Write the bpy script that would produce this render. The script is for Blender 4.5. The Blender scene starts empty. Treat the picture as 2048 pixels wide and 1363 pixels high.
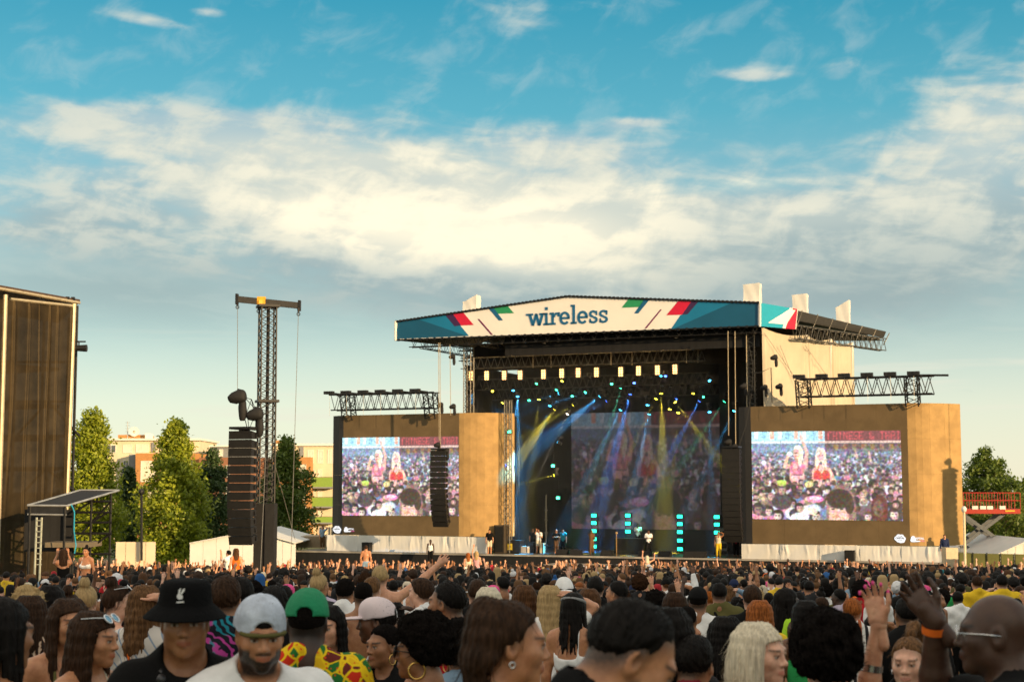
import bpy, bmesh, math, random
import numpy as np
from mathutils import Vector, Matrix, Euler
random.seed(7); rng = np.random.default_rng(7)
scene = bpy.context.scene
COL = scene.collection
R = math.radians

# ------------------------------------------------------------------ camera
F = 3100.0; CX, CY = 1024.0, 681.5           # focal length and centre in pixels of the 2048 px photograph
PITCH = math.atan((977 - CY) / F)            # the lens points slightly up: level line at row 977
CAMZ = 1.95
cam_d = bpy.data.cameras.new('camera'); cam = bpy.data.objects.new('camera', cam_d); COL.objects.link(cam)
cam.location = (0, 0, CAMZ); cam.rotation_euler = (math.pi/2 + PITCH, 0, 0)
cam_d.sensor_width = 36; cam_d.lens = 36*F/2048; cam_d.clip_start = .1; cam_d.clip_end = 4000
cam_d.dof.use_dof = True; cam_d.dof.focus_distance = 19; cam_d.dof.aperture_fstop = 5.6
cam_d.dof.aperture_blades = 8
scene.camera = cam
scene.render.resolution_x, scene.render.resolution_y = 1024, 681

# ------------------------------------------------------------------ sun and sky
SUN_A, SUN_EL = R(134), R(11)                # light travels towards (cos a, sin a); the sun stands behind the camera, to the right
to_sun = Vector((-math.cos(SUN_A)*math.cos(SUN_EL), -math.sin(SUN_A)*math.cos(SUN_EL), math.sin(SUN_EL)))
sd = bpy.data.lights.new('sun', 'SUN'); sd.energy = 5.0; sd.angle = R(.5); sd.color = (1, .69, .36)
sun = bpy.data.objects.new('sun', sd); COL.objects.link(sun)
sun.location = to_sun*200; sun.rotation_euler = to_sun.to_track_quat('Z', 'Y').to_euler()
scene.view_settings.view_transform = 'Standard'; scene.view_settings.look = 'None'
scene.view_settings.exposure = 0.42; scene.view_settings.gamma = 1.0
scene.view_settings.use_curve_mapping = False

world = bpy.data.worlds.new('World'); scene.world = world; world.use_nodes = True
class NT:
    """small helper to write node trees"""
    def __init__(s, nt): s.nt = nt
    def n(s, t, **kw):
        nd = s.nt.nodes.new(t)
        ins = kw.pop('ins', {})
        for k, v in kw.items(): setattr(nd, k, v)
        for k, v in ins.items(): s.put(nd.inputs[k], v)
        return nd
    def put(s, sock, v):
        if isinstance(v, bpy.types.NodeSocket): s.nt.links.new(v, sock)
        elif isinstance(v, bpy.types.Node): s.nt.links.new(v.outputs[0], sock)
        else:
            if isinstance(v, (tuple, list)) and len(v) == 3 and sock.type == 'RGBA': v = (*v, 1)
            sock.default_value = v
    def m(s, op, a, b=0.0, c=None, clamp=False):
        nd = s.nt.nodes.new('ShaderNodeMath'); nd.operation = op; nd.use_clamp = clamp
        s.put(nd.inputs[0], a); s.put(nd.inputs[1], b)
        if c is not None: s.put(nd.inputs[2], c)
        return nd.outputs[0]
    def mix(s, f, a, b, blend='MIX'):
        nd = s.nt.nodes.new('ShaderNodeMix'); nd.data_type = 'RGBA'; nd.blend_type = blend
        s.put(nd.inputs[0], f); s.put(nd.inputs[6], a); s.put(nd.inputs[7], b)
        return nd.outputs[2]
    def ss(s, x, lo, hi):
        nd = s.nt.nodes.new('ShaderNodeMapRange'); nd.interpolation_type = 'SMOOTHSTEP'
        s.put(nd.inputs[0], x); s.put(nd.inputs[1], lo); s.put(nd.inputs[2], hi)
        return nd.outputs[0]
    def noise(s, vec, scale, detail=5, rough=.55, dist=0.0):
        nd = s.nt.nodes.new('ShaderNodeTexNoise')
        s.put(nd.inputs['Vector'], vec); nd.inputs['Scale'].default_value = scale
        nd.inputs['Detail'].default_value = detail; nd.inputs['Roughness'].default_value = rough
        nd.inputs['Distortion'].default_value = dist
        return nd.outputs[0]
    def xyz(s, x, y, z):
        nd = s.nt.nodes.new('ShaderNodeCombineXYZ')
        s.put(nd.inputs[0], x); s.put(nd.inputs[1], y); s.put(nd.inputs[2], z)
        return nd.outputs[0]
    def ramp(s, f, stops, interp='LINEAR'):
        nd = s.nt.nodes.new('ShaderNodeValToRGB'); nd.color_ramp.interpolation = interp
        e = nd.color_ramp.elements
        while len(e) > 1: e.remove(e[-1])
        e[0].position, e[0].color = stops[0][0], (*stops[0][1], 1)
        for p, c in stops[1:]:
            k = e.new(p); k.color = (*c, 1)
        s.put(nd.inputs[0], f)
        return nd.outputs[0]

def build_world():
    nt = world.node_tree; nt.nodes.clear(); g = NT(nt)
    STR = .12
    sky = g.n('ShaderNodeTexSky', sky_type='NISHITA', sun_disc=False)
    sky.sun_elevation = SUN_EL; sky.sun_rotation = math.atan2(to_sun.x, to_sun.y)
    sky.air_density = 1.0; sky.dust_density = .6; sky.ozone_density = 2.2; sky.altitude = 50
    tc = g.n('ShaderNodeTexCoord').outputs['Generated']
    sp = g.n('ShaderNodeSeparateXYZ', ins={0: tc}); x, y, z = sp.outputs
    az = g.m('ARCTAN2', x, y); el = g.m('ARCSINE', g.m('MAXIMUM', g.m('MINIMUM', z, 1.0), -1.0))
    a = g.m('MULTIPLY', az, 57.2958); e = g.m('MULTIPLY', el, 57.2958)     # degrees
    # the clear air: the Nishita sky, pulled to the photograph's teal
    base = g.mix(1.0, sky, (1.2, 1.8, 1.6, 1), 'MULTIPLY')
    hz = g.ramp(g.m('DIVIDE', e, 30), [(0, (6.1, 5.4, 4.2)), (.10, (5.1, 4.9, 4.05)), (.20, (3.1, 3.75, 3.55)), (.34, (1.7, 3.0, 3.35)), (.46, (.50, 2.40, 3.1)), (.60, (.05, 1.75, 2.6)), (1, (.10, 1.4, 2.4))])
    base = g.mix(.85, base, hz)
    # clouds -----------------------------------------------------------
    def gauss(a0, e0, sa, se, slope=0.0):
        da = g.m('SUBTRACT', a, a0)
        de = g.m('SUBTRACT', g.m('SUBTRACT', e, e0), g.m('MULTIPLY', da, slope))
        q = g.m('ADD', g.m('POWER', g.m('DIVIDE', da, sa), 2), g.m('POWER', g.m('DIVIDE', de, se), 2))
        return g.m('EXPONENT', g.m('MULTIPLY', q, -1))
    def add(*t):
        r = t[0]
        for k in t[1:]: r = g.m('ADD', r, k)
        return r
    v1 = g.xyz(g.m('MULTIPLY', a, .085), g.m('MULTIPLY', e, .30), 0.0)      # long flat banks
    v2 = g.xyz(g.m('ADD', g.m('MULTIPLY', a, .20), g.m('MULTIPLY', e, .22)), g.m('MULTIPLY', e, .66), 3.7)
    v3 = g.xyz(g.m('SUBTRACT', g.m('MULTIPLY', a, .50), g.m('MULTIPLY', e, .40)), g.m('ADD', g.m('MULTIPLY', e, .62), g.m('MULTIPLY', a, .10)), 9.1)
    n1 = g.noise(v1, 1.5, 3, .5, .3); n2 = g.noise(v2, 1.5, 6, .55, .35); n3 = g.noise(v3, 1.1, 6, .58, .4)
    G = lambda w, *q: g.m('MULTIPLY', gauss(*q), w)
    # where the bank, the small clouds and the wisps stand
    cov = add(G(.46, -6, 11.6, 12.5, 1.9, -.03), G(.60, 0, 8.4, 13, 2.3, -.07), G(.55, 13, 8.9, 11, 1.9, .0), G(.48, 17.5, 12.6, 4.4, 2.4, .1), G(.34, -12, 13.1, 5.5, .8, .03), G(.30, 1.6, 12.6, 3.2, .8, -.08),
              G(.25, -17, 9.2, 4, 1.4), G(.36, -13.4, 16.6, 1.5, .26, -.12), G(.30, -11.3, 17.1, .8, .2), G(.38, 9.0, 15.0, 1.9, .3, -.04), G(.30, 12.2, 15.0, .7, .5, .4), G(.34, 4.6, 13.4, 1.3, .25, .03), G(.20, -.5, 17.6, 3.2, .7, -.3))
    tex = add(g.m('MULTIPLY', n1, .38), g.m('MULTIPLY', n2, .46), g.m('MULTIPLY', n3, .26))
    mask = g.ss(add(cov, tex), .66, 1.0)
    relief = g.ss(add(g.m('MULTIPLY', n2, .62), g.m('MULTIPLY', n3, .58)), .48, .74)
    glow = add(G(1.0, -5.3, 9.6, 6.0, 1.3, -.16), G(.95, 1.5, 9.4, 5.2, 1.8, -.22), G(.35, 10, 9.8, 6, .9, 0), G(.5, 5.0, 10.9, 1.9, .6, -.1), G(.45, -7, 12.2, 8, .8, -.03), G(.75, 9.0, 11.1, 1.9, .22, .04), G(.35, 16.5, 12.3, 3.6, 2.0, .1), G(.35, 2.2, 12.3, 2, .4, -.05))
    low = g.ss(add(e, g.m('MULTIPLY', a, .03)), 8.6, 5.6)      # undersides towards the skyline are blue grey
    cdark = g.mix(g.ss(e, 12.4, 9), (2.5, 3.5, 3.85, 1), (2.2, 2.95, 3.1, 1))
    cmid = (4.6, 4.7, 4.05, 1); cbright = (7.4, 6.65, 4.95, 1)
    tone = add(g.m('MULTIPLY', relief, .36), g.m('MULTIPLY', glow, .62), .07)
    tone = g.m('SUBTRACT', tone, g.m('MULTIPLY', low, .30))
    ccol = g.mix(g.ss(tone, .05, .55), cdark, cmid)
    ccol = g.mix(g.ss(tone, .42, .98), ccol, cbright)
    col = g.mix(g.m('MULTIPLY', mask, .96), base, ccol)
    # the grey veil below the bank, thin high wisps and streaks near the skyline
    veil = add(G(.75, -14, 7.2, 9, 1.6, -.04), G(.80, 12, 7.2, 10, 1.9, .02), G(.45, 0, 6.4, 6, 1.0, -.1))
    col = g.mix(g.m('MINIMUM', veil, .85), col, g.mix(g.ss(n2, .4, .65), (2.2, 2.8, 2.8, 1), (2.8, 3.3, 3.15, 1)))
    wisp = g.m('MULTIPLY', g.ss(n3, .46, .80), g.ss(e, 10.5, 14.5))
    col = g.mix(g.m('MULTIPLY', wisp, .28), col, (3.9, 4.5, 4.4, 1))
    strk = g.noise(g.xyz(g.m('MULTIPLY', a, .07), g.m('MULTIPLY', e, 1.1), 21.0), 1.5, 4, .5)
    sm = g.m('MULTIPLY', g.ss(strk, .56, .72), g.m('MULTIPLY', g.ss(e, 6.2, 4.6), g.ss(e, .5, 2.0)))
    col = g.mix(g.m('MULTIPLY', sm, .45), col, (5.4, 5.2, 4.3, 1))
    # broken cloud goes on all the way round and overhead
    zz = g.m('MAXIMUM', z, .12); v4 = g.xyz(g.m('DIVIDE', x, zz), g.m('DIVIDE', y, zz), 5.0)
    n4 = g.noise(v4, .9, 4, .58)
    far = g.m('MAXIMUM', g.ss(e, 19.5, 30), g.m('MULTIPLY', g.ss(g.m('ABSOLUTE', a), 28, 50), g.ss(e, 3, 9)))
    col = g.mix(g.m('MULTIPLY', g.ss(n4, .34, .56), g.m('MULTIPLY', far, .92)), col, (8.0, 6.8, 5.2, 1))
    # below the level line
    col = g.mix(g.ss(e, 0, -2), col, (1.0, 1.0, .85, 1))
    bg = g.n('ShaderNodeBackground', ins={0: col, 1: STR})
    out = g.n('ShaderNodeOutputWorld'); nt.links.new(bg.outputs[0], out.inputs[0])
build_world()
world.cycles.sampling_method = 'MANUAL'; world.cycles.sample_map_resolution = 256
scene.render.engine = 'CYCLES'
scene.cycles.use_denoising = True
scene.cycles.max_bounces = 6; scene.cycles.diffuse_bounces = 3; scene.cycles.glossy_bounces = 2
scene.cycles.transmission_bounces = 3; scene.cycles.transparent_max_bounces = 6; scene.cycles.volume_bounces = 0
scene.cycles.sample_clamp_indirect = 6
scene.cycles.caustics_reflective = False; scene.cycles.caustics_refractive = False
# ------------------------------------------------------------------ geometry helpers
_cp, _sp = math.cos(PITCH), math.sin(PITCH)
def ray(px, py):
    x, y = (px - CX)/F, (CY - py)/F
    return Vector((x, _cp - y*_sp, _sp + y*_cp))
def P(px, py, Y):
    """the place at distance Y (metres ahead) that the photograph shows at pixel px, py"""
    d = ray(px, py); return Vector((0, 0, CAMZ)) + d*(Y/d.y)
def ground_z(y):
    if y < -60: return 2.7
    q = min(1, max(0, (y-7)/6)); q = q*q*(3-2*q)*.20
    return (-.0445*y if y < 128 else -5.696) - q
TH = R(24); S0 = Vector((12.7, 105.0, 0)); SU = Vector((math.cos(TH), -math.sin(TH), 0)); SV = Vector((math.sin(TH), math.cos(TH), 0))
def SP(u, v, z): return S0 + SU*u + SV*v + Vector((0, 0, z))          # stage coordinates -> world
def S(px, py, v):
    """pixel -> point on the vertical plane v metres behind the stage front"""
    d = ray(px, py); o = Vector((0, 0, CAMZ))
    t = (v - (o - S0).dot(SV))/d.dot(SV); return o + d*t
def suz(px, py, v):
    p = S(px, py, v); return (p - S0).dot(SU), p.z
DECK = S(1400, 1115.5, 0).z

class MB:
    def __init__(s): s.v = []; s.f = []; s.mi = []
    def _add(s, vs, fs, mi=0):
        o = len(s.v); s.v += [tuple(q) for q in vs]; s.f += [tuple(i+o for i in f) for f in fs]; s.mi += [mi]*len(fs); return s
    def hexa(s, p, mi=0):        # 8 points: bottom ring 0-3, top ring 4-7 (counter-clockwise from above)
        return s._add(p, [(3,2,1,0),(4,5,6,7),(0,1,5,4),(1,2,6,5),(2,3,7,6),(3,0,4,7)], mi)
    def box(s, c, size, rz=0.0, ax=None, mi=0):
        c = Vector(c); hx, hy, hz = size[0]/2, size[1]/2, size[2]/2
        if ax is None: X, Y, Z = Vector((math.cos(rz), math.sin(rz), 0)), Vector((-math.sin(rz), math.cos(rz), 0)), Vector((0,0,1))
        else: X, Y, Z = ax
        pts = [c + X*(a*hx) + Y*(b*hy) + Z*(d*hz) for d in (-1,1) for a,b in ((-1,-1),(1,-1),(1,1),(-1,1))]
        return s.hexa(pts, mi)
    def tube(s, a, b, r0, r1=None, n=6, caps=True, mi=0):
        a, b = Vector(a), Vector(b); r1 = r0 if r1 is None else r1
        z = (b - a); L = z.length
        if L < 1e-6: return s
        z /= L; x = z.orthogonal().normalized(); y = z.cross(x)
        vs = [a + (x*math.cos(t) + y*math.sin(t))*r0 for t in [2*math.pi*i/n for i in range(n)]] + [b + (x*math.cos(t) + y*math.sin(t))*r1 for t in [2*math.pi*i/n for i in range(n)]]
        fs = [(i, (i+1) % n, n+(i+1) % n, n+i) for i in range(n)]
        if caps: fs += [tuple(range(n-1, -1, -1)), tuple(range(n, 2*n))]
        return s._add(vs, fs, mi)
    def path(s, pts, r, n=5, mi=0):
        pts = [Vector(p) for p in pts]; rr = r if isinstance(r, (list, tuple)) else [r]*len(pts)
        rings = []; x = None
        for i, p in enumerate(pts):
            t = (pts[min(i+1, len(pts)-1)] - pts[max(i-1, 0)]).normalized()
            x = t.orthogonal().normalized() if x is None else (x - t*x.dot(t)).normalized()
            y = t.cross(x); rings.append([p + (x*math.cos(2*math.pi*k/n) + y*math.sin(2*math.pi*k/n))*rr[i] for k in range(n)])
        vs = [q for rg in rings for q in rg]; fs = []
        for i in range(len(pts)-1):
            for k in range(n): fs.append((i*n+k, i*n+(k+1) % n, (i+1)*n+(k+1) % n, (i+1)*n+k))
        fs += [tuple(range(n-1, -1, -1)), tuple(range((len(pts)-1)*n, len(pts)*n))]
        return s._add(vs, fs, mi)
    def quad(s, a, b, c, d, mi=0): return s._add([a, b, c, d], [(0,1,2,3)], mi)
    def poly(s, pts, mi=0): return s._add(pts, [tuple(range(len(pts)))], mi)
    def prism(s, pts, off, mi=0):     # extrude a flat outline by a vector
        n = len(pts); off = Vector(off); pts = [Vector(p) for p in pts]
        vs = pts + [p + off for p in pts]
        fs = [tuple(range(n-1, -1, -1)), tuple(range(n, 2*n))] + [(i, (i+1) % n, n+(i+1) % n, n+i) for i in range(n)]
        return s._add(vs, fs, mi)
    def grid(s, fn, nu, nv, mi=0):
        vs = [fn(i/nu, j/nv) for j in range(nv+1) for i in range(nu+1)]
        return s._add(vs, [(j*(nu+1)+i, j*(nu+1)+i+1, (j+1)*(nu+1)+i+1, (j+1)*(nu+1)+i) for j in range(nv) for i in range(nu)], mi)
    def lathe(s, prof, n=20, c=(0,0,0), wob=0.0, mi=0, sx=1, sy=1):
        c = Vector(c); vs = []; 
        for r, z in prof:
            for k in range(n):
                t = 2*math.pi*k/n; w = 1 + wob*math.sin(3*t+z*30)
                vs.append(c + Vector((r*w*math.cos(t)*sx, r*w*math.sin(t)*sy, z)))
        fs = [(i*n+k, i*n+(k+1) % n, (i+1)*n+(k+1) % n, (i+1)*n+k) for i in range(len(prof)-1) for k in range(n)]
        return s._add(vs, fs, mi)
    def torus(s, c, R_, r, ax, n=20, m=6, mi=0):
        c = Vector(c); ax = Vector(ax).normalized(); x = ax.orthogonal().normalized(); y = ax.cross(x); vs = []
        for i in range(n):
            t = 2*math.pi*i/n; d = x*math.cos(t) + y*math.sin(t)
            for k in range(m):
                q = 2*math.pi*k/m; vs.append(c + d*(R_ + r*math.cos(q)) + ax*(r*math.sin(q)))
        return s._add(vs, [(i*m+k, ((i+1) % n)*m+k, ((i+1) % n)*m+(k+1) % m, i*m+(k+1) % m) for i in range(n) for k in range(m)], mi)
    def ball(s, c, r, n=8, m=6, sc=(1,1,1), mi=0):
        prof = [(max(r*math.sin(math.pi*i/m), r*.02), -r*math.cos(math.pi*i/m)) for i in range(m+1)]
        c = Vector(c); o = len(s.v); s.lathe(prof, n, (0,0,0), mi=mi)
        s.v[o:] = [(c.x+v[0]*sc[0], c.y+v[1]*sc[1], c.z+v[2]*sc[2]) for v in s.v[o:]]
        return s
    def build(s, name, mats, parent=None, smooth=False, kind=None, local=False):
        me = bpy.data.meshes.new(name)
        vs = np.array(s.v, dtype=np.float64)
        if parent is None and not local:
            lo, hi = vs.min(0), vs.max(0); loc = Vector(((lo[0]+hi[0])/2, (lo[1]+hi[1])/2, lo[2]))
        elif parent is not None and not local: loc = Vector(getroot(parent))
        else: loc = Vector((0,0,0))
        vs = vs - np.array(loc)
        me.from_pydata(vs.tolist(), [], s.f)
        for m in (mats if isinstance(mats, (list, tuple)) else [mats]): me.materials.append(m)
        if any(s.mi): me.polygons.foreach_set('material_index', s.mi)
        if smooth: me.polygons.foreach_set('use_smooth', [True]*len(me.polygons))
        me.update()
        o = bpy.data.objects.new(name, me); COL.objects.link(o)
        if parent is None: o.location = loc
        else: o.parent = parent
        if kind: o['kind'] = kind
        return o
def getroot(o):
    p = Vector((0,0,0))
    while o is not None: p += Vector(o.location); o = o.parent
    return p
def tag(o, label, cat, group=None):
    o['label'] = label; o['category'] = cat
    if group: o['group'] = group
    return o
def thing(name, label, cat, loc, group=None):
    o = bpy.data.objects.new(name, None); COL.objects.link(o); o.location = loc; o.empty_display_size = .2
    return tag(o, label, cat, group)
def copy_tree(o, parent=None):
    c = o.copy(); COL.objects.link(c)
    if parent is not None: c.parent = parent
    for ch in list(o.children): copy_tree(ch, c)
    return c

# ------------------------------------------------------------------ materials
_mats = {}
def mat(name, col, rough=.6, metal=0.0, var=.12, scale=6.0, bump=0.0, bscale=40.0, spec=.4, emit=None, estr=0.0, trans=0.0, sheen=0.0, stretch=(1,1,1)):
    if name in _mats: return _mats[name]
    m = bpy.data.materials.new(name); m.use_nodes = True; nt = m.node_tree; g = NT(nt)
    b = nt.nodes['Principled BSDF']
    tc = g.n('ShaderNodeTexCoord').outputs['Object']
    if stretch != (1,1,1):
        mp = g.n('ShaderNodeMapping', ins={0: tc, 3: stretch}); tc = mp.outputs[0]
    if var > 0:
        n = g.noise(tc, scale, 5, .6)
        f = g.ss(n, .3, .7)
        lo = tuple(c*(1-var) for c in col); hi = tuple(min(1, c*(1+var)) for c in col)
        g.put(b.inputs['Base Color'], g.mix(f, (*lo, 1), (*hi, 1)))
        g.put(b.inputs['Roughness'], g.m('ADD', rough-.06, g.m('MULTIPLY', n, .12)))
    else:
        b.inputs['Base Color'].default_value = (*col, 1); b.inputs['Roughness'].default_value = rough
    b.inputs['Metallic'].default_value = metal; b.inputs['Specular IOR Level'].default_value = spec
    if sheen: b.inputs['Sheen Weight'].default_value = sheen
    if bump > 0:
        n2 = g.noise(tc, bscale, 4, .6)
        bp = g.n('ShaderNodeBump', ins={'Strength': bump, 'Distance': .02, 'Height': n2}); g.put(b.inputs['Normal'], bp.outputs[0])
    if emit is not None:
        b.inputs['Emission Color'].default_value = (*emit, 1); b.inputs['Emission Strength'].default_value = estr
    if trans > 0:
        tr = g.n('ShaderNodeBsdfTranslucent', ins={0: (*col, 1)})
        mx = g.n('ShaderNodeMixShader', ins={0: trans}); nt.links.new(b.outputs[0], mx.inputs[1]); nt.links.new(tr.outputs[0], mx.inputs[2])
        nt.links.new(mx.outputs[0], nt.nodes['Material Output'].inputs[0])
    _mats[name] = m; return m
def emat(name, col, strength):
    return mat(name, (0.02, .02, .02), var=0, emit=col, estr=strength)
M_black = mat('black_paint', (.012, .012, .013), .55, var=.3)
M_steel = mat('galvanised_steel', (.45, .45, .44), .45, .7, var=.2, scale=3)
M_dsteel = mat('dark_steel', (.017, .017, .018), .5, .4, var=.3)
M_white = mat('white_sheeting', (.78, .77, .74), .6, var=.06, scale=.6, bump=.25, bscale=1.6, trans=.12)
M_rope = mat('wire_rope', (.25, .24, .22), .5, .5)
M_blackcloth = mat('black_drape', (.012, .012, .013), .9, var=.3, scale=1.5, bump=.3, bscale=3, stretch=(3,3,.3))
M_rubber = mat('rubber', (.02, .02, .02), .8)
M_yellow = mat('yellow_strap', (.75, .38, .03), .6)
M_chrome = mat('bare_aluminium', (.62, .62, .6), .35, .8, var=.1)

def truss(mb, a, b, w, h, side, up, n, r=.03, rl=.018):
    """box truss between a and b: four chords with zigzag lacing"""
    a, b = Vector(a), Vector(b); side = Vector(side).normalized()*(w/2); up = Vector(up).normalized()*(h/2)
    cs = [(-1,-1),(1,-1),(1,1),(-1,1)]
    for i, j in cs: mb.tube(a+side*i+up*j, b+side*i+up*j, r, n=5)
    for q in range(4):
        i, j = cs[q]; k, l = cs[(q+1) % 4]
        for t in range(n):
            p0 = a.lerp(b, t/n); p1 = a.lerp(b, (t+.5)/n); p2 = a.lerp(b, (t+1)/n)
            mb.tube(p0+side*i+up*j, p1+side*k+up*l, rl, n=4, caps=False); mb.tube(p1+side*k+up*l, p2+side*i+up*j, rl, n=4, caps=False)
def lattice(mb, a, b, w, d, side, fwd, n, r=.03, rl=.016):
    """tower mast: four chords with crossed lacing on each face"""
    a, b = Vector(a), Vector(b); side = Vector(side).normalized()*(w/2); fwd = Vector(fwd).normalized()*(d/2)
    cs = [(-1,-1),(1,-1),(1,1),(-1,1)]
    for i, j in cs: mb.tube(a+side*i+fwd*j, b+side*i+fwd*j, r, n=5)
    for q in range(4):
        i, j = cs[q]; k, l = cs[(q+1) % 4]
        for t in range(n):
            p0, p1 = a.lerp(b, t/n), a.lerp(b, (t+1)/n)
            mb.tube(p0+side*i+fwd*j, p1+side*k+fwd*l, rl, n=4, caps=False); mb.tube(p0+side*k+fwd*l, p1+side*i+fwd*j, rl, n=4, caps=False)
# ------------------------------------------------------------------ ground
def build_ground():
    mb = MB(); ys = [-400, -60, 0, 7, 8.5, 10, 11.5, 13, 30, 60, 90, 128, 200, 400, 900, 3600]
    for a, b in zip(ys[:-1], ys[1:]):
        za, zb = ground_z(a), ground_z(b)
        mb.quad((-2500, a, za), (2500, a, za), (2500, b, zb), (-2500, b, zb))
    m = mat('trodden_grass', (.075, .085, .03), .9, var=.5, scale=.4, bump=.5, bscale=8)
    o = mb.build('ground', m, kind='structure')
build_ground()

# ------------------------------------------------------------------ trees
def leaf_mat(name, c0, c1):
    m = bpy.data.materials.new(name); m.use_nodes = True; nt = m.node_tree; g = NT(nt); b = nt.nodes['Principled BSDF']
    at = g.n('ShaderNodeAttribute', attribute_name='leafvar').outputs['Fac']
    col = g.mix(at, (*c0, 1), (*c1, 1)); g.put(b.inputs['Base Color'], col); b.inputs['Roughness'].default_value = .5
    tr = g.n('ShaderNodeBsdfTranslucent', ins={0: col}); mx = g.n('ShaderNodeMixShader', ins={0: .35})
    nt.links.new(b.outputs[0], mx.inputs[1]); nt.links.new(tr.outputs[0], mx.inputs[2]); nt.links.new(mx.outputs[0], nt.nodes['Material Output'].inputs[0])
    return m
M_leafA = leaf_mat('sunny_leaves', (.12, .18, .012), (.46, .50, .035))
M_leafB = leaf_mat('dark_leaves', (.03, .065, .02), (.09, .14, .035))
M_leafC = leaf_mat('mid_green_leaves', (.05, .10, .015), (.20, .26, .04))
M_bark = mat('bark', (.12, .085, .05), .9, var=.4, scale=5, bump=.6, bscale=20)
def tree(name, label, H, rad, seed, mleaf, loc, nclump=150, per=95, leaf=.29, prof=None, base=.12, group=None):
    rg = np.random.default_rng(seed)
    prof = prof or [(0, .55), (.12, .9), (.3, 1.0), (.5, .85), (.7, .58), (.87, .3), (1, .06)]
    root = thing(name, label, 'tree', loc, group)
    ph = [p[0] for p in prof]; pr = [p[1] for p in prof]
    tz = rg.beta(1.15, 1.35, nclump); ang = rg.uniform(0, 2*np.pi, nclump)
    rr = np.interp(tz, ph, pr)*rad*np.sqrt(rg.uniform(.12, 1.0, nclump))*(1+.22*np.sin(ang*3+seed)+.22*np.sin(tz*19+ang*2+seed))
    cz = H*(base + (1-base)*tz)
    C = np.stack([rr*np.cos(ang), rr*np.sin(ang), cz], 1)
    tr = MB(); tr.path([(0,0,-.3), (.05,0,H*.15), (-.06,.05,H*.4), (.05,0,H*.65), (0,0,H*.93)], [H*.022, H*.017, H*.012, H*.008, .02], 7)
    for k in range(0, nclump, 5):
        c = C[k]; z0 = max(H*.1, c[2] - rr[k]*.9 - H*.05)
        tr.path([(0,0,z0), (c[0]*.5, c[1]*.5, z0*.45+c[2]*.55 - .1), tuple(c)], [H*.006, H*.004, .012], 4)
    tr.build('trunk', M_bark, root, smooth=True, local=True)
    sig = .04*H*(1-.45*tz)
    n = nclump*per; cid = np.repeat(np.arange(nclump), per)
    pos = C[cid] + rg.normal(0, 1, (n, 3))*sig[cid][:, None]*np.array([1.05, 1.05, .8])
    a = rg.normal(0, 1, (n, 3)); a /= np.linalg.norm(a, axis=1)[:, None]
    b = np.cross(a, rg.normal(0, 1, (n, 3))); b /= np.linalg.norm(b, axis=1)[:, None]
    L = leaf*rg.uniform(.6, 1.3, n)[:, None]
    V = np.stack([pos - a*L*.6, pos + b*L*.34, pos + a*L*.6, pos - b*L*.34], 1).reshape(-1, 3)
    me = bpy.data.meshes.new('crown'); quads(me, V, np.arange(4*n).reshape(-1, 4))
    at = me.attributes.new('leafvar', 'FLOAT', 'FACE'); 
    cv = np.clip(rg.normal(.45, .2, nclump), 0, 1)[cid]*.6 + rg.uniform(0, .4, n); at.data.foreach_set('value', cv.astype(np.float32))
    me.materials.append(mleaf); o = bpy.data.objects.new('crown', me); COL.objects.link(o); o.parent = root
    return root
def quads(me, V, Fq, smooth=False):
    V = np.asarray(V, np.float32); Fq = np.asarray(Fq, np.int32)
    me.vertices.add(len(V)); me.vertices.foreach_set('co', V.ravel())
    me.loops.add(Fq.size); me.loops.foreach_set('vertex_index', Fq.ravel())
    me.polygons.add(len(Fq)); me.polygons.foreach_set('loop_start', np.arange(0, Fq.size, Fq.shape[1], dtype=np.int32))
    try: me.polygons.foreach_set('loop_total', np.full(len(Fq), Fq.shape[1], np.int32))
    except Exception: pass
    if smooth: me.polygons.foreach_set('use_smooth', np.ones(len(Fq), bool))
    me.update(calc_edges=True)
def tree_at(px, top, Y, halfw, name, label, seed, mleaf, bot=1108, **kw):
    t = P(px, top, Y); gz = ground_z(Y); return tree(name, label, t.z - gz, halfw*Y/F, seed, mleaf, (t.x, Y, gz), **kw)
tree_at(186, 822, 142, 54, 'lime_tree', 'tall sunlit yellow-green tree beside the brown clad scaffold tower', 3, M_leafA, nclump=240)
tree_at(352, 845, 136, 62, 'lime_tree', 'broad sunlit yellow-green tree between the cream flats and the speaker tower', 5, M_leafA, nclump=260)
tree_at(258, 935, 152, 34, 'dark_tree', 'small dark green tree in front of the orange brick block with green balcony', 9, M_leafB, nclump=110)
tree_at(425, 900, 165, 42, 'dark_tree', 'dark green tree half hidden behind the black speaker stack', 11, M_leafB, nclump=150)
tree_at(572, 876, 150, 60, 'dark_tree', 'dark pointed tree behind the lattice speaker mast', 14, M_leafC, nclump=190)
tree_at(1972, 900, 165, 88, 'plane_tree', 'large dark green tree behind the red scissor lift', 17, M_leafC, nclump=230, per=90)
tree_at(2062, 950, 172, 60, 'plane_tree', 'green tree cut by the picture edge beyond the red scissor lift', 19, M_leafA, nclump=160)
tree_at(8, 1040, 120, 40, 'bush', 'low yellow-green bush at the foot of the brown clad scaffold tower', 23, M_leafA, nclump=60, base=.02)

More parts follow.
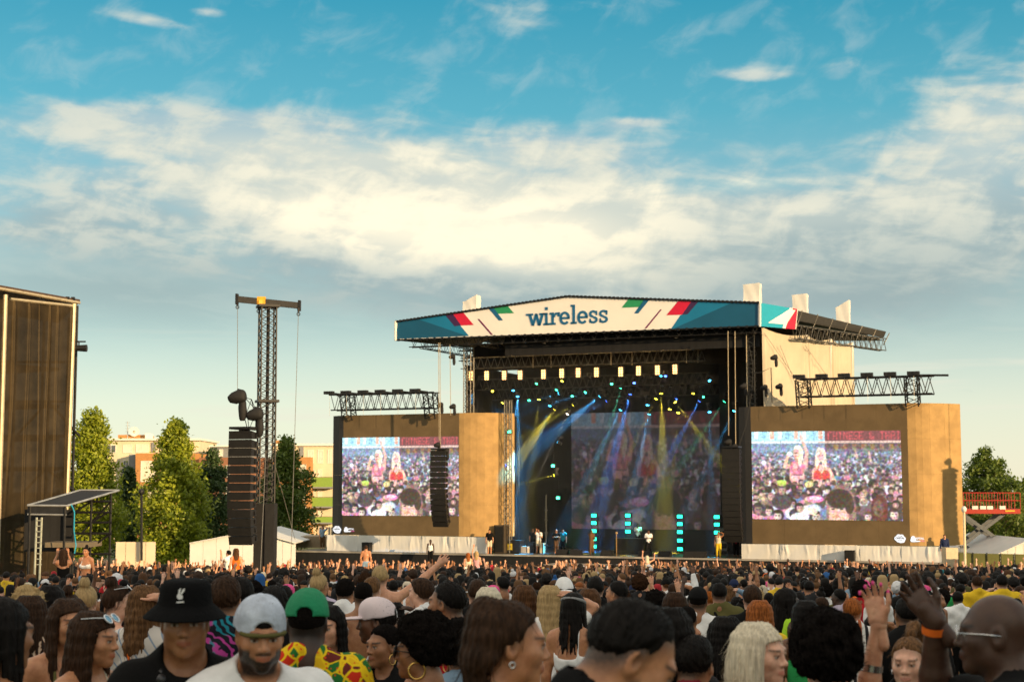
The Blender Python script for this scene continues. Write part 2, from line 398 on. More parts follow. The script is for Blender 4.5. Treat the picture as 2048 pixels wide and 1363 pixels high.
# ------------------------------------------------------------------ flats behind the field
M_cream = mat('cream_render', (.68, .58, .42), .85, var=.08, scale=.5, bump=.1)
M_brick = mat('orange_brick', (.46, .22, .075), .85, var=.25, scale=9, stretch=(.3,.3,4), bump=.2)
M_brick2 = mat('red_brick', (.27, .125, .07), .85, var=.25, scale=9, stretch=(.3,.3,4), bump=.2)
M_greyclad = mat('grey_cladding', (.22, .23, .24), .6, var=.1)
M_glass = mat('window_glass', (.09, .10, .11), .08, spec=.8, var=.1, scale=.4)
M_frame = mat('white_window_frame', (.75, .72, .66), .5, var=.05)
M_blind = mat('pale_blind', (.72, .66, .55), .8, var=.08, scale=1)
M_green = mat('green_balcony_panel', (.22, .34, .06), .35, var=.1)
M_roof = mat('white_roof_edge', (.8, .76, .68), .6, var=.05)
def pbox(mb, x0, y0, x1, y1, Y, d):
    a, b, c, e = P(x0, y1, Y), P(x1, y1, Y), P(x1, y0, Y), P(x0, y0, Y)
    D = Vector((0, d, 0)); return mb.hexa([a, b, b+D, a+D, e, c, c+D, e+D])
def window(root, x0, y0, x1, y1, Y, pane=None, mull=1, proud=.08):
    fr = MB(); t = .09; a, b, c, e = P(x0, y1, Y), P(x1, y1, Y), P(x1, y0, Y), P(x0, y0, Y); w = b.x - a.x; h = e.z - a.z
    for cx, cz, sx, sz in [(a.x+t/2, a.z+h/2, t, h), (b.x-t/2, a.z+h/2, t, h), (a.x+w/2, a.z+t/2, w-2*t, t), (a.x+w/2, e.z-t/2, w-2*t, t)] + [(a.x+w*(k+1)/(mull+1), a.z+h/2, t*.7, h-2*t) for k in range(mull)]:
        fr.box((cx, Y-proud/2+.001, cz), (sx, proud, sz))
    o = fr.build('window', M_frame, root)
    pn = MB(); pn.box((a.x+w/2, Y-.02, a.z+h/2), (w-2*t, .03, h-2*t)); pn.build('pane', pane or M_glass, o)
    return o
def balcony(root, x0, y0, x1, y1, Y, d=1.4, m=None):
    mb = MB(); pbox(mb, x0, y1-3, x1, y1, Y-d, d-.01); sl = mb.build('balcony', M_greyclad, root)
    a, b = P(x0, y1-3, Y-d), P(x1, y0, Y-d)
    pm = MB(); pm.box(((a.x+b.x)/2, Y-d+.03, (a.z+b.z)/2), (b.x-a.x, .05, b.z-a.z)); pm.build('panel', m or M_green, sl)
    rm = MB(); rm.tube((a.x, Y-d+.03, b.z+.05), (b.x, Y-d+.03, b.z+.05), .03); rm.build('rail', M_dsteel, sl)
def flats():
    Y = 232; GZ = ground_z(Y)
    r = thing('apartment_block', 'cream apartment block with satellite dish and orange brick bay', 'building', (P(300, 900, Y).x, Y, GZ))
    w = MB(); pbox(w, 205, 880, 398, 1140, Y, 14); w.build('wall', M_cream, r)
    q = MB(); pbox(q, 202, 876, 401, 880, Y-.5, 15); rf = q.build('roof', M_roof, r)
    q = MB(); pbox(q, 236, 869, 290, 876, Y+3, 6); q.build('plant_room', M_brick, rf)
    q = MB(); pbox(q, 290, 866, 297, 876, Y+2, 3); q.build('vent_box', M_roof, rf)
    q = MB(); c = P(255, 876, Y+3); t = P(255, 842, Y+3); q.tube(c, t, .07)
    for k in range(5): z = t.z - .2 - k*.45; q.tube((c.x-.35, Y+3, z), (c.x+.35, Y+3, z), .03)
    q.build('antenna', M_chrome, rf)
    q = MB(); c = P(268, 863, Y+2.9); n = Vector((.3, -1, .25)).normalized(); 
    x = n.orthogonal().normalized(); y = n.cross(x); vs = [c + n*(.12*(k/4)**2*4*.2) + (x*math.cos(t)+y*math.sin(t))*(.75*k/4) for k in range(1, 5) for t in [2*math.pi*i/16 for i in range(16)]]
    q._add([c]+vs, [(0, 1+i, 1+(i+1) % 16) for i in range(16)] + [(1+k*16+i, 1+k*16+(i+1) % 16, 17+k*16+(i+1) % 16, 17+k*16+i) for k in range(3) for i in range(16)])
    q.tube(c+Vector((0,.05,0)), P(268, 874, Y+2.9), .05); q.build('satellite_dish', M_blind, rf, smooth=True)
    q = MB(); pbox(q, 271, 906, 400, 1140, Y-4, 3.99); bk = q.build('brick_bay', M_brick, r)
    q = MB(); pbox(q, 258, 908, 270.8, 1140, Y-2.5, 2.49); q.build('dark_recess', M_greyclad, r)
    q = MB(); pbox(q, 303, 884, 311, 904, Y-.2, .19); q.build('roof_door', M_greyclad, r)
    window(r, 246, 889, 264, 905, Y, M_blind, 0); window(r, 272, 888, 297, 904, Y, M_blind, 1); window(r, 322, 888, 345, 904, Y, M_blind, 1)
    window(r, 246, 920, 257, 946, Y); window(r, 212, 889, 232, 905, Y)
    for y0, y1 in ((921, 963), (971, 1004), (1013, 1046)):
        window(r, 281, y0, 312, y1, Y-4, M_blind, 1); window(r, 330, y0, 352, y1, Y-4, None, 1); window(r, 366, y0, 388, y1, Y-4, M_blind, 1)
    balcony(r, 246, 947, 271, 968, Y-2.5, 1.6); balcony(r, 246, 1031, 271, 1047, Y-2.5, 1.6)
    r = thing('apartment_block', 'red brick block with grey top storey behind the black speaker stack', 'building', (P(440, 900, 225).x, 225, GZ)); Y = 225
    q = MB(); pbox(q, 398, 914, 520, 1140, Y, 12); q.build('wall', M_brick2, r)
    q = MB(); pbox(q, 421, 893, 500, 914, Y+1.2, 8); q.build('top_storey', M_greyclad, r)
    q = MB(); pbox(q, 418, 890, 503, 893, Y+.8, 9); q.build('roof', M_roof, r)
    q = MB(); pbox(q, 398, 908, 424, 914, Y, .4); q.build('parapet', M_brick, r)
    for x0 in (422, 438): window(r, x0, 898, x0+8, 912, Y+1.2, M_blind, 0)
    for x0 in (438, 452):
        for y0 in (930, 968, 1006): window(r, x0, y0, x0+8, y0+24, Y, None, 0)
    Y = 230
    r = thing('apartment_block', 'cream and orange brick flats with lime green balconies beside the screen', 'building', (P(610, 900, Y).x, Y, GZ))
    q = MB(); pbox(q, 543, 891, 700, 1140, Y, 14); q.build('wall', M_cream, r)
    q = MB(); pbox(q, 541, 886.5, 702, 891, Y-.4, 15); rf = q.build('roof', M_roof, r)
    q = MB(); pbox(q, 549, 880, 564, 886.5, Y+3, 4); q.build('chimney', M_brick, rf)
    q = MB(); pbox(q, 545, 913.5, 621, 1140, Y-3, 2.99); q.build('brick_bay', M_brick, r)
    q = MB(); pbox(q, 599, 893, 607, 912, Y-.2, .19); q.build('roof_door', M_greyclad, r)
    for x0, x1 in ((615, 627), (635, 646), (655, 666)): window(r, x0, 899, x1, 926, Y, M_blind, 1)
    for x0, x1 in ((622, 630), (635, 644)):
        for y0, y1 in ((938, 954), (980, 993), (1018, 1033)): window(r, x0, y0, x1, y1, Y, M_blind, 0)
    for y0, y1 in ((928, 955), (970, 1000), (1010, 1040)): window(r, 597, y0, 612, y1, Y-3, M_blind, 0); window(r, 565, y0, 585, y1, Y-3, None, 1)
    for y0, y1 in ((954, 976), (994, 1015), (1033, 1047)): balcony(r, 621, y0, 665, y1, Y, 1.5)
    for x0 in (600, 637, 655): window(r, x0, 1052, x0+13, 1072, Y if x0 > 621 else Y-3)
flats()

# ------------------------------------------------------------------ tents, fence, small things at the field edge
M_tent = mat('white_tent_cloth', (.80, .80, .78), .6, var=.05, scale=.8, bump=.15, bscale=2, trans=.2)
def marquee(px0, px1, pyr, pye, Y, name, label, ridge=None, depth=14):
    a, b = P(px0, pye, Y), P(px1, pye, Y); zt = P(512, pyr, Y).z; gz = ground_z(Y); mx = P(ridge or (px0+px1)/2, pye, Y).x; D = Vector((0, depth, 0))
    r = thing(name, label, 'tent', (mx, Y, gz))
    A0, B0 = Vector((a.x, Y, gz)), Vector((b.x, Y, gz)); Rg = Vector((mx, Y, zt))
    n = 8
    for k in range(n):   # gable and side wall cloths, one per bay
        x0, x1 = a.x + (b.x-a.x)*k/n, a.x + (b.x-a.x)*(k+1)/n
        f = lambda x: a.z + (zt-a.z)*(1-abs(x-mx)/max(mx-a.x if x < mx else b.x-mx, .01))
        m = MB(); m.hexa([(x0, Y, gz), (x1-.02, Y, gz), (x1-.02, Y+.03, gz), (x0, Y+.03, gz), (x0, Y, f(x0)), (x1-.02, Y, f(x1)), (x1-.02, Y+.03, f(x1)), (x0, Y+.03, f(x0))]); m.build('wall_cloth', M_tent, r)
    m = MB(); o = Vector((0, -.25, 0)); u = Vector((0, 0, .06))
    for p, q in ((a, Rg), (Rg, b)): m.hexa([p+o, q+o, q+D, p+D, p+o+u, q+o+u, q+D+u, p+D+u])
    m.build('roof', M_tent, r)
    return r
marquee(380, 592, 1062, 1086, 116, 'marquee', 'white gabled marquee tent behind the foot of the speaker mast', ridge=505)
marquee(1985, 2110, 1078, 1112, 105, 'marquee', 'white tent roof peeping over the green fence', ridge=2062)
def scaffold_wall():
    Y = 100; r = thing('hoarding', 'pale sunlit hoarding beside the field under the trees', 'hoarding', (P(264, 1100, Y).x, Y, ground_z(Y)))
    for k in range(4):
        a, b = P(232+20*k, 1083, Y), P(252+20*k, 1083, Y)
        m = MB(); m.hexa([(a.x, Y, ground_z(Y)), (b.x-.03, Y, ground_z(Y)), (b.x-.03, Y+.06, ground_z(Y)), (a.x, Y+.06, ground_z(Y)), (a.x, Y, a.z), (b.x-.03, Y, a.z), (b.x-.03, Y+.06, a.z), (a.x, Y+.06, a.z)]); m.build('panel', M_cream, r)
    m = MB(); m.tube(P(283, 1120, Y-.3), P(283, 985, Y-.3), .09); m.ball(P(283, 983, Y-.3), .2); m.build('post', M_dsteel, r)
scaffold_wall()
def right_fence():
    M_f = mat('olive_fence_cloth', (.12, .125, .035), .8, var=.2, scale=1.2, bump=.3, bscale=3, trans=.15)
    Y = 92; r = thing('fence', 'olive green cloth covered fence at the side of the stage', 'fence', (P(1985, 1130, Y).x, Y, ground_z(Y)))
    xs = [1917, 1945, 1973, 2001, 2029, 2057, 2085]
    for x0, x1 in zip(xs[:-1], xs[1:]):
        a, b = P(x0, 1105+.02*(x0-1917), Y), P(x1, 1105+.02*(x1-1917), Y); gz = ground_z(Y)
        m = MB(); m.hexa([(a.x, Y, gz), (b.x-.02, Y, gz), (b.x-.02, Y+.04, gz), (a.x, Y+.04, gz), (a.x, Y, a.z), (b.x-.02, Y, b.z), (b.x-.02, Y+.04, b.z), (a.x, Y+.04, a.z)]); m.build('panel', M_f, r)
        m = MB(); m.tube((a.x, Y-.06, gz), (a.x, Y-.06, a.z+.05), .025); m.build('post', M_dsteel, r)
    r = thing('light_pole', 'thin pale pole with a small white head by the green fence', 'pole', (P(1928, 1130, 90).x, 90, ground_z(90)))
    m = MB(); m.tube((P(1930, 1130, 90).x, 90, ground_z(90)), P(1928, 1022, 90), .075, .07, 8); m.build('pole', mat('pale_pole', (.7, .6, .42), .5), r)
    m = MB(); m.ball(P(1928, 1018, 90), .16, 10, 8, (1, 1, 1.2)); m.build('head', M_white, r, smooth=True)
right_fence()
def scissor_lift():
    Y = 112; gz = ground_z(Y); red = mat('red_lift_paint', (.36, .03, .015), .4, var=.1)
    r = thing('scissor_lift', 'red railed scissor lift platform raised beside the screen', 'lift', (P(1980, 1100, Y).x, Y, gz))
    a, b = P(1905, 1019, Y), P(2041, 1019, Y); top = P(1905, 985, Y).z; D = 2.0
    m = MB(); m.box(((a.x+b.x)/2, Y+D/2, a.z-.1), (b.x-a.x, D, .34)); m.build('platform', red, r)
    m = MB()
    for yy in (Y, Y+D):
        for z in (top, (top*.55+a.z*.45)): m.tube((a.x, yy, z), (b.x, yy, z), .035)
        for k in range(13): x = a.x+(b.x-a.x)*k/12; m.tube((x, yy, a.z+.07), (x, yy, top), .028, n=4)
    for x in (a.x, b.x):
        for z in (top, (top*.55+a.z*.45)): m.tube((x, Y, z), (x, Y+D, z), .035)
    m.build('railing', red, r)
    for k, x in enumerate((1950, 1966, 1980, 2005)):
        q = P(x, 1013, Y-.03); m = MB(); m.box((q.x, Y-.04, q.z-.05), (.42, .04, .25)); m.build('sign_plate', M_white, r)
    m = MB(); q = P(2020, 1017, Y-.03); m.box((q.x, Y-.02, a.z-.07), (.7, .03, .1)); m.build('hazard_strip', M_yellow, r)
    grey = mat('grey_lift_arm', (.10, .11, .12), .5, .3)
    x0, x1 = P(1928, 1019, Y).x, P(2012, 1019, Y).x; z0 = a.z-.3; z3 = gz+.9; hh = (z0-z3)/2
    for lv in range(2):
        za, zb = z0-hh*lv, z0-hh*(lv+1)
        for yy, (p, q) in ((Y+.3, (x0, x1)), (Y+.5, (x1, x0))):
            for dy in (0, 1.2):
                m = MB(); A, B = Vector((p, yy+dy, za)), Vector((q, yy+dy, zb)); d = (B-A).normalized(); up = Vector((0,1,0)).cross(d)
                m.box((A+B)/2, ((B-A).length, .1, .24), ax=(d, Vector((0,1,0)), up)); m.build('scissor_arm', grey, r)
    m = MB(); m.box(((x0+x1)/2, Y+1, gz+.62), (x1-x0+.4, 2.0, .55)); m.build('chassis', red, r)
    for x in (x0+.3, x1-.3):
        for yy in (Y+.1, Y+1.9): m = MB(); m.tube((x, yy-.12, gz+.36), (x, yy+.12, gz+.36), .36, n=14); m.build('wheel', M_rubber, r)
scissor_lift()

# ------------------------------------------------------------------ clad scaffold tower at the left edge
def fold_cloth(name, A, B, zt, zb, mat_, parent, n=70, nz=40, amp=.06, seed=0, folds=None, sag=0.0, dirn=None):
    """cloth hung between two points with uneven vertical folds"""
    rg = random.Random(seed); A, B = Vector(A), Vector(B); d = (B-A); nrm = dirn or Vector((d.y, -d.x, 0)).normalized()
    fl = folds or [(rg.random(), rg.uniform(.006, .03), rg.uniform(-1, 1.0), rg.uniform(-.12, .12), rg.random()) for _ in range(14)]
    def fn(u, v):
        x = 0.0
        for c, w, a_, sl, ph in fl:
            q = (u - c - sl*(v-.5)*.35 - .012*math.sin(v*7+ph*6))/w; x += a_*math.exp(-q*q)*(.35+.65*math.sin(min(1, v*1.2+ph*.3)*math.pi)**.5 if 0 < v < 1 else .35)
        x = x*amp + .02*math.sin(u*9+v*4) + sag*math.sin(math.pi*u)*math.sin(math.pi*v)
        p = A.lerp(B, u); zz = zt(u) if callable(zt) else zt; zb_ = zb(u) if callable(zb) else zb
        return Vector((p.x, p.y, zz + (zb_-zz)*v)) + nrm*x
    m = MB(); m.grid(fn, n, nz); return m.build(name, mat_, parent, smooth=True)
def scrim_mat(name, col, tr):
    m = bpy.data.materials.new(name); m.use_nodes = True; nt = m.node_tree; g = NT(nt); b = nt.nodes['Principled BSDF']
    tc = g.n('ShaderNodeTexCoord').outputs['Object']; n = g.noise(tc, 1.2, 5, .6)
    g.put(b.inputs['Base Color'], g.mix(g.ss(n, .3, .7), tuple(c*.6 for c in col)+(1,), tuple(c*1.3 for c in col)+(1,))); b.inputs['Roughness'].default_value = .5; b.inputs['Specular IOR Level'].default_value = .25; b.inputs['Specular Tint'].default_value = (1, .75, .4, 1)
    t = g.n('ShaderNodeBsdfTransparent'); l = g.n('ShaderNodeBsdfTranslucent', ins={0: (*col, 1)})
    m1 = g.n('ShaderNodeMixShader', ins={0: .25}); nt.links.new(b.outputs[0], m1.inputs[1]); nt.links.new(l.outputs[0], m1.inputs[2])
    m2 = g.n('ShaderNodeMixShader', ins={0: tr}); nt.links.new(m1.outputs[0], m2.inputs[1]); nt.links.new(t.outputs[0], m2.inputs[2])
    nt.links.new(m2.outputs[0], nt.nodes['Material Output'].inputs[0]); return m
def left_tower():
    scr = scrim_mat('brown_scrim', (.034, .025, .015), .012)
    gz = ground_z(57); YL, YR = 52.0, 58.0
    def at(px, py): 
        t = (px+170)/320; return P(px, py, YL + (YR-YL)*t)
    r = thing('scaffold_tower', 'tall scaffold tower hung with brown scrim cut by the picture edge', 'scaffold', (at(80, 1100).x, 57, gz))
    m = MB(); gold = mat('brass_lit_pole', (.5, .42, .28), .4, .5)
    for px, ty, by in ((13, 590, 1130), (150, 608, 1130), (-150, 570, 1130)):
        t = at(px, ty); q = MB(); q.tube((t.x - (.12 if px == 150 else 0), t.y-.1, gz), (t.x, t.y-.1, t.z), .085, n=8); q.build('corner_pole', gold, r)
    # scaffold frame behind the cloth
    for j, dy in enumerate((.8, 5)):
        for px in (-150, -60, 20, 90, 144):
            b = at(px, 1130); q = MB(); q.tube((b.x-.36*dy, b.y+dy, gz), (b.x-.36*dy, b.y+dy, at(px, 606).z), .06); q.build('upright', M_dsteel, r)
    for py in (720, 800, 870, 935, 990, 1040):
        q = MB(); a, b = at(-150, py), at(148, py); q.box(((a+b)/2 + Vector((-1.9, 2.6, 0))), ((b-a).length-1.0, 2.8, .12), rz=math.atan2(b.y-a.y, b.x-a.x)); q.build('scaffold_deck', M_dsteel, r)
        q = MB(); q.tube(a+Vector((-.3,.8,0)), b+Vector((-.34,.8,.0)), .05); q.build('ledger', M_dsteel, r)
    for k, (x0, y0, x1, y1) in enumerate(((20, 1000, 80, 935), (80, 935, 148, 990), (20, 870, 85, 800), (85, 800, 148, 870), (-60, 1000, 20, 870))):
        q = MB(); q.tube(at(x0, y0)+Vector((0,.7,0)), at(x1, y1)+Vector((0,.7,0)), .05); q.build('brace', M_dsteel, r)
    A, B = at(13, 599), at(147, 612)
    fl = [(.33, .012, 1.5, .05, .1), (.50, .010, 1.0, .02, .8), (.62, .011, 1.3, -.10, .2), (.74, .010, .9, -.2, .7), (.955, .014, 1.5, .0, .3), (.09, .016, .9, -.2, .9), (.42, .09, 1.6, .1, .5), (.82, .10, 1.6, -.1, .2), (.2, .09, 1.4, .1, .3)]
    fold_cloth('scrim', A, B, lambda u: A.z+(B.z-A.z)*u, gz+.3, scr, r, 110, 50, .05, 3, fl)
    A2, B2 = at(-150, 585), at(12, 599)
    fold_cloth('scrim', A2, B2, lambda u: A2.z+(B2.z-A2.z)*u, gz+.3, scr, r, 60, 30, .08, 8)
    q = MB(); q.tube(at(22, 598)-Vector((0,.05,0)), at(150, 612)-Vector((0,.05,0)), .06); q.build('top_rail', gold, r)
    q = MB(); o = Vector((0, 0, .10)); bk = Vector((-2.7, 6.5, -.1))
    a, b = at(-170, 545), at(160, 604); q.hexa([a, b, b+bk, a+bk, a+o, b+o, b+bk+o, a+bk+o]); rf = q.build('roof_sheet', mat('brown_roof_sheet', (.06, .035, .022), .5, var=.2), r)
    q = MB(); q.tube(a-Vector((0,.05,.03)), b-Vector((0,.05,.03)), .06); q.build('roof_edge', gold, r)
    for px in (78, 86, 135, 146): q = MB(); t = at(px, 603-(150-px)*.06); q.box(t, (.12, .12, .34)); q.build('clamp', M_black, r)
    q = MB(); c = at(155, 696); q.tube(c-Vector((.2,0,0)), c+Vector((.35,0,.0)), .1, .14, 10); q.tube(c+Vector((-.1,0,.25)), c+Vector((.3,0,.25)), .03); q.tube(c+Vector((.05,0,0)), c+Vector((.05,0,.25)), .03); q.build('floodlight', M_black, r)
    # canopy platform in front of the tower
    Y0, Y1 = 50.0, 53.0; gz = ground_z(51)
    r = thing('camera_platform', 'black canopy platform with ladder on scaffold at the tower foot', 'platform', (P(140, 1100, 51).x, 51, gz))
    c = [P(55, 1010, Y0), P(133, 1011, Y0), P(238, 980, Y1), P(160, 980, Y1)]
    def cf(u, v):
        a = c[0].lerp(c[1], u); b = c[3].lerp(c[2], u); return a.lerp(b, v) - Vector((0, 0, .12*math.sin(math.pi*u)*math.sin(math.pi*v)))
    m = MB(); m.grid(cf, 10, 10); m.build('canopy', mat('black_pvc', (.014, .015, .018), .55, var=.2, spec=.2), r, smooth=True)
    m = MB()
    for a, b in ((0, 1), (1, 2), (2, 3), (3, 0)): m.tube(c[a], c[b], .035)
    m.build('canopy_frame', M_steel, r)
    v0, v1 = P(55, 1028, Y0), P(133, 1029, Y0); m = MB(); m.hexa([v0, v1, v1+Vector((0,.05,0)), v0+Vector((0,.05,0)), c[0]-Vector((0,0,.04)), c[1]-Vector((0,0,.04)), c[1]+Vector((0,.05,-.04)), c[0]+Vector((0,.05,-.04))]); m.build('valance', M_black, r)
    m = MB(); m.tube(v0, v1, .03); m.build('valance_bar', M_steel, r)
    for px, tp, Y in ((60, 1012, Y0), (130, 1012, Y0), (148, 1005, 52), (183, 995, 52), (222, 986, 52.4), (183, 990, 53), (222, 986, 53.2)):
        t = P(px, tp, Y); m = MB(); m.tube((t.x, Y, gz), t, .045); m.build('upright', M_dsteel, r)
    for py in (1002, 1024, 1044, 1066, 1107):
        m = MB(); m.tube(P(148, py, 52), P(223, py, 52), .04); m.build('ledger', M_dsteel, r)
    for x0, y0, x1, y1 in ((163, 1066, 222, 1002), (165, 1106, 222, 1066), (183, 1044, 215, 1024), (148, 1024, 183, 1002)):
        m = MB(); m.tube(P(x0, y0, 52.1), P(x1, y1, 52.1), .035); m.build('brace', M_dsteel, r)
    m = MB(); a, b = P(88, 1092, 51), P(178, 1086, 51); m.box((a+b)/2+Vector((0, .8, 0)), ((b-a).length, 1.6, .16)); m.build('deck', mat('old_timber', (.16, .13, .09), .8), r)
    m = MB(); m.box((P(97, 1060, 52.6)), (1.6, .1, 1.4)); m.build('back_cloth', M_blackcloth, r)
    M_lad = mat('pale_ladder', (.36, .38, .32), .5, .3)
    for px in (73.5, 83.5): a = P(px, 1034, 49.9); m = MB(); m.tube((a.x, 49.8, gz), a, .035); m.build('ladder_rail', M_lad, r)
    for k in range(9): a, b = P(73.5, 1040+k*11, 49.85), P(83.5, 1040+k*11, 49.85); m = MB(); m.tube(a, b, .02, n=4); m.build('ladder_rung', M_lad, r)
    m = MB(); m.path([P(142, 1008, 49.9), P(146, 1015, 49.9), P(149, 1024, 49.9), P(148, 1060, 49.9), P(152, 1090, 49.9), P(149, 1106, 49.9)], .018); m.build('blue_strap', mat('blue_strap', (.02, .32, .5), .6), r)
left_tower()

# ------------------------------------------------------------------ loudspeaker arrays and the mast that carries one
M_grille = mat('speaker_grille', (.008, .0075, .007), .75, var=.3, scale=3, bump=.4, bscale=120)
M_cab = mat('speaker_cabinet_paint', (.011, .011, .012), .6, var=.2)
M_cover = mat('hoist_rain_cover', (.010, .010, .011), .75, var=.2, bump=.4, bscale=8)
def line_array(name, label, top, w, h, d, n, yaw, total, group=None, front=None):
    """a hanging stack of cabinets that curls back towards its foot"""
    r = thing(name, label, 'speaker', top - Vector((0, 0, 0)), group)
    X = Vector((math.cos(yaw), math.sin(yaw), 0)); Yv = Vector((-math.sin(yaw), math.cos(yaw), 0))   # Yv = facing direction (forward)
    p = Vector(top); ang = -R(2)
    for k in range(n):
        ang += total*(k/n)**2*.22
        dn = (Vector((0,0,-1))*math.cos(ang) - Yv*math.sin(ang)).normalized(); fw = X.cross(dn)*1.0
        fw = Yv*math.cos(ang) - Vector((0,0,1))*math.sin(ang)
        c = p + dn*(h/2); m = MB()
        f0, b0 = c + fw*(d/2), c - fw*(d/2); tp = .012
        a = [f0 - X*w/2 + dn*(h/2-tp), f0 + X*w/2 + dn*(h/2-tp), b0 + X*w*.40 + dn*(h/2-.05), b0 - X*w*.40 + dn*(h/2-.05), f0 - X*w/2 - dn*(h/2-tp), f0 + X*w/2 - dn*(h/2-tp), b0 + X*w*.40 - dn*(h/2-.05), b0 - X*w*.40 - dn*(h/2-.05)]
        m.hexa(a); cb = m.build('speaker_cabinet', M_cab, r)
        g_ = MB(); g_.box(f0+fw*.012, (w*.985, .02, h-.014), ax=(X, fw, -dn)); g_.build('grille', M_grille, cb)
        q = MB()
        for s_ in (-1, 1): q.box(c + X*(s_*(w*.46)) - fw*d*.18, (.05, .12, .16), ax=(X, fw, -dn))
        q.build('rigging_plate', M_dsteel, cb)
        p = p + dn*h
    q = MB(); q.box(Vector(top)+Vector((0,0,.12)), (w*.9, d*1.3, .1), rz=yaw); q.box(Vector(top)+Vector((0,0,.04)), (w*.12, d*1.1, .16), rz=yaw); q.build('flying_frame', M_dsteel, r)
    return r
def hoist(name, label, c, s, group):
    r = thing(name, label, 'hoist', c, group)
    m = MB(); m.grid(lambda u, v: c+Vector((0,0,s*.9)) + Vector((s*.62*math.copysign(abs(math.cos(2*math.pi*u))**.55, math.cos(2*math.pi*u))*(1-.12*v)*(math.sin(math.pi*v)**.3+.02), s*.42*math.copysign(abs(math.sin(2*math.pi*u))**.55, math.sin(2*math.pi*u))*(math.sin(math.pi*v)**.3+.02), s*(.85*(v-.5) + .10*math.cos(2*math.pi*u)*(v > .5) + .03*math.sin(9*u+7*v)))), 20, 10); m.build('cover', M_cover, r, smooth=True)
    m = MB(); m.grid(lambda u, v: c+Vector((s*.35,0,.1*s)) + Vector((s*.27*math.cos(2*math.pi*u)*(math.sin(math.pi*min(v+.02, .98))**.25)*(1+.06*math.sin(8*v+5*u)), s*.24*math.sin(2*math.pi*u)*(math.sin(math.pi*min(v+.02, .98))**.25), s*1.4*(v-.5))), 14, 10); m.build('chain_bag', M_cover, r, smooth=True)
    return r
def delay_tower():
    Y = 62.0; gz = ground_z(Y)
    r = thing('speaker_mast', 'tall black lattice mast with top beam and orange ratchet strap', 'mast', (P(528, 1100, Y).x, Y, gz))
    t, mid, b = P(536, 610, Y), P(534, 802, Y), P(531, 1005, Y)
    for k, (a, c, n) in enumerate(((mid, t, 13), (b, mid, 13))):
        m = MB(); lattice(m, a, c, .60, .60, Vector((1,.35,0)), Vector((-.35,1,0)), n, .035, .018); m.build('mast_section', M_dsteel, r)
    m = MB(); m.tube(b+Vector((.02,-.02,0)), t+Vector((.02,-.02,0)), .075, n=6); m.build('inner_mast', M_dsteel, r)
    for q in (mid, t-Vector((0,0,.05))): m = MB(); m.box(q, (.84, .84, .1), rz=.34); m.build('flange', M_dsteel, r)
    a, c = P(474, 598, Y-.3), P(599, 611, Y+.3); d = (c-a).normalized(); up = Vector((0,0,1)); sd_ = d.cross(up).normalized(); up = sd_.cross(d)
    m = MB(); m.box((a+c)/2, ((c-a).length, .2, .24), ax=(d, sd_*-1, up)); bm_ = m.build('top_beam', M_dsteel, r)
    for q in (a, c): m = MB(); m.box(q, (.1, .26, .42)); m.build('end_plate', M_dsteel, bm_)
    m = MB(); m.box(P(523, 601, Y-.1), (.32, .26, .3)); m.box(P(521, 606, Y-.16), (.2, .2, .22), rz=.4); m.build('ratchet_strap', M_yellow, r)
    for (x, y0, y1, x1) in ((475, 604, 785, 475), (517, 612, 830, 514), (597, 618, 1150, 581)):
        s0, s1 = P(x, y0, Y-.2), P(x1, y1, Y-.2)
        m = MB(); m.tube(s0, s1, .014, n=4); m.build('cable', M_rope, r)
        m = MB(); m.tube(s0+Vector((0,0,.05)), s0-Vector((0,0,.12)), .06, .04, 8); m.torus(s0-Vector((0,0,.2)), .06, .02, (0,1,0), 10, 5); m.build('hook', M_dsteel, r)
    m = MB(); m.tube(P(532, 900, Y-.4), P(521, 1140, Y-2), .014, n=4); m.build('guy_wire', M_rope, r)
    m = MB(); m.tube(P(550, 930, Y-.2), P(590, 1078, Y+1), .012, n=4); m.build('guy_wire', M_rope, r)
    x0, x1 = P(509, 1100, Y).x, P(550, 1100, Y).x
    m = MB(); zt = P(530, 1006, Y).z; m.box(((x0+x1)/2, Y+.1, (gz+zt)/2), (x1-x0, .8, zt-gz)); m.build('base_tower', M_cover, r)
    m = MB(); m.box(((x0+x1)/2+.22, Y-.34, (gz+zt)/2), ((x1-x0)*.44, .06, zt-gz-.1)); m.build('base_panel', M_cab, r)
    top = P(489, 862, Y-1.3)
    line_array('line_array', 'black curved line array hanging from the lattice mast', top, 1.02, .335, .62, 13, math.pi + R(-20), .30)
    hoist('chain_hoist', 'black covered chain hoist, upper of the pair over the mast speaker stack', P(474, 822, Y-1.3), .62, 'hoists on the mast')
    hoist('chain_hoist', 'black covered chain hoist, lower of the pair over the mast speaker stack', P(509, 855, Y-1.2), .58, 'hoists on the mast')
    r2 = thing('rigging_cradle', 'thin open metal cradle beside the covered hoists', 'rigging', P(500, 870, Y-1.0))
    m = MB(); pts = [P(490, 795, Y-1), P(503, 798, Y-1), P(512, 822, Y-1), P(511, 860, Y-1), P(495, 858, Y-1), P(488, 830, Y-1)]
    for i in range(6): m.tube(pts[i], pts[(i+1) % 6], .02, n=4)
    for i, j in ((0, 2), (1, 5), (2, 4), (0, 4), (1, 3)): m.tube(pts[i], pts[j]+Vector((0,.4,0)), .016, n=4)
    m.build('cradle_frame', M_dsteel, r2)
delay_tower()
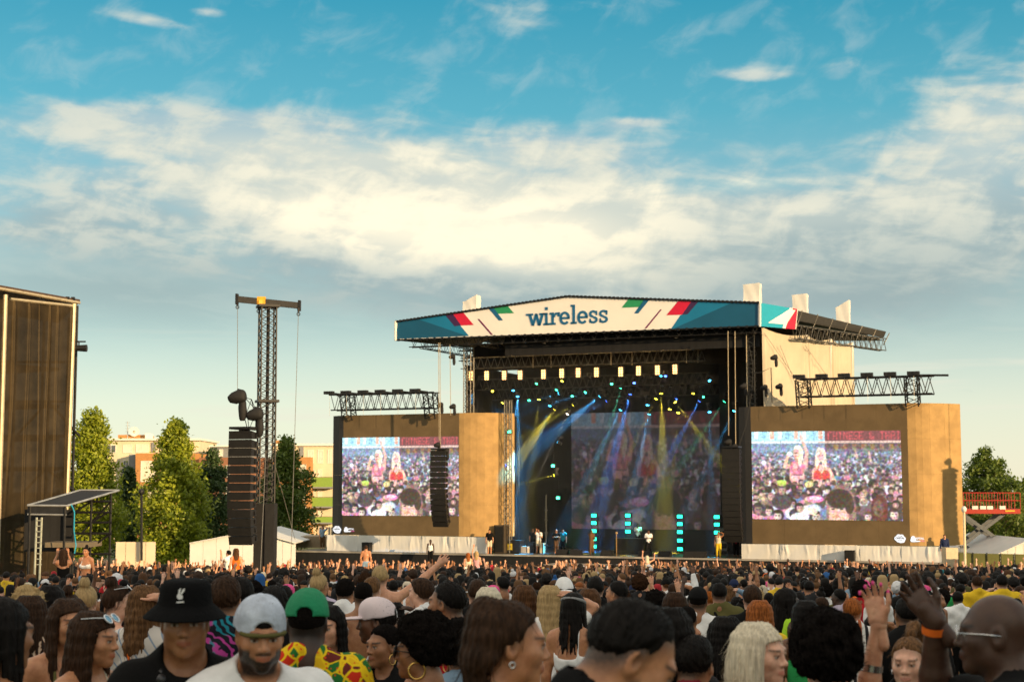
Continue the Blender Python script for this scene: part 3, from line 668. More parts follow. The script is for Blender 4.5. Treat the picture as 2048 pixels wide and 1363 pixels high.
# ------------------------------------------------------------------ the stage
M_deck = mat('stage_deck', (.05, .045, .04), .6, var=.3, scale=2)
M_scaf = mat('stage_steel', (.10, .095, .085), .45, .6, var=.2)
GZS = ground_z(112)
uA, zA0 = suz(1520, 652, 0); uB, zB0 = suz(790, 680, 0); zb = (zA0+zB0)/2        # banner foot
zBt = suz(790, 643, 0)[1]; uP, zPt = suz(1135, 592, 0); zAt = suz(1520, 605, 0)[1]
RA = S(1520, 652, 0); RR1 = P(1592, 658, 105.6); RR2 = P(1768, 689, 116.5)
def banner_print():
    r = thing('stage_roof', 'dark stage roof with white blue and red printed front banner', 'stage roof', SP((uA+uB)/2, 0, zb))
    def pl(pts, v=0.0): return [S(x, y, v) for x, y in pts]
    M_bw = mat('banner_white', (.84, .80, .74), .6, var=.04, scale=.4, bump=.05, bscale=3)
    m = MB(); m.prism(pl([(790, 680), (1520, 652), (1520, 605), (1135, 592), (790, 643)]), SV*.12); bn = m.build('banner', M_bw, r)
    teal = mat('banner_teal', (.004, .17, .33), .55, var=.06, scale=.5); teal2 = mat('banner_dark_teal', (.003, .085, .17), .55, var=.06, scale=.5)
    teal_sunlit = mat('banner_teal_sunlit', (.004, .30, .45), .55, var=.05)  # brighter copy of the teal: sun on the side return put into the colour
    red = mat('banner_red', (.62, .008, .045), .55, var=.05); pur = mat('banner_purple', (.045, .012, .07), .55, var=.05); grn = mat('banner_green', (.02, .28, .11), .55, var=.05)
    blu = mat('banner_blue', (.006, .11, .24), .55, var=.05); mag = mat('banner_magenta', (.16, .006, .08), .55, var=.05)
    sh = [(teal, [(793, 677.5), (938, 671.5), (912, 640), (893, 628.5), (795, 642.8)], 1), (teal2, [(793.5, 677), (934, 671.3), (838, 638.5), (796, 644)], 2),
          (pur, [(890, 629), (909, 652), (922, 650.5), (905.5, 626.8)], 3), (red, [(905.5, 626.8), (922, 650.5), (947.5, 649.5), (926, 623.8)], 3),
          (blu, [(977, 616.6), (997.5, 640.6), (1006, 640.2), (987, 615)], 2), (grn, [(987, 615), (996, 627), (1028, 626), (1015, 611)], 2),
          (mag, [(954.8, 637.7), (982, 669.4), (986, 669.1), (958.5, 637.6)], 2),
          (grn, [(1257, 597.8), (1243, 615), (1279.5, 613.7), (1288, 598.8)], 2), (blu, [(1288, 598.8), (1268, 626.6), (1276.6, 626.4), (1299, 599)], 2),
          (mag, [(1320.5, 618.5), (1289, 656.4), (1293, 656.2), (1323.6, 618.5)], 2),
          (teal, [(1342, 657.5), (1516, 651), (1516, 606.6), (1397, 602.6), (1360, 631)], 1), (teal2, [(1346, 657), (1516, 650.5), (1516, 607.4), (1462, 606)], 2),
          (red, [(1357, 601), (1332.7, 630), (1364, 628.9), (1383, 601.9)], 3), (pur, [(1383, 601.9), (1364, 628.9), (1375, 628), (1397, 602.6)], 3)]
    for k, (mt, pts, ly) in enumerate(sh):
        m = MB(); m.prism(pl(pts, -.004*ly-.004), SV*.003); m.build('printed_shape', mt, bn)
    # side return of the banner
    tA, t1 = S(1520, 605, 0), P(1596, 618, 105.6); d = Vector((.0, .12, 0)); o = Vector((.02, -.01, 0))
    def q4(mt, f0, f1, lay, nm='printed_shape', par=bn):
        b0, b1 = RA.lerp(RR1, f0[0]), RA.lerp(RR1, f1[0]); c0, c1 = tA.lerp(t1, f0[1]), tA.lerp(t1, f1[1]); nv = Vector((.62, -.78, 0))*(.004*lay)
        m = MB(); m.hexa([b0+nv, b1+nv, b1+d, b0+d, c0+nv, c1+nv, c1+d, c0+d]); return m.build(nm, mt, par)
    sd_ = q4(M_bw, (0.015, .015), (1, 1), 0, 'side_banner', r)
    q4(teal_sunlit, (.03, .03), (.62, .78), 1); q4(red, (.7, .86), (.98, .985), 1)
    # lacing along the edges of the banner
    m = MB()
    for a, b in (((790, 680), (1520, 652)), ((790, 643), (1135, 592)), ((1135, 592), (1520, 605))):
        p, q = S(*a, -.03), S(*b, -.03); m.tube(p, q, .055, n=6)
        for k in range(46): c = p.lerp(q, (k+.5)/46); m.box(c, (.16, .14, .16), rz=-TH)
    m.build('edge_lacing', M_dsteel, bn)
    m = MB(); m.tube(S(791, 681, -.05), S(791, 642, -.05), .09, n=8); m.tube(S(1520, 653, -.08), S(1520, 604, -.08), .07, n=8); m.build('end_post', M_white, r)
    # roof skins and underside
    BK = 15.0; z0 = zb + .05
    L0, Lt = SP(uB, .13, z0), SP(uB, .13, zBt-.05); L1 = SP(uB+2, BK, z0); L1t = SP(uB+2, BK, zBt-.2)
    P0 = SP(uP, .13, zPt-.06); P1 = SP(uP, BK, zPt-.1); A0 = SP(uA, .13, zAt-.06); R2t = P(1772, 664, 116.5); R2b = RR2
    back = SP(uP+3, BK+2, zPt-.4)
    M_rs = mat('roof_skin', (.03, .028, .026), .6, var=.2)
    m = MB(); up = Vector((0,0,.06))
    for qd in ([Lt, P0, P1, L1t], [P0, A0, R2t, P1], [R2t, R2t+Vector((-2, 5, 0)), back, P1]): m.prism(qd, up)
    m.build('roof_skin', M_rs, r)
    m = MB(); t1b = t1 + Vector((.1, .1, 0))
    m.prism([t1b - Vector((0, 0, .1)), R2t, R2b+Vector((0, 0, .55)), RR1+Vector((.1, .1, .6))], Vector((-.1, .12, 0))); m.build('side_fascia', M_rs, r)
    ul = SP(uB, .2, z0); m = MB(); m.prism([SP(uB+.1, .2, z0), SP(uB+4.3, 4.5, z0-.35), SP(uB+8, .2, z0)], Vector((0,0,.1))); m.build('eave_panel', M_rs, r)
    m = MB(); m.prism([SP(uB+3, .15, z0+.2), SP(uA-.05, .15, z0+.2), RR1+Vector((-.2, .2, .25)), R2b+Vector((0, 0, .3)), SP(uA, BK, z0+.2), SP(uB+7, BK, z0+.2)], Vector((0,0,.05))); m.build('ceiling_cloth', M_rs, r)
    # trusses under the roof
    for v in (.6, 9):
        m = MB(); truss(m, SP(uB+1, v, z0-.5 if v > 1 else z0-.1), SP(uA, v, z0-.5 if v > 1 else z0-.1), .5, .8, SV, (0,0,1), 30, .04, .025); m.build('roof_truss', M_black, r)
    m = MB(); truss(m, RR1+Vector((0,.3,-.15)), RR2+Vector((-.1,0,0)), .5, .9, Vector((1,-.6,0)), (0,0,1), 16, .04, .028); m.build('roof_truss', M_scaf, r)
    for v in (.6,):
        for u in np.linspace(uB+2, uA-1, 6): m = MB(); truss(m, SP(u, .6, z0-.3), SP(u, 14, z0-.3), .5, .6, SU, (0,0,1), 12, .035, .02); m.build('roof_truss', M_black, r)
    for px, py in ((1520, 590),): pass
    m = MB()
    for k in range(7):
        c = RR1.lerp(RR2, k/6)+Vector((0, .2, 0)); t = t1.lerp(R2t, k/6); m.tube(c, t + (R2t-t1).normalized()*.6, .04, n=5)
    m.build('fascia_brace', M_scaf, r)
    return r
STAGE_ROOF = banner_print()

def lettering():
    """slab letters of the stage name, each a piece of its own on the banner"""
    base = S(1060, 651, 0); u0, zb0 = suz(1052.5, 651, 0); u1 = suz(1217.8, 645, 0)[0]; H = suz(1130, 611.5, 0)[1] - suz(1130, 648, 0)[1]
    zb0 = suz(1130, 648.3, 0)[1]; W = u1-u0
    mt = mat('banner_lettering_blue', (.006, .12, .27), .55, var=.05)
    bn = [c for c in STAGE_ROOF.children if c.name.startswith('banner')][0]
    X = H*.68; T = .155*X*1.55; Sx = .11*X*1.5        # x height, stem, serif
    def rect(x0, z0, x1, z1): return ('p', [(x0, z0), (x1, z0), (x1, z1), (x0, z1)])
    def arc(cx, cz, rx, rz, a0, a1, t, n=18): 
        o = [(cx+rx*math.cos(R(a)), cz+rz*math.sin(R(a))) for a in np.linspace(a0, a1, n)]; i = [(cx+(rx-t)*math.cos(R(a)), cz+(rz-t*.8)*math.sin(R(a))) for a in np.linspace(a0, a1, n)]
        return ('s', o, i)
    def diag(x0, x1, z0, z1, t): return ('p', [(x0, z0), (x0+t, z0), (x1+t, z1), (x1, z1)])
    s = Sx
    L = []   # (advance start, pieces)
    w = X*1.62
    def W_(x): q = w*.21; return [diag(x+q*1.55, x+q*.55, 0, X, T*1.12), diag(x+q*1.55-.0, x+q*2.55, 0, X*.98, T*1.0), diag(x+q*3.3, x+q*2.5, 0, X*.98, T*1.0), diag(x+q*3.3, x+q*4.3, 0, X, T*1.12), rect(x, X-s, x+q*2.0, X), rect(x+q*3.7, X-s, x+q*6.0, X)]
    def I_(x): return [rect(x+s, 0, x+s+T, X), rect(x-.2*s, X-s, x+s+T*.5, X), rect(x, 0, x+2*s+T, s), rect(x+s-.05*T, X*1.22, x+s+T*1.05, X*1.22+T)]
    def R_(x): return [rect(x+s, 0, x+s+T, X), rect(x, X-s, x+s+T*.5, X), rect(x-s, 0, x+2*s+T, s), arc(x+s+T+X*.30, X*.58, X*.42, X*.42, 175, 60, T*.95), rect(x+s+T+X*.34, X*.66, x+s+T+X*.34+T*.95, X)]
    def E_(x): return [arc(x+X*.5, X*.5, X*.5, X*.53, 8, 318, T, 30), rect(x+T*.6, X*.42, x+X*.98, X*.42+s*1.05), diag(x+X*.99-T, x+X*.99-T, X*.42, X*.58, T)]
    def L_(x): return [rect(x+s, 0, x+s+T, X*1.55), rect(x, X*1.55-s, x+s+T*.5, X*1.55), rect(x, 0, x+2*s+T, s)]
    def S_(x): 
        h = X*.88
        return [arc(x+h*.47, X*.73, h*.45, X*.29, 20, 270, T*.92, 22), arc(x+h*.47, X*.26, h*.47, X*.29, 90, -160, T*.92, 22), rect(x+h*.72, X*.62, x+h*.72+s*.9, X*.97), rect(x+h*.06, X*.03, x+h*.06+s*.9, X*.36)]
    adv = [('w', W_, w*1.02), ('i', I_, 2*s+T+.02*X), ('r', R_, X*.92), ('e', E_, X*1.06), ('l', L_, 2*s+T+X*.04), ('e', E_, X*1.08), ('s', S_, X*.93), ('s', S_, X*.9)]
    tot = sum(a[2] for a in adv); x = 0
    k = W/tot
    for ch, fn, a in adv:
        m = MB()
        for pc in fn(x):
            if pc[0] == 'p': m.prism([SP(u0+px*k, -.03, zb0+pz) for px, pz in pc[1]], SV*.012)
            else:
                o, i = pc[1], pc[2]
                for q in range(len(o)-1): m.prism([SP(u0+px*k, -.03, zb0+pz) for px, pz in (o[q], o[q+1], i[q+1], i[q])], SV*.012)
        # pieces of one letter may overlap: set each on its own hair-thin layer
        n = 0
        m.build('letter', mt, bn)
        x += a
lettering()

def roof_boxes():
    for k, (px, y0, y1, w, Y, lb) in enumerate(((943, 597, 625, 38, 117, 'white wrapped tower top behind the far slope of the roof banner'), (1508, 567, 604, 43, 108, 'white wrapped tower top over the right front corner of the stage roof'), (1604, 588, 632, 38, 113, 'white wrapped tower top in the middle of the roof side'), (1690, 607, 656, 35, 119, 'white wrapped tower top at the rear of the roof side'))):
        a, t = P(px, y1+6, Y), P(px, y0, Y); wd = w*Y/F*.78; r = MB(); rg = random.Random(k)
        c = Vector((a.x, Y+wd/2, 0)); h = t.z - a.z
        def side(ang): return Vector((math.cos(ang), math.sin(ang), 0))
        n = 10; rings = 7; vs = []
        yaw = -TH + R(6)
        for i in range(rings+1):
            f = i/rings
            for k2 in range(4*n):
                e = k2//n; s_ = (k2 % n)/n*2-1; q = [(s_, -1), (1, s_), (-s_, 1), (-1, -s_)][e]
                wob = 1 + .018*math.sin(k2*.9+f*5+k) + rg.uniform(-.006, .006) - .05*math.sin(f*math.pi)
                p = Vector((q[0]*wd/2*wob, q[1]*wd/2*wob, a.z + h*f + (.30*q[0]*(1 if k in (0, 3) else .15)*f if i == rings else 0)))
                vs.append(Vector((c.x + p.x*math.cos(yaw) - p.y*math.sin(yaw), c.y + p.x*math.sin(yaw) + p.y*math.cos(yaw), p.z)))
        N = 4*n; fs = [(i*N+j, i*N+(j+1) % N, (i+1)*N+(j+1) % N, (i+1)*N+j) for i in range(rings) for j in range(N)] + [tuple(rings*N+j for j in range(N))]
        r._add(vs, fs); o = r.build('wrapped_tower_top', M_white); tag(o, lb, 'tower top', 'wrapped tower tops on the stage roof')
roof_boxes()

def stage_body():
    r = thing('stage', 'black stage floor with metal edge and steel towers', 'stage', SP(-8, 6, GZS))
    uL = suz(592, 1099, 0)[0]; uR = suz(1889, 1129, 0)[0]
    m = MB(); 
    def bx(u0, u1, v0, v1, z0, z1, mm=None):
        mm = mm or MB(); mm.hexa([SP(u0, v0, z0), SP(u1, v0, z0), SP(u1, v1, z0), SP(u0, v1, z0), SP(u0, v0, z1), SP(u1, v0, z1), SP(u1, v1, z1), SP(u0, v1, z1)]); return mm
    bx(uL, uR, 0, 17, DECK-.12, DECK).build('deck', M_deck, r)
    bx(uL, uR, -.06, -.005, DECK-.10, DECK+.02).build('deck_edge', mat('deck_edge_metal', (.42, .38, .33), .4, .3, var=.25, scale=.8), r)
    A, B = SP(uL, -.02, 0), SP(uR, -.02, 0)
    fold_cloth('front_skirt', A, B, DECK-.1, GZS-.2, M_blackcloth, r, 160, 6, .05, 4)
    bx(-10.5, -1.0, -2.6, -.2, DECK-.65, DECK-.5).build('thrust_ramp', mat('grey_ramp', (.30, .27, .24), .6), r)
    # steel towers carrying the roof
    for px, v in ((937, 1.6), (1506, 1.2), (952, 12), (1492, 12)):
        u = suz(px, 900, v)[0]; m = MB(); truss(m, SP(u, v, DECK), SP(u, v, zb-.3), .55, .55, SU, SV, 26, .04, .022); m.build('roof_tower', M_scaf, r)
    # black drapes round the back
    z1 = zb-.9
    uLd, uRd = suz(945, 900, 3)[0], uA-.15
    m = fold_cloth('back_drape', SP(uLd-1.5, 15, 0), SP(uRd+3, 15, 0), zb-.25, DECK, M_blackcloth, r, 120, 6, .12, 6)
    fold_cloth('side_drape', SP(suz(945, 900, 4)[0]-.6, 4, 0), SP(uLd-1.5, 15, 0), zb-1.6, DECK, M_blackcloth, r, 40, 6, .1, 7)
    fold_cloth('side_drape', SP(suz(1440, 900, 8)[0], 8, 0), SP(uRd+.1, 5.5, 0), zb-.2, DECK, M_blackcloth, r, 40, 6, .1, 8)
    fold_cloth('side_drape', SP(uRd-.6, .9, 0), SP(uRd+.4, 5.5, 0), zb-.2, DECK, M_blackcloth, r, 20, 6, .08, 9)
    # white side wall, three cloths
    ww = [(1523, 103.9), (1613, 108.0), (1660, 110.3), (1703, 112.4)]
    for k in range(3):
        (p0, Y0), (p1, Y1) = ww[k], ww[k+1]; a, b = P(p0, 670, Y0), P(p1, 670, Y1); ta, tb = P(p0, 654+.17*(p0-1523), Y0).z, P(p1, 654+.17*(p1-1523), Y1).z
        fl = [(.10, .05, .8, .3, .2), (.25, .05, -.6, -.4, .4), (.45, .10, .5, .1, .1), (.8, .08, .5, -.2, .6), (.97, .02, 1.2, 0, .3), (.02, .02, 1.0, 0, .1)]
        fold_cloth('side_wall_cloth', a, b, (lambda u, ta=ta, tb=tb: ta+(tb-ta)*u - .5*math.sin(math.pi*u)*.5), DECK, mat('cream_sheeting', (.56, .48, .36), .7, var=.08, scale=.5, bump=.2, bscale=1.5, trans=.1), r, 60, 30, .20, k, fl)
        q = MB(); q.tube((b.x, b.y-.1, DECK), (b.x, b.y-.1, tb), .09, n=8); q.build('wall_pole', M_white, r)
    for x0, y0, x1, y1 in ((1528, 665, 1592, 757), (1610, 690, 1660, 760), (1560, 690, 1600, 790)):
        q = MB(); q.tube(P(x0, y0, 103.3+(x0-1520)*.045), P(x1, y1, 103.3+(x1-1520)*.045), .02, n=4); q.build('wall_wire', M_rope, r)
    # hanging wires and poles under the roof
    for px, y0, y1, v in ((880, 685, 1000, -1.2), (877, 685, 880, -1.2), (900, 688, 830, -.6), (1066, 672, 735, 2.5), (1102, 690, 735, 2.8), (1222, 668, 730, 2.5), (1264, 690, 730, 3), (1373, 660, 725, 2.5), (1396, 680, 725, 3), (1456, 662, 870, -.5), (1470, 662, 890, -.5), (1493, 664, 1085, .6)):
        q = MB(); q.tube(S(px, y0, v), S(px+(1.5 if y1 > 800 else 0), y1, v), .03, n=4); q.build('hanging_wire', mat('sunlit_wire', (.4, .33, .22), .5, .4), r)
    q = MB(); q.path([S(1498, 690, -.3), S(1506, 730, -.3), S(1504, 780, -.3), S(1492, 850, -.3), S(1478, 890, -.3)], .03, 4); q.build('cable', M_rubber, r)
    q = MB(); q.path([S(1500, 745, -.2), S(1520, 745, -.2), S(1542, 735, -.2), S(1544, 805, -.2)], .035, 4); q.build('cable', M_rubber, r)
    # far left wing: container, pale hoarding
    m = MB(); a = P(592, 1072, 124); b = P(655, 1072, 124); m.box(((a.x+b.x)/2+.3, 126, (a.z+DECK)/2), (b.x-a.x+2, 4, a.z-DECK)); m.build('back_container', mat('tan_container', (.32, .24, .15), .7), r)
    return r
STAGE = stage_body()
fold_cloth('border_cloth', SP(suz(1010, 690, 1.0)[0], 1.0, 0), SP(uA-.3, 1.0, 0), zb+.1, zb-1.35, M_blackcloth, STAGE, 120, 4, .05, 12)
fold_cloth('border_cloth', SP(suz(945, 690, 5.5)[0], 5.5, 0), SP(uA-.3, 5.5, 0), zb+.1, zb-2.0, M_blackcloth, STAGE, 120, 4, .05, 13)

# ------------------------------------------------------------------ LED screens
def paint_picture(W=288, H=174):
    """the camera picture on the screens: two women above a crowd, food stalls behind"""
    rg = np.random.default_rng(5); A = np.zeros((H, W, 3)); yy, xx = np.mgrid[0:H, 0:W]; xx = (xx+.5)/W; yy = (yy+.5)/H; asp = W/H
    def put(mask, c): 
        for k in range(3): A[..., k] = A[..., k]*(1-mask) + c[k]*mask
    def ell(cx, cy, rx, ry, c, ang=0.0, soft=.12, top=None):
        dx, dy = (xx-cx)*asp, yy-cy; ca, sa = math.cos(ang), math.sin(ang); q = np.sqrt(((dx*ca+dy*sa)/(rx*asp))**2 + ((-dx*sa+dy*ca)/ry)**2)
        m = np.clip((1-q)/soft+.5, 0, 1)
        if top is not None: m = m*np.clip((top-yy)/.012, 0, 1)
        put(m, c)
    def cap(x0, y0, x1, y1, r0, r1, c):
        ax, ay, bx, by = x0*asp, y0, x1*asp, y1; px, py = xx*asp, yy; t = np.clip(((px-ax)*(bx-ax)+(py-ay)*(by-ay))/((bx-ax)**2+(by-ay)**2), 0, 1)
        d = np.hypot(px-ax-t*(bx-ax), py-ay-t*(by-ay)) - (r0+(r1-r0)*t); put(np.clip(.5-d/.006, 0, 1), c)
    def box(x0, y0, x1, y1, c): put(((xx >= x0) & (xx < x1) & (yy >= y0) & (yy < y1)).astype(float), c)
    put(np.ones((H, W)), (.36, .42, .52))
    box(0, 0, 1, .13, (.55, .78, .86)); 
    for k in range(9): box(.02+k*.055, .0, .045+k*.055, .09, [(.85, .93, .97), (.45, .72, .86), (.95, .6, .5)][k % 3])
    box(0, .115, 1, .14, (.80, .82, .84)); box(.50, 0, 1, .115, (.42, .16, .19)); box(.46, .118, 1, .135, (.85, .55, .42)); box(.5, .14, 1, .235, (.32, .24, .26)); box(0, .14, .5, .24, (.40, .52, .64))
    for k in range(7): box(.56+.06*k, .15, .59+.06*k, .21, (.5, .33, .22))
    F5 = {'C': '0E1010101010100E', 'H': '1111111F11111111', 'I': '0E0404040404040E', 'N': '11191515131111', 'E': '1F10101E10101F', 'S': '0F10100E01011E', '&': '0814140815120D', 'T': '1F040404040404', 'A': '0E11111F111111', ' ': '00000000000000'}
    x = .52
    for ch in 'CHINESE & THAI':
        rows = F5[ch]; rows = [int(rows[i:i+2], 16) for i in range(0, 14, 2)]
        for ry in range(7):
            for rx in range(5):
                if rows[ry] >> (4-rx) & 1: box(x+rx*.0058, .012+ry*.0125, x+(rx+1.05)*.0058, .012+(ry+1.05)*.0125, (.80, .20, .24))
        x += .0345
    # crowd from far to near
    def person(cx, cy, s, blur=.2, face=None):
        hair = [(.10, .07, .08), (.16, .11, .11), (.07, .05, .07), (.30, .22, .19), (.55, .43, .33), (.12, .1, .14)][rg.integers(6)]; skin = [(.84, .66, .60), (.74, .56, .50), (.58, .42, .37), (.42, .29, .26), (.88, .74, .69)][rg.integers(5)]
        cl = [(.75, .78, .86), (.15, .13, .17), (.80, .45, .55), (.3, .42, .6), (.2, .18, .2), (.85, .80, .80), (.4, .25, .3)][rg.integers(7)]
        ell(cx, cy+s*1.9, s*1.25/asp*1.2, s*1.1, cl, soft=blur)
        ell(cx, cy, s*.62/asp*1.15, s*.78, hair, soft=blur); ell(cx-s*.2/asp, cy-s*.3, s*.3/asp, s*.32, tuple(c*1.5+.05 for c in hair), soft=.9)
        if face if face is not None else rg.random() < .62:
            ox = rg.uniform(-.1, .1)*s
            ell(cx+ox, cy+s*.18, s*.46/asp*1.15, s*.62, tuple(c*.78 for c in skin), soft=blur); ell(cx+ox-s*.10/asp, cy+s*.14, s*.30/asp, s*.46, skin, soft=.8)
            if s > .03:
                for sx in (-1, 1): ell(cx+ox+sx*s*.17/asp*1.1, cy+s*.10, s*.085/asp, s*.05, (.16, .10, .10), soft=.5); ell(cx+ox+sx*s*.17/asp*1.1, cy+s*.01, s*.12/asp, s*.03, (.2, .12, .1), soft=.6)
                ell(cx+ox, cy+s*.47, s*.13/asp, s*.05, (.62, .28, .28), soft=.5); ell(cx+ox, cy+s*.26, s*.05/asp, s*.12, tuple(c*.86 for c in skin), soft=.6)
            ell(cx+ox*.5, cy-s*.48, s*.5/asp*1.15, s*.26, hair, soft=blur)
    for cy, s, n in ((.25, .012, 90), (.29, .014, 90), (.33, .016, 80), (.37, .018, 75), (.41, .021, 66), (.45, .024, 60), (.49, .027, 50), (.53, .031, 44)):
        for _ in range(n): 
            put(np.zeros((1, 1)), (0, 0, 0)) if False else person(rg.random(), cy+rg.uniform(-.02, .02), s, .35)
    A[:] = A*.80 + np.array([.42, .48, .60])*.20 if False else A
    hz = np.clip((.56-yy)/.34, 0, 1)[..., None]*.38*(yy > .2)[..., None]; A[:] = A*(1-hz) + np.array([.46, .55, .68])*hz
    for (x0, y0, x1, y1) in ((.10, .42, .085, .35), (.12, .45, .125, .36), (.80, .34, .79, .24), (.71, .30, .70, .22)): cap(x0, y0, x1, y1, .014, .010, (.85, .62, .58))
    ell(.085, .36, .012, .03, (.92, .95, 1.0))
    sk = (.90, .62, .56); skd = (.74, .46, .42); bl = (.93, .84, .70)
    # woman with raised arm
    cap(.31, .52, .31, .44, .085, .075, sk); cap(.365, .40, .378, .24, .026, .02, sk); cap(.378, .24, .345, .09, .02, .013, sk); ell(.343, .075, .012, .03, sk); cap(.341, .06, .337, .025, .006, .005, sk)
    cap(.265, .40, .228, .40, .026, .02, sk); cap(.228, .40, .25, .27, .02, .015, sk); ell(.262, .26, .017, .03, (.8, .86, .92)); ell(.31, .42, .052, .085, (.90, .42, .50)); ell(.30, .40, .015, .03, (.93, .62, .62)); ell(.325, .44, .015, .03, (.75, .30, .42))
    box(.27, .49, .35, .50, (.3, .22, .25)); cap(.312, .33, .312, .28, .028, .028, skd); ell(.318, .235, .030, .075, bl); ell(.336, .30, .014, .11, bl, .15); ell(.308, .25, .022, .055, sk); ell(.304, .245, .012, .006, (.2, .12, .12)); ell(.302, .282, .006, .008, (.55, .2, .2)); ell(.318, .18, .022, .02, (.97, .94, .86))
    # woman in red bikini
    cap(.475, .56, .475, .46, .095, .085, sk); cap(.435, .44, .42, .56, .028, .024, sk); cap(.52, .44, .555, .56, .030, .026, sk); ell(.452, .30, .018, .12, bl, .1); ell(.493, .32, .016, .13, bl, -.1); ell(.473, .27, .033, .075, bl); ell(.473, .285, .022, .06, sk)
    for sx in (-1, 1): ell(.473+sx*.009, .278, .004, .006, (.2, .14, .14)); put(np.clip(.5-(np.abs((xx-.475-sx*.028)*asp*1.0)+np.maximum(0, (.48-yy))*.8 - .045)/.01, 0, 1)*(yy > .44)*(yy < .545), (.82, .16, .15)); cap(.475+sx*.028, .46, .475+sx*.012, .36, .004, .003, (.8, .15, .15))
    ell(.473, .315, .007, .005, (.75, .3, .3))
    for cy, s, n in ((.58, .040, 26), (.63, .045, 22), (.68, .050, 20), (.73, .056, 18), (.79, .062, 15)):
        for k in range(n): person((k+rg.uniform(.1, .9))/n, cy+rg.uniform(-.02, .03), s, .16)
    ell(.205, .575, .034, .022, (.75, .85, .25)); person(.205, .66, .075, .1, True); ell(.205, .60, .033, .02, (.7, .78, .2))
    ell(.43, .765, .055, .042, (.93, .40, .62)); ell(.43, .755, .04, .02, (.98, .7, .82)); ell(.39, .60, .03, .035, (.85, .78, .45))
    for cx, cy, s in ((.04, .88, .09), (.12, .90, .07), (.18, .95, .085), (.29, .94, .085), (.32, .86, .07), (.69, .86, .08), (.84, .83, .075), (.94, .92, .085), (.77, .95, .07)): person(cx, cy, s, .1, cx not in (.29,))
    person(.425, .955, .085, .1, True); ell(.41, .90, .035, .04, (.90, .80, .65))
    ell(.60, .90, .10, .30, (.55, .36, .33)); ell(.585, .92, .066, .19, (.86, .62, .55)); ell(.59, .76, .085, .11, (.13, .08, .07)); ell(.655, .83, .03, .1, (.16, .10, .09))
    for sx in (-1, 1): ell(.575+sx*.028, .875, .013, .010, (.2, .12, .10)); ell(.575+sx*.028, .85, .02, .007, (.15, .09, .08))
    ell(.572, .94, .012, .04, (.76, .50, .45))
    ell(.85, .88, .055, .17, (.33, .08, .09)); ell(.845, .86, .034, .09, (.42, .25, .22)); ell(.845, .90, .012, .012, (.25, .08, .08))
    # video softness, mottle and the lilac cast of the sunlit screen
    def blur(B):
        B = B.copy(); B[1:-1, 1:-1] = (B[1:-1, 1:-1]*2 + B[:-2, 1:-1] + B[2:, 1:-1] + B[1:-1, :-2] + B[1:-1, 2:])/6; return B
    nz = rg.normal(0, 1, (H, W, 1)); 
    for _ in range(3): nz = blur(nz)
    nc = rg.normal(0, 1, (H, W, 3))
    for _ in range(6): nc = blur(nc)
    B = blur(A); lum = B.mean(2, keepdims=True); B = B*.80 + lum*.20
    B = blur(B)*(1+.34*nz) + .20*nc*(yy > .15)[..., None]
    return np.clip(B*np.array([1.0, 1.02, 1.02])*.98 + np.array([.05, .05, .055]), 0, 1)
PIC = paint_picture()
def picture_mat(name, strength, tint=(1,1,1)):
    m = bpy.data.materials.new(name); m.use_nodes = True; nt = m.node_tree; g = NT(nt); b = nt.nodes['Principled BSDF']
    c = g.n('ShaderNodeAttribute', attribute_name='picture').outputs['Color']
    b.inputs['Base Color'].default_value = (.05, .045, .04, 1); b.inputs['Roughness'].default_value = .6
    g.put(b.inputs['Emission Color'], g.mix(1.0, c, (*tint, 1), 'MULTIPLY')); b.inputs['Emission Strength'].default_value = strength
    return m
def picture_mesh(fn, mt, parent, name='picture'):
    H, W = PIC.shape[:2]; lin = np.where(PIC <= .04045, PIC/12.92, ((PIC+.055)/1.055)**2.4)
    root = np.array(getroot(parent)); a, b, c, d = [np.array(q) - root for q in fn]
    u = np.linspace(0, 1, W)[None, :, None]; v = np.linspace(0, 1, H)[:, None, None]
    V = ((a*(1-u)+b*u)*(1-v) + (d*(1-u)+c*u)*v).reshape(-1, 3)        # a top-left, b top-right, c bottom-right, d bottom-left
    i = np.arange(H*W).reshape(H, W); Fq = np.stack([i[1:, :-1], i[1:, 1:], i[:-1, 1:], i[:-1, :-1]], -1).reshape(-1, 4)
    me = bpy.data.meshes.new(name); quads(me, V, Fq); at = me.color_attributes.new('picture', 'FLOAT_COLOR', 'POINT')
    at.data.foreach_set('color', np.concatenate([lin.reshape(-1, 3), np.ones((H*W, 1))], 1).astype(np.float32).ravel())
    me.materials.append(mt); o = bpy.data.objects.new(name, me); COL.objects.link(o); o.parent = parent; return o
M_led_sunlit = mat('led_wall_face_sunlit', (.40, .255, .105), .75, var=.14, scale=1.3, spec=.15)  # paler copy of the LED face: sunlight on the curled columns painted in
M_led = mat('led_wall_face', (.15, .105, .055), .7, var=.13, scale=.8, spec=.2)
M_ledd = mat('led_wall_dark_edge', (.05, .047, .045), .7, var=.08, scale=.8, spec=.2)  # darker copy on left-turned columns paints their shade; also plain centre panels, lettering
M_pic = picture_mat('lit_screen_picture', 1.12); M_picd = picture_mat('dim_screen_picture', .11, (.95, .85, .95))
M_logo = emat('lit_screen_white', (.9, .9, .92), .9); M_logop = emat('lit_screen_pink', (.95, .15, .45), .9)
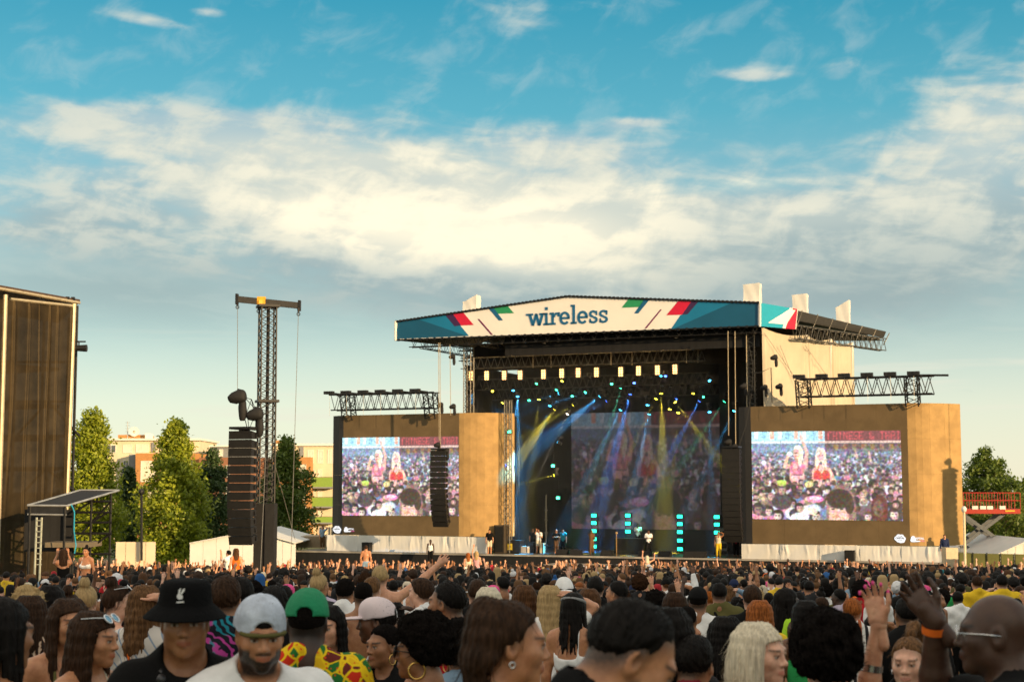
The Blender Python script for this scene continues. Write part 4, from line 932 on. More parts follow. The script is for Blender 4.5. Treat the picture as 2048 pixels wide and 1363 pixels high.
def txt(body, size, at, ax, mt, parent, name='lettering', bold=0.0, align='CENTER'):
    cu = bpy.data.curves.new(name, 'FONT'); cu.body = body; cu.size = size; cu.align_x = align; cu.align_y = 'CENTER'; cu.extrude = .002; cu.offset = bold; cu.resolution_u = 2
    tmp = bpy.data.objects.new(name, cu); COL.objects.link(tmp); bpy.context.view_layer.update()
    me = bpy.data.meshes.new_from_object(tmp.evaluated_get(bpy.context.evaluated_depsgraph_get())); bpy.data.objects.remove(tmp)
    me.materials.clear(); me.materials.append(mt); o = bpy.data.objects.new(name, me); COL.objects.link(o); o.parent = parent
    X, Y, Z = ax; M = Matrix((X, Y, Z)).transposed().to_4x4(); M.translation = Vector(at) - getroot(parent); o.matrix_local = M
    return o
def led_screen(label, cols, ytop, ybot, pic, v0, curl, logo, dark):
    """LED wall made of upright columns of tiles; the right-hand columns curl away from the field"""
    c0 = S(cols[0], ybot, v0); r = thing('led_screen', label, 'screen', SP((c0-S0).dot(SU), v0, DECK), 'side screens'); 
    z1, z0 = suz(cols[len(cols)//2], ytop, v0)[1], suz(cols[len(cols)//2], ybot, v0)[1]
    us = [suz(x, 950, v0)[0] for x in cols]; v = v0; ang = 0
    v = v0 - sum((us[k+1]-us[k])*math.tan(R(curl[k])) for k in range(len(us)-1) if curl[k] < 0); pts = [(us[0], v)]
    for k in range(len(us)-1):
        w = us[k+1]-us[k]; ang = curl[k]; v += w*math.tan(R(ang)); pts.append((us[k+1], v))
    NR = 4
    for k in range(len(us)-1):
        (a, va), (b, vb) = pts[k], pts[k+1]
        for j in range(NR):
            h0, h1 = z0+(z1-z0)*j/NR, z0+(z1-z0)*(j+1)/NR-.005; g_ = .005; m = MB()
            d = SV*.25; e = (SP(b, vb, 0)-SP(a, va, 0)).normalized()*g_
            A, B = SP(a, va, h0), SP(b, vb, h0)-e; up = Vector((0,0,h1-h0))
            m.hexa([A, B, B+d, A+d, A+up, B+up, B+d+up, A+d+up]); m.build('sunlit_led_panel' if curl[k] > 2 else 'led_panel', M_ledd if k in dark else (M_led_sunlit if curl[k] > 2 else M_led), r)
    m = MB(); m.box(SP((us[0]+us[-1])/2, v0+1.2+abs(v-v0), (z0+z1)/2), (us[-1]-us[0]-.6, .3, z1-z0-.3), rz=-TH); m.build('back_frame', M_dsteel, r)
    q = [S(x, y, v0-.02) for x, y in pic]
    picture_mesh(q, M_pic, r)
    for kind, px, py in logo:
        u, z = suz(px, py, v0-.02); ax = (SU, Vector((0,0,1)), -SV)
        if kind == 'cloud':
            m = MB()
            for dx, dz, rr in ((-.21, 0, .15), (-.08, .11, .16), (.11, .10, .16), (.23, -.01, .14), (.05, -.12, .17), (-.1, -.1, .15), (.18, -.14, .13)):
                n = 14; c = SP(u+dx, v0-.03-.002*rr, z+dz); m.poly([c + SU*(rr*math.cos(2*math.pi*t/n)) + Vector((0,0,rr*math.sin(2*math.pi*t/n))) + SV*(-.004*dx) for t in range(n)])
            m.build('emblem', M_logo, r); txt('95-106', .10, SP(u, v0-.05, z+.14), ax, M_ledd, r); txt('CAPITAL', .145, SP(u, v0-.05, z+.02), ax, M_ledd, r, bold=.006); txt('XTRA', .12, SP(u, v0-.05, z-.12), ax, M_ledd, r)
        else:
            m = MB(); n = 16
            for dx, dz, rr in ((-.30, .05, .14), (-.36, -.08, .12), (-.22, -.03, .11)): c = SP(u+dx, v0-.03-.003*rr, z+dz); m.poly([c + SU*(rr*math.cos(2*math.pi*t/n)) + Vector((0,0,rr*math.sin(2*math.pi*t/n))) for t in range(n)])
            m.prism([SP(u-.3, v0-.035, z-.20), SP(u+.12, v0-.035, z-.17), SP(u+.14, v0-.035, z-.11), SP(u-.3, v0-.035, z-.09)], SV*.004); m.build('emblem', M_logo, r)
            txt('CAPITAL', .17, SP(u+.06, v0-.05, z+.03), ax, M_logo, r, bold=.006); txt('XTRA', .12, SP(u+.27, v0-.05, z-.13), ax, M_logop, r)
    return r, us, z0, z1, v
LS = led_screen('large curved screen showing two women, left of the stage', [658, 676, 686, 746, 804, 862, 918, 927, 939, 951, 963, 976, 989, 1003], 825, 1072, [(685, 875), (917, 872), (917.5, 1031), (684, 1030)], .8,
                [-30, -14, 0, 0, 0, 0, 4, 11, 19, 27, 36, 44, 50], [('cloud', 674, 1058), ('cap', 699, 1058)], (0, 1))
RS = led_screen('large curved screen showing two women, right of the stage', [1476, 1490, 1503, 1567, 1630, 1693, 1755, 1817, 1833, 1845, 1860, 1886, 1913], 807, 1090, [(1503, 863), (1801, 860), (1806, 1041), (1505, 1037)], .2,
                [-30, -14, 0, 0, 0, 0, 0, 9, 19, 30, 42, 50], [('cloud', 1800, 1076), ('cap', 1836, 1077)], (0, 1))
def centre_screen():
    r = thing('led_screen', 'dim centre screen at the back of the stage', 'screen', SP(suz(1306, 1058, 11)[0], 11, DECK))
    us = [suz(x, 940, 11)[0] for x in np.linspace(1143, 1470, 9)]; z1, z0 = suz(1300, 823, 11)[1], suz(1300, 1058, 11)[1]
    for k in range(8):
        for j in range(5):
            m = MB(); h0, h1 = z0+(z1-z0)*j/5, z0+(z1-z0)*(j+1)/5-.01
            m.box(SP((us[k]+us[k+1])/2, 11.1, (h0+h1)/2), (us[k+1]-us[k]-.01, .16, h1-h0), rz=-TH); m.build('led_panel', M_ledd, r)
    picture_mesh([SP(us[0], 11.0, z1), SP(us[-1], 11.0, z1), SP(us[-1], 11.0, z0), SP(us[0], 11.0, z0)], M_picd, r)
    m = MB(); m.box(SP((us[0]+us[-1])/2, 11.3, (z0+DECK)/2), (us[-1]-us[0], .2, z0-DECK), rz=-TH); m.build('screen_plinth', M_black, r)
centre_screen()
# white skirts under the side screens
def skirts():
    for (lab, u0, u1, z1, vv, curl) in (('white cloth skirt under the screen left of the stage', LS[1][0], LS[1][-1]-.9, LS[2]-.02, .6, -1), ('white cloth skirt under the screen right of the stage', RS[1][0]+.2, RS[1][-1]-.9, RS[2]-.02, .1, 1)):
        rt = thing('screen_skirt', lab, 'skirt', SP((u0+u1)/2, vv, DECK))
        fl = [(random.random(), random.uniform(.004, .012), random.uniform(-1, 1), random.uniform(-.05, .05), random.random()) for _ in range(34)]
        nb = 5
        for k in range(nb):
            a, b = u0+(u1-u0)*k/nb, u0+(u1-u0)*(k+1)/nb-.02
            fold_cloth('skirt_cloth', SP(a, vv, 0), SP(b, vv, 0), z1, DECK+.02, M_white, rt, 40, 8, .045, k+int(u0))
skirts()
# bench truss above each screen
def screen_truss(label, p0, p1, legs, v, arm, dz):
    zt = suz(p0, 0, v); a, b = S(p0, dz[0], v), S(p1, dz[1], v)
    b.z = a.z = (a.z+b.z)/2
    r = thing('lighting_truss', label, 'truss', (a+b)/2 - Vector((0,0,2)), 'trusses over the side screens')
    m = MB(); truss(m, a, b, .9, 1.15, SV, (0,0,1), 13, .05, .032); m.build('box_truss', M_dsteel, r)
    for px in legs:
        u = suz(px, 800, v)[0]; m = MB(); truss(m, SP(u, v, a.z+.5), SP(u, v+.4, a.z-1.35), .8, .8, SU, SV, 3, .05, .03); m.build('leg_truss', M_dsteel, r)
    for k in range(6):
        c = a.lerp(b, (k+.35)/6)+Vector((0,0,.66)) - SV*.9; m = MB(); m.tube(c-SV*.9, c+SV*1.3, .055, n=6); hb = m.build('outrigger', M_dsteel, r)
        m = MB(); m.box(c-SV*.7-Vector((0,0,.0)), (.75, .35, .22), rz=-TH); m.build('floodlight', M_black, hb)
        m = MB(); m.tube(c-SV*.6, c-SV*.6-Vector((0,0,1.7)), .01, n=3); m.build('chain', M_rope, hb)
    if arm: m = MB(); m.tube(S(arm[0], arm[2], v), S(arm[1], arm[2], v), .07, n=6); m.build('boom', M_dsteel, r)
    return r
screen_truss('black box truss over the screen left of the stage', 668, 873, (694, 860), .6, (658, 700, 789), (806, 799))
screen_truss('black box truss over the screen right of the stage', 1595, 1866, (1606, 1824), -.2, (1840, 1897, 750), (780, 765))

# PA hangs either side of the stage mouth
line_array('line_array', 'black curved line array hanging in front of the screen left of the stage', S(880, 901, -3.2), 1.15, .375, .75, 14, math.pi-TH+R(4), .55)
line_array('line_array', 'black curved line array hanging beside the stage mouth near the brown screen', S(1464, 897, -2.2), 1.2, .40, .75, 15, math.pi-TH+R(2), .42)
for i, (px, py, v) in enumerate(((874, 900, -3.2), (891, 912, -3.2), (1456, 895, -2.2), (1468, 905, -2.2))):
    hoist('chain_hoist', ['upper dark hoist over the line array before the left screen', 'lower dark hoist over the line array before the left screen', 'upper dark hoist over the line array beside the stage mouth', 'lower dark hoist over the line array beside the stage mouth'][i], S(px, py, v), .42, 'hoists over the stage line arrays')
for i, (px, py, v) in enumerate(((880, 812, -.5), (905, 815, -.5), (1548, 718, -.3), (1528, 778, -.3), (1558, 776, -.3), (1487, 775, -.2), (904, 715, .4))):
    hoist('chain_hoist', 'small dark hoist hanging on a wire, ' + ['over the left screen beside the truss end', 'over the left screen near the roof tower', 'highest before the white side wall', 'before the white side wall near its edge', 'low before the white side wall near the truss', 'beside the black drape edge', 'under the left eave'][i], S(px, py+8, v), .42, 'hoists on wires')

# ------------------------------------------------------------------ lamps over the stage
M_lampwarm = emat('lit_blinder_bulb', (1.0, .52, .16), 2.9)
M_par = {c: emat('lit_lens_'+c, k, 9) for c, k in dict(cyan=(.05, .55, 1), blue=(.05, .15, 1), yellow=(1, .8, .05), green=(.05, 1, .45), white=(1, .9, .7)).items()}
LC = dict(cyan=(.08, .5, 1), blue=(.06, .30, 1), yellow=(1, .78, .06), green=(.1, 1, .5), white=(1, .85, .6))
def lamps():
    # front lighting truss and mid truss
    for i, (v, x0, y0, x1, y1) in enumerate(((3.0, 925, 727, 1408, 713), (6.5, 935, 770, 1420, 762), (9.5, 960, 790, 1440, 785))):
        a, b = S(x0, y0, v), S(x1, y1, v); b.z = a.z
        o = MB(); truss(o, a, b, .6, .8, SV, (0,0,1), 34, .035, .02)
        t = o.build('lighting_truss', M_scaf); tag(t, ['front lighting truss carrying the row of bright warm lamps', 'middle lighting truss with coloured lamps under the stage roof', 'rear lighting truss above the dim centre screen'][i], 'truss', 'lighting trusses under the stage roof')
    xs = [941.6, 973, 1008, 1040, 1086.5, 1123, 1156, 1192.5, 1241, 1276.6, 1314.5, 1349.6]; ys = [751, 750.6, 750, 749.5, 748, 746, 744.7, 744, 743, 741, 739.6, 738]
    nth = ['first', 'second', 'third', 'fourth', 'fifth', 'sixth', 'seventh', 'eighth', 'ninth', 'tenth', 'eleventh', 'twelfth']
    hb = None
    for i, (x, y) in enumerate(zip(xs, ys)):
        c = S(x, y, 2.4); r = thing('blinder_lamp', f'{nth[i]} bright warm stage lamp in the row, counted from the left screen', 'stage lamp', c-Vector((0,0,.35)), 'row of bright warm lamps')
        m = MB(); m.box(c+SV*.12, (.40, .2, .74), rz=-TH); m.build('housing', M_black, r)
        m = MB(); m.tube(c+SV*.12+Vector((0,0,.39)), c+SV*.3+Vector((0,0,.95)), .025, n=5); m.build('bracket', M_dsteel, r)
        for j in range(4):
            for s_ in (-1, 1):
                p = c + SU*(.085*s_) + Vector((0,0,.255-.17*j)); m = MB(); m.tube(p+SV*.03, p-SV*.02, .078, .068, 10); m.build('bulb', M_lampwarm, r)
        ld = bpy.data.lights.new('glow', 'POINT'); ld.energy = 35; ld.color = (1, .62, .24); ld.shadow_soft_size = .12; lo = bpy.data.objects.new('glow', ld); COL.objects.link(lo); lo.parent = r; lo.location = Vector((0, 0, .35)) - SV*.25
    k_ = .2788
    SPOT = [(198, 118, 'cyan', .1, 1, 16, 1.8), (350, 140, 'yellow', -.05, 1, 9, .8), (428, 185, 'cyan', -.2, 1, 8, 1.2), (462, 212, 'yellow', -.75, 1, 15, 2.6), (490, 95, 'cyan', -1, .35, 7, 1.0), (595, 178, 'yellow', -1, .62, 8, 1.5),
            (555, 245, 'white', -.35, 1, 7, .9), (683, 90, 'cyan', -1, .3, 7, 1.0), (785, 117, 'cyan', -1, .85, 14, 1.7), (835, 150, 'blue', -1, .5, 8, 1.3), (935, 215, 'cyan', -.4, 1, 8, 1.4), (1005, 102, 'blue', -.25, 1, 10, 3.0),
            (1130, 180, 'cyan', 0, 1, 5, .9), (1142, 245, 'cyan', -.2, 1, 8, 1.6), (1190, 135, 'yellow', -.4, 1, 6, .8), (1228, 97, 'yellow', .06, 1, 10, 2.4), (1288, 210, 'yellow', -.2, 1, 6, 1.0), (1330, 158, 'yellow', .8, 1, 9, 1.4), (1350, 235, 'yellow', 0, 1, 5, .9),
            (1500, 152, 'blue', -.55, 1, 9, 1.8), (1575, 230, 'cyan', .12, 1, 6, 1.0), (1680, 155, 'green', -.7, 1, 7, .9), (1750, 222, 'cyan', -.4, 1, 7, 1.2), (485, 442, 'cyan', -1, -.5, 6, 1.0), (458, 680, 'yellow', -1, .28, 7, 1.2), (940, 60, 'green', -.3, 1, 8, .7)]
    names = {}
    for i, (zx, zy, cn, dx, dy, ang, st) in enumerate(SPOT):
        px, py = 980+k_*zx, 760+k_*zy; v = [5.5, 7.5, 6.5, 8.5][i % 4] if zy < 300 else 6
        c = S(px, py, v); d = (SU*dx - Vector((0,0,1))*dy + SV*(-.12 if i % 2 else -.35)).normalized()
        where = 'near the left screen' if px < 1120 else ('over the middle of the stage' if px < 1310 else 'near the right drape')
        key = (cn, where); names[key] = names.get(key, 0)+1
        r = thing('moving_head_lamp', f'{nth[names[key]-1]} lamp throwing a {cn} beam {where}', 'stage lamp', c, 'moving beam lamps')
        x = d.orthogonal().normalized(); m = MB(); m.tube(c-d*.34, c-d*.02, .11, .14, 10); m.build('head', M_black, r)
        m = MB(); m.tube(c-d*.019, c-d*.004, .115, .105, 12); m.build('lens', M_par[cn], r)
        hz = Vector((x.x, x.y, 0)).normalized() if abs(x.z) < .99 else SU
        m = MB()
        for s_ in (-1, 1): m.box(c-d*.2+hz*(.18*s_)+Vector((0,0,.15)), (.05, .08, .4), rz=math.atan2(hz.y, hz.x))
        m.box(c-d*.2+Vector((0,0,.42)), (.42, .26, .16), rz=math.atan2(hz.y, hz.x)); m.build('yoke', M_black, r)
        ld = bpy.data.lights.new('beam', 'SPOT'); ld.energy = 32000*st; ld.color = LC[cn]; ld.spot_size = R(ang*1.1); ld.spot_blend = .55; ld.shadow_soft_size = .06
        lo = bpy.data.objects.new('beam', ld); COL.objects.link(lo); lo.parent = r; lo.matrix_local = Matrix.Translation(d*.06) @ d.to_track_quat('-Z', 'Y').to_matrix().to_4x4()
    # small coloured par lamps and dark fixtures along the trusses
    rg = random.Random(4); cols = ['cyan', 'green', 'yellow', 'blue']; cnt = {}
    for i in range(44):
        px = 945+ (1425-945)*(i+.5)/44 + rg.uniform(-3, 3); lit = rg.random() < .36; v = rg.choice([3.2, 6.3, 9.3]); py = {3.2: 765, 6.3: 785, 9.3: 800}[v] + rg.uniform(-7, 9) - (px-945)*.02
        c = S(px, py, v); d = (Vector((0,0,-1)) - SV*.6 + SU*rg.uniform(-.5, .5)).normalized(); cn = rg.choice(cols)
        if lit: cnt[cn] = cnt.get(cn, 0)+1
        if lit: lb = f'{(nth+["thirteenth"]*9)[cnt[cn]-1]} small lit {cn} lamp on the stage trusses from the left'
        else: tn = {3.2: 'front', 6.3: 'middle', 9.3: 'rear'}[v]; cnt[tn] = cnt.get(tn, 0)+1; lb = f'{(nth+["thirteenth"]*9)[cnt[tn]-1]} small unlit black lamp on the {tn} stage truss from the left'
        r = thing('par_lamp', lb, 'stage lamp', c, 'small lamps on the stage trusses' if lit else 'small unlit lamps on the stage trusses'); m = MB(); m.tube(c-d*.3, c, .09, .13, 8); m.build('can', M_dsteel, r)
        if lit: m = MB(); m.tube(c+d*.001, c+d*.012, .10, .095, 10); m.build('lens', M_par[cn], r)
        m = MB(); m.path([c-d*.2+SU*.16, c-d*.1+SU*.16+Vector((0,0,.3)), c-d*.1-SU*.16+Vector((0,0,.3)), c-d*.2-SU*.16], .02, 4); m.build('bracket', M_scaf, r)
    # lamps at the left side of the stage mouth
    for i, (px, py, cn) in enumerate(((1020, 863, 'green'), (1010, 931, 'blue'), (1107, 931, 'green'), (1117, 995, 'green'))):
        c = S(px, py, 2.5 if px < 1050 else 7); r = thing('strobe_lamp', f'square {cn} lamp ' + ['high on the left stage tower', 'halfway up the left stage tower', 'hanging by the centre screen edge, upper one', 'hanging by the centre screen edge, lower one'][i], 'stage lamp', c, 'square side lamps')
        m = MB(); m.box(c, (.34, .2, .3), rz=-TH); m.build('housing', M_black, r); m = MB(); m.box(c-SV*.11, (.24, .015, .17), rz=-TH); m.build('lens', M_par[cn], r); m = MB(); m.tube(c+Vector((0,0,.15)), c+Vector((0,0,1.6)), .02, n=4); m.build('hanger', M_dsteel, r)
    M_st = mat('lit_strobe_panel', (.02, .02, .02), var=0, emit=(.02, .95, .50), estr=3.2)
    for i, (px, ys_) in enumerate(((1189, (1030, 1045, 1061, 1077, 1092)), (1257, (1030, 1046, 1062)), (1361, (1032, 1047, 1063, 1080, 1097)), (1435, (1033, 1048, 1064)))):
        b = S(px, 1100, 6); r = thing('strobe_tower', 'upright stack of square green lamps, ' + ['first from the left screen', 'beside the performer behind the black table', 'third from the left screen', 'nearest the white skirt of the brown screen'][i], 'stage lamp', SP((b-S0).dot(SU), 6, DECK), 'stacks of green lamps on stage')
        m = MB(); u = (b-S0).dot(SU); zt = suz(px, ys_[0]-5, 6)[1]
        for s_ in (-1, 1): m.tube(SP(u+.24*s_, 6.1, DECK), SP(u+.24*s_, 6.1, zt), .03, n=5)
        m.build('stand', M_dsteel, r)
        for y in ys_:
            z = suz(px, y, 6)[1]; m = MB(); m.box(SP(u, 6.0, z), (.5, .2, .34), rz=-TH); h = m.build('housing', M_black, r); m = MB(); m.box(SP(u, 5.89, z), (.38, .02, .23), rz=-TH); m.build('panel', M_st, h)
lamps()
def stage_haze():
    m = MB(); u0, u1 = suz(955, 900, 3)[0], suz(1436, 900, 3)[0]
    m.hexa([SP(u0, 1.2, DECK+.05), SP(u1, 1.2, DECK+.05), SP(u1, 10.7, DECK+.05), SP(u0, 10.7, DECK+.05), SP(u0, 1.2, zb-1.7), SP(u1, 1.2, zb-1.7), SP(u1, 10.7, zb-1.7), SP(u0, 10.7, zb-1.7)])
    mt = bpy.data.materials.new('stage_smoke'); mt.use_nodes = True; nt = mt.node_tree; nt.nodes.clear(); g = NT(nt)
    pv = g.n('ShaderNodeVolumePrincipled'); pv.inputs['Color'].default_value = (.8, .85, .9, 1); pv.inputs['Density'].default_value = .0065; pv.inputs['Anisotropy'].default_value = .1
    out = g.n('ShaderNodeOutputMaterial'); nt.links.new(pv.outputs[0], out.inputs['Volume'])
    o = m.build('stage_smoke', mt, kind='stuff'); tag(o, 'thin smoke hanging on the stage that shows the lamp beams', 'smoke')
stage_haze()

# ------------------------------------------------------------------ things standing on the stage
def props():
    def put(px, v): return suz(px, 1080, v)[0]
    def bx(name, label, px, v, w, d, h, mt, cat, z=0, group=None, extra=None):
        u = put(px, v); r = thing(name, label, cat, SP(u, v, DECK+z), group); c = SP(u, v, DECK+z+h/2); m = MB(); m.box(c, (w, d, h-.03), rz=-TH); m.build('body', mt, r)
        m = MB(); e = .035
        for a in (-1, 1):
            for b in (-1, 1): m.box(c+SU*(a*w/2)+SV*(b*d/2), (e, e, h-.05), rz=-TH)
        m.build('corner_trim', M_dsteel, r)
        if extra: extra(r, u, c)
        return r
    def front(mt, w, h, dz=0):
        def f(r, u, c): m = MB(); m.box(c-SV*.47+Vector((0,0,dz)), (w, .03, h), rz=-TH); m.build('front_panel', mt, r)
        return f
    bx('dj_table', 'wide black cloth covered table in the middle of the stage', 1262, 5, 2.2, .9, 1.12, M_black, 'table', extra=front(M_blackcloth, 2.1, 1.0))
    bx('monitor_desk', 'black mixing desk at the left stage wing with yellow sign', 1025, 2.5, 1.5, .9, .95, M_black, 'desk', extra=front(mat('yellow_sign', (.75, .55, .05), .6), .35, .45))
    bx('speaker_stack', 'tall black side speaker stack beside the left screen', 1003, 1.8, .7, .9, 2.05, mat('brown_black_speaker', (.06, .045, .03), .6), 'speaker', extra=front(M_grille, .6, 1.8))
    bx('flight_case', 'black flight case with silver trim behind the left stage desk', 1066, 3.5, .55, .9, .8, M_black, 'case', extra=front(M_dsteel, .4, .6))
    bx('flight_case', 'small pale flight case low on the left stage', 1050, 2.6, .5, .5, .5, mat('pale_case', (.5, .45, .38), .5), 'case')
    bx('keyboard_case', 'pale boxed rack beside the standing roadie', 1085, 3, .25, .5, .75, mat('cream_case', (.6, .5, .33), .5), 'case')
    nm = ['left end', 'third', 'middle', 'right', 'rightmost']
    for i, px in enumerate((1125, 1152, 1215, 1290, 1330, 1380, 1400)):
        u = put(px, .9); r = thing('monitor_wedge', 'low black wedge speaker on the stage edge, ' + ['first', 'second', 'third', 'fourth', 'fifth', 'sixth', 'seventh'][i] + ' from the left screen', 'speaker', SP(u, .9, DECK), 'wedge speakers along the stage edge')
        m = MB(); a = .42; m.prism([SP(u-a, .5, DECK), SP(u-a, 1.1, DECK), SP(u-a, 1.1, DECK+.38), SP(u-a, .85, DECK+.4)], SU*(2*a)); m.build('cabinet', M_cab, r)
        m = MB(); m.prism([SP(u-a*.9, .50, DECK+.04), SP(u-a*.9, .79, DECK+.38), SP(u-a*.9, .785, DECK+.395), SP(u-a*.9, .49, DECK+.05)], SU*(1.8*a)); m.build('grille', M_grille, r)
    for px, py, lab, v in ((734, 1090, 'left', .3), (1700, 1112, 'right', -.3)):
        u, zz = suz(px, py, v); r = thing('fill_speaker', f'black box speaker in front of the white skirt under the {lab} screen', 'speaker', SP(u, v, DECK), 'fill speakers'); c = SP(u, v, DECK+.36)
        m = MB(); m.box(c, (.62, .5, .68), rz=-TH); m.build('cabinet', M_cab, r); m = MB(); m.box(c-SV*.26, (.54, .02, .6), rz=-TH); m.build('grille', M_grille, r)
    u = put(1092, 2.8); r = thing('scaffold_post', 'tall thin brown mast with cross arms behind the left stage', 'mast', SP(u, 2.8, DECK)); m = MB(); m.tube(SP(u, 2.8, DECK), SP(u, 2.8, DECK+4.2), .05, n=6); m.build('pole', M_scaf, r)
    m = MB(); 
    for z in (.6, 1.5, 2.4, 3.1): m.tube(SP(u-.12, 2.8, DECK+z), SP(u+.12, 2.8, DECK+z), .05, n=5)
    m.build('clamp', M_scaf, r)
    u = put(1233, .6); r = thing('microphone_stand', 'thin gold stand with a round head at the stage edge', 'stand', SP(u, .6, DECK)); m = MB(); m.tube(SP(u, .6, DECK), SP(u, .6, DECK+1.55), .028, n=6); m.build('pole', mat('gold_stand', (.5, .32, .12), .4, .5), r); m = MB(); m.ball(SP(u, .6, DECK+1.6), .09); m.build('head', mat('gold_stand', (.5, .32, .12)), r, smooth=True)
    u = put(1446, 2.5); r = thing('drum_riser', 'dark percussion rack with hanging gear at the right stage wing', 'rack', SP(u, 2.5, DECK))
    for du in (-.3, .3): m = MB(); m.tube(SP(u+du, 2.5, DECK), SP(u+du, 2.5, DECK+1.9), .035, n=5); m.build('post', M_scaf, r)
    for z in (.5, 1.0, 1.5, 1.85): m = MB(); m.box(SP(u, 2.5, DECK+z), (.7, .4, .16), rz=-TH); m.build('shelf', M_scaf, r)
    # tall wing truss on the left with a ladder frame
    u = suz(1016, 900, 2)[0]; r = thing('wing_truss', 'slim truss ladder standing between the left screen and the stage', 'truss', SP(u, 2, DECK)); m = MB(); truss(m, SP(u, 2, DECK), SP(u, 2, suz(1016, 800, 2)[1]), .4, .4, SU, SV, 18, .035, .02); m.build('ladder_truss', M_scaf, r)
    for k, (x0, y0, x1, y1) in enumerate(((1010, 860, 1030, 900), (1028, 930, 1036, 990))): m = MB(); m.tube(S(x0, y0, 1.8), S(x1, y1, 1.8), .03, n=4); m.build('brace', M_scaf, r)
    # right-hand wing: pale railing by the man in blue
    r = thing('access_stairs', 'pale boxed stairs at the end of the stage by the green fence', 'stairs', P(1900, 1130, 94)+Vector((0,0,-1.5)))
    a, b = P(1892, 1095, 93.5), P(1916, 1095, 93.5); zb_ = P(1900, 1140, 93.5).z
    m = MB(); m.box(((a.x+b.x)/2, 94, (a.z+zb_)/2), (b.x-a.x, 1.0, a.z-zb_)); m.build('side_panel', mat('cream_panel', (.6, .5, .34), .7), r)
    for k in range(7): x = b.x+.05+k*.1; m = MB(); m.tube((x, 94, P(1920, 1105, 94).z), (x, 94, P(1920, 1090, 94).z), .012, n=4); m.build('baluster', M_steel, r)
    m = MB(); m.tube((b.x, 94, P(1920, 1090, 94).z), (b.x+.8, 94, P(1920, 1089, 94).z), .02, n=5); m.build('handrail', M_steel, r)
props()
line_array('line_array', 'black line array hanging beyond the picture edge by the right screen', P(2360, 840, 89.3), 1.2, .40, .75, 14, math.pi-TH, .4)
hoist('chain_hoist', 'dark hoist over the line array beyond the picture edge', P(2352, 833, 89.3), .5, 'hoists over the stage line arrays')
def side_mast():
    r = thing('speaker_mast', 'black lattice mast beyond the picture edge carrying a line array', 'mast', Vector((42, 91.2, ground_z(91)))); a, b = Vector((42, 91.2, ground_z(91))), Vector((42, 91.2, 11.2))
    m = MB(); lattice(m, a, b, .6, .6, (1,0,0), (0,1,0), 18, .035, .018); m.build('mast_section', M_dsteel, r)
    m = MB(); m.box((40.2, 90.3, 11.2), (4.4, .25, .3), rz=.46); m.build('top_beam', M_dsteel, r); q = P(2360, 840, 89.3); m = MB(); m.tube(q, (q.x, q.y, 11.1), .02, n=4); m.build('cable', M_rope, r)
side_mast()
# unseen slab shaped as flats, added behind the camera to shade the near crowd
def shade_block():
    c = Vector((120, -84, 0)); d = Vector((.719, .695, 0)); n = Vector((-.695, .719, 0)); gz = ground_z(-84); H = 35.4-gz; L = 84
    r = thing('apartment_block', 'unseen brown block of flats added behind the camera as a shade caster', 'building', c+Vector((0,0,gz))); ax = (d, n, Vector((0,0,1)))
    m = MB(); m.box(c-n*6+Vector((0,0,gz+H/2)), (L, 12, H), ax=ax); m.build('wall', M_brick2, r)
    m = MB(); m.box(c-n*6+Vector((0,0,gz+H+.2)), (L+.8, 12.8, .4), ax=ax); m.build('roof', M_roof, r)
    for j in range(11):
        m = MB(); m.box(c+n*.06+Vector((0,0,gz+2.2+j*3.0)), (L-3, .1, 1.4), ax=ax); m.build('window', M_glass, r)
shade_block()
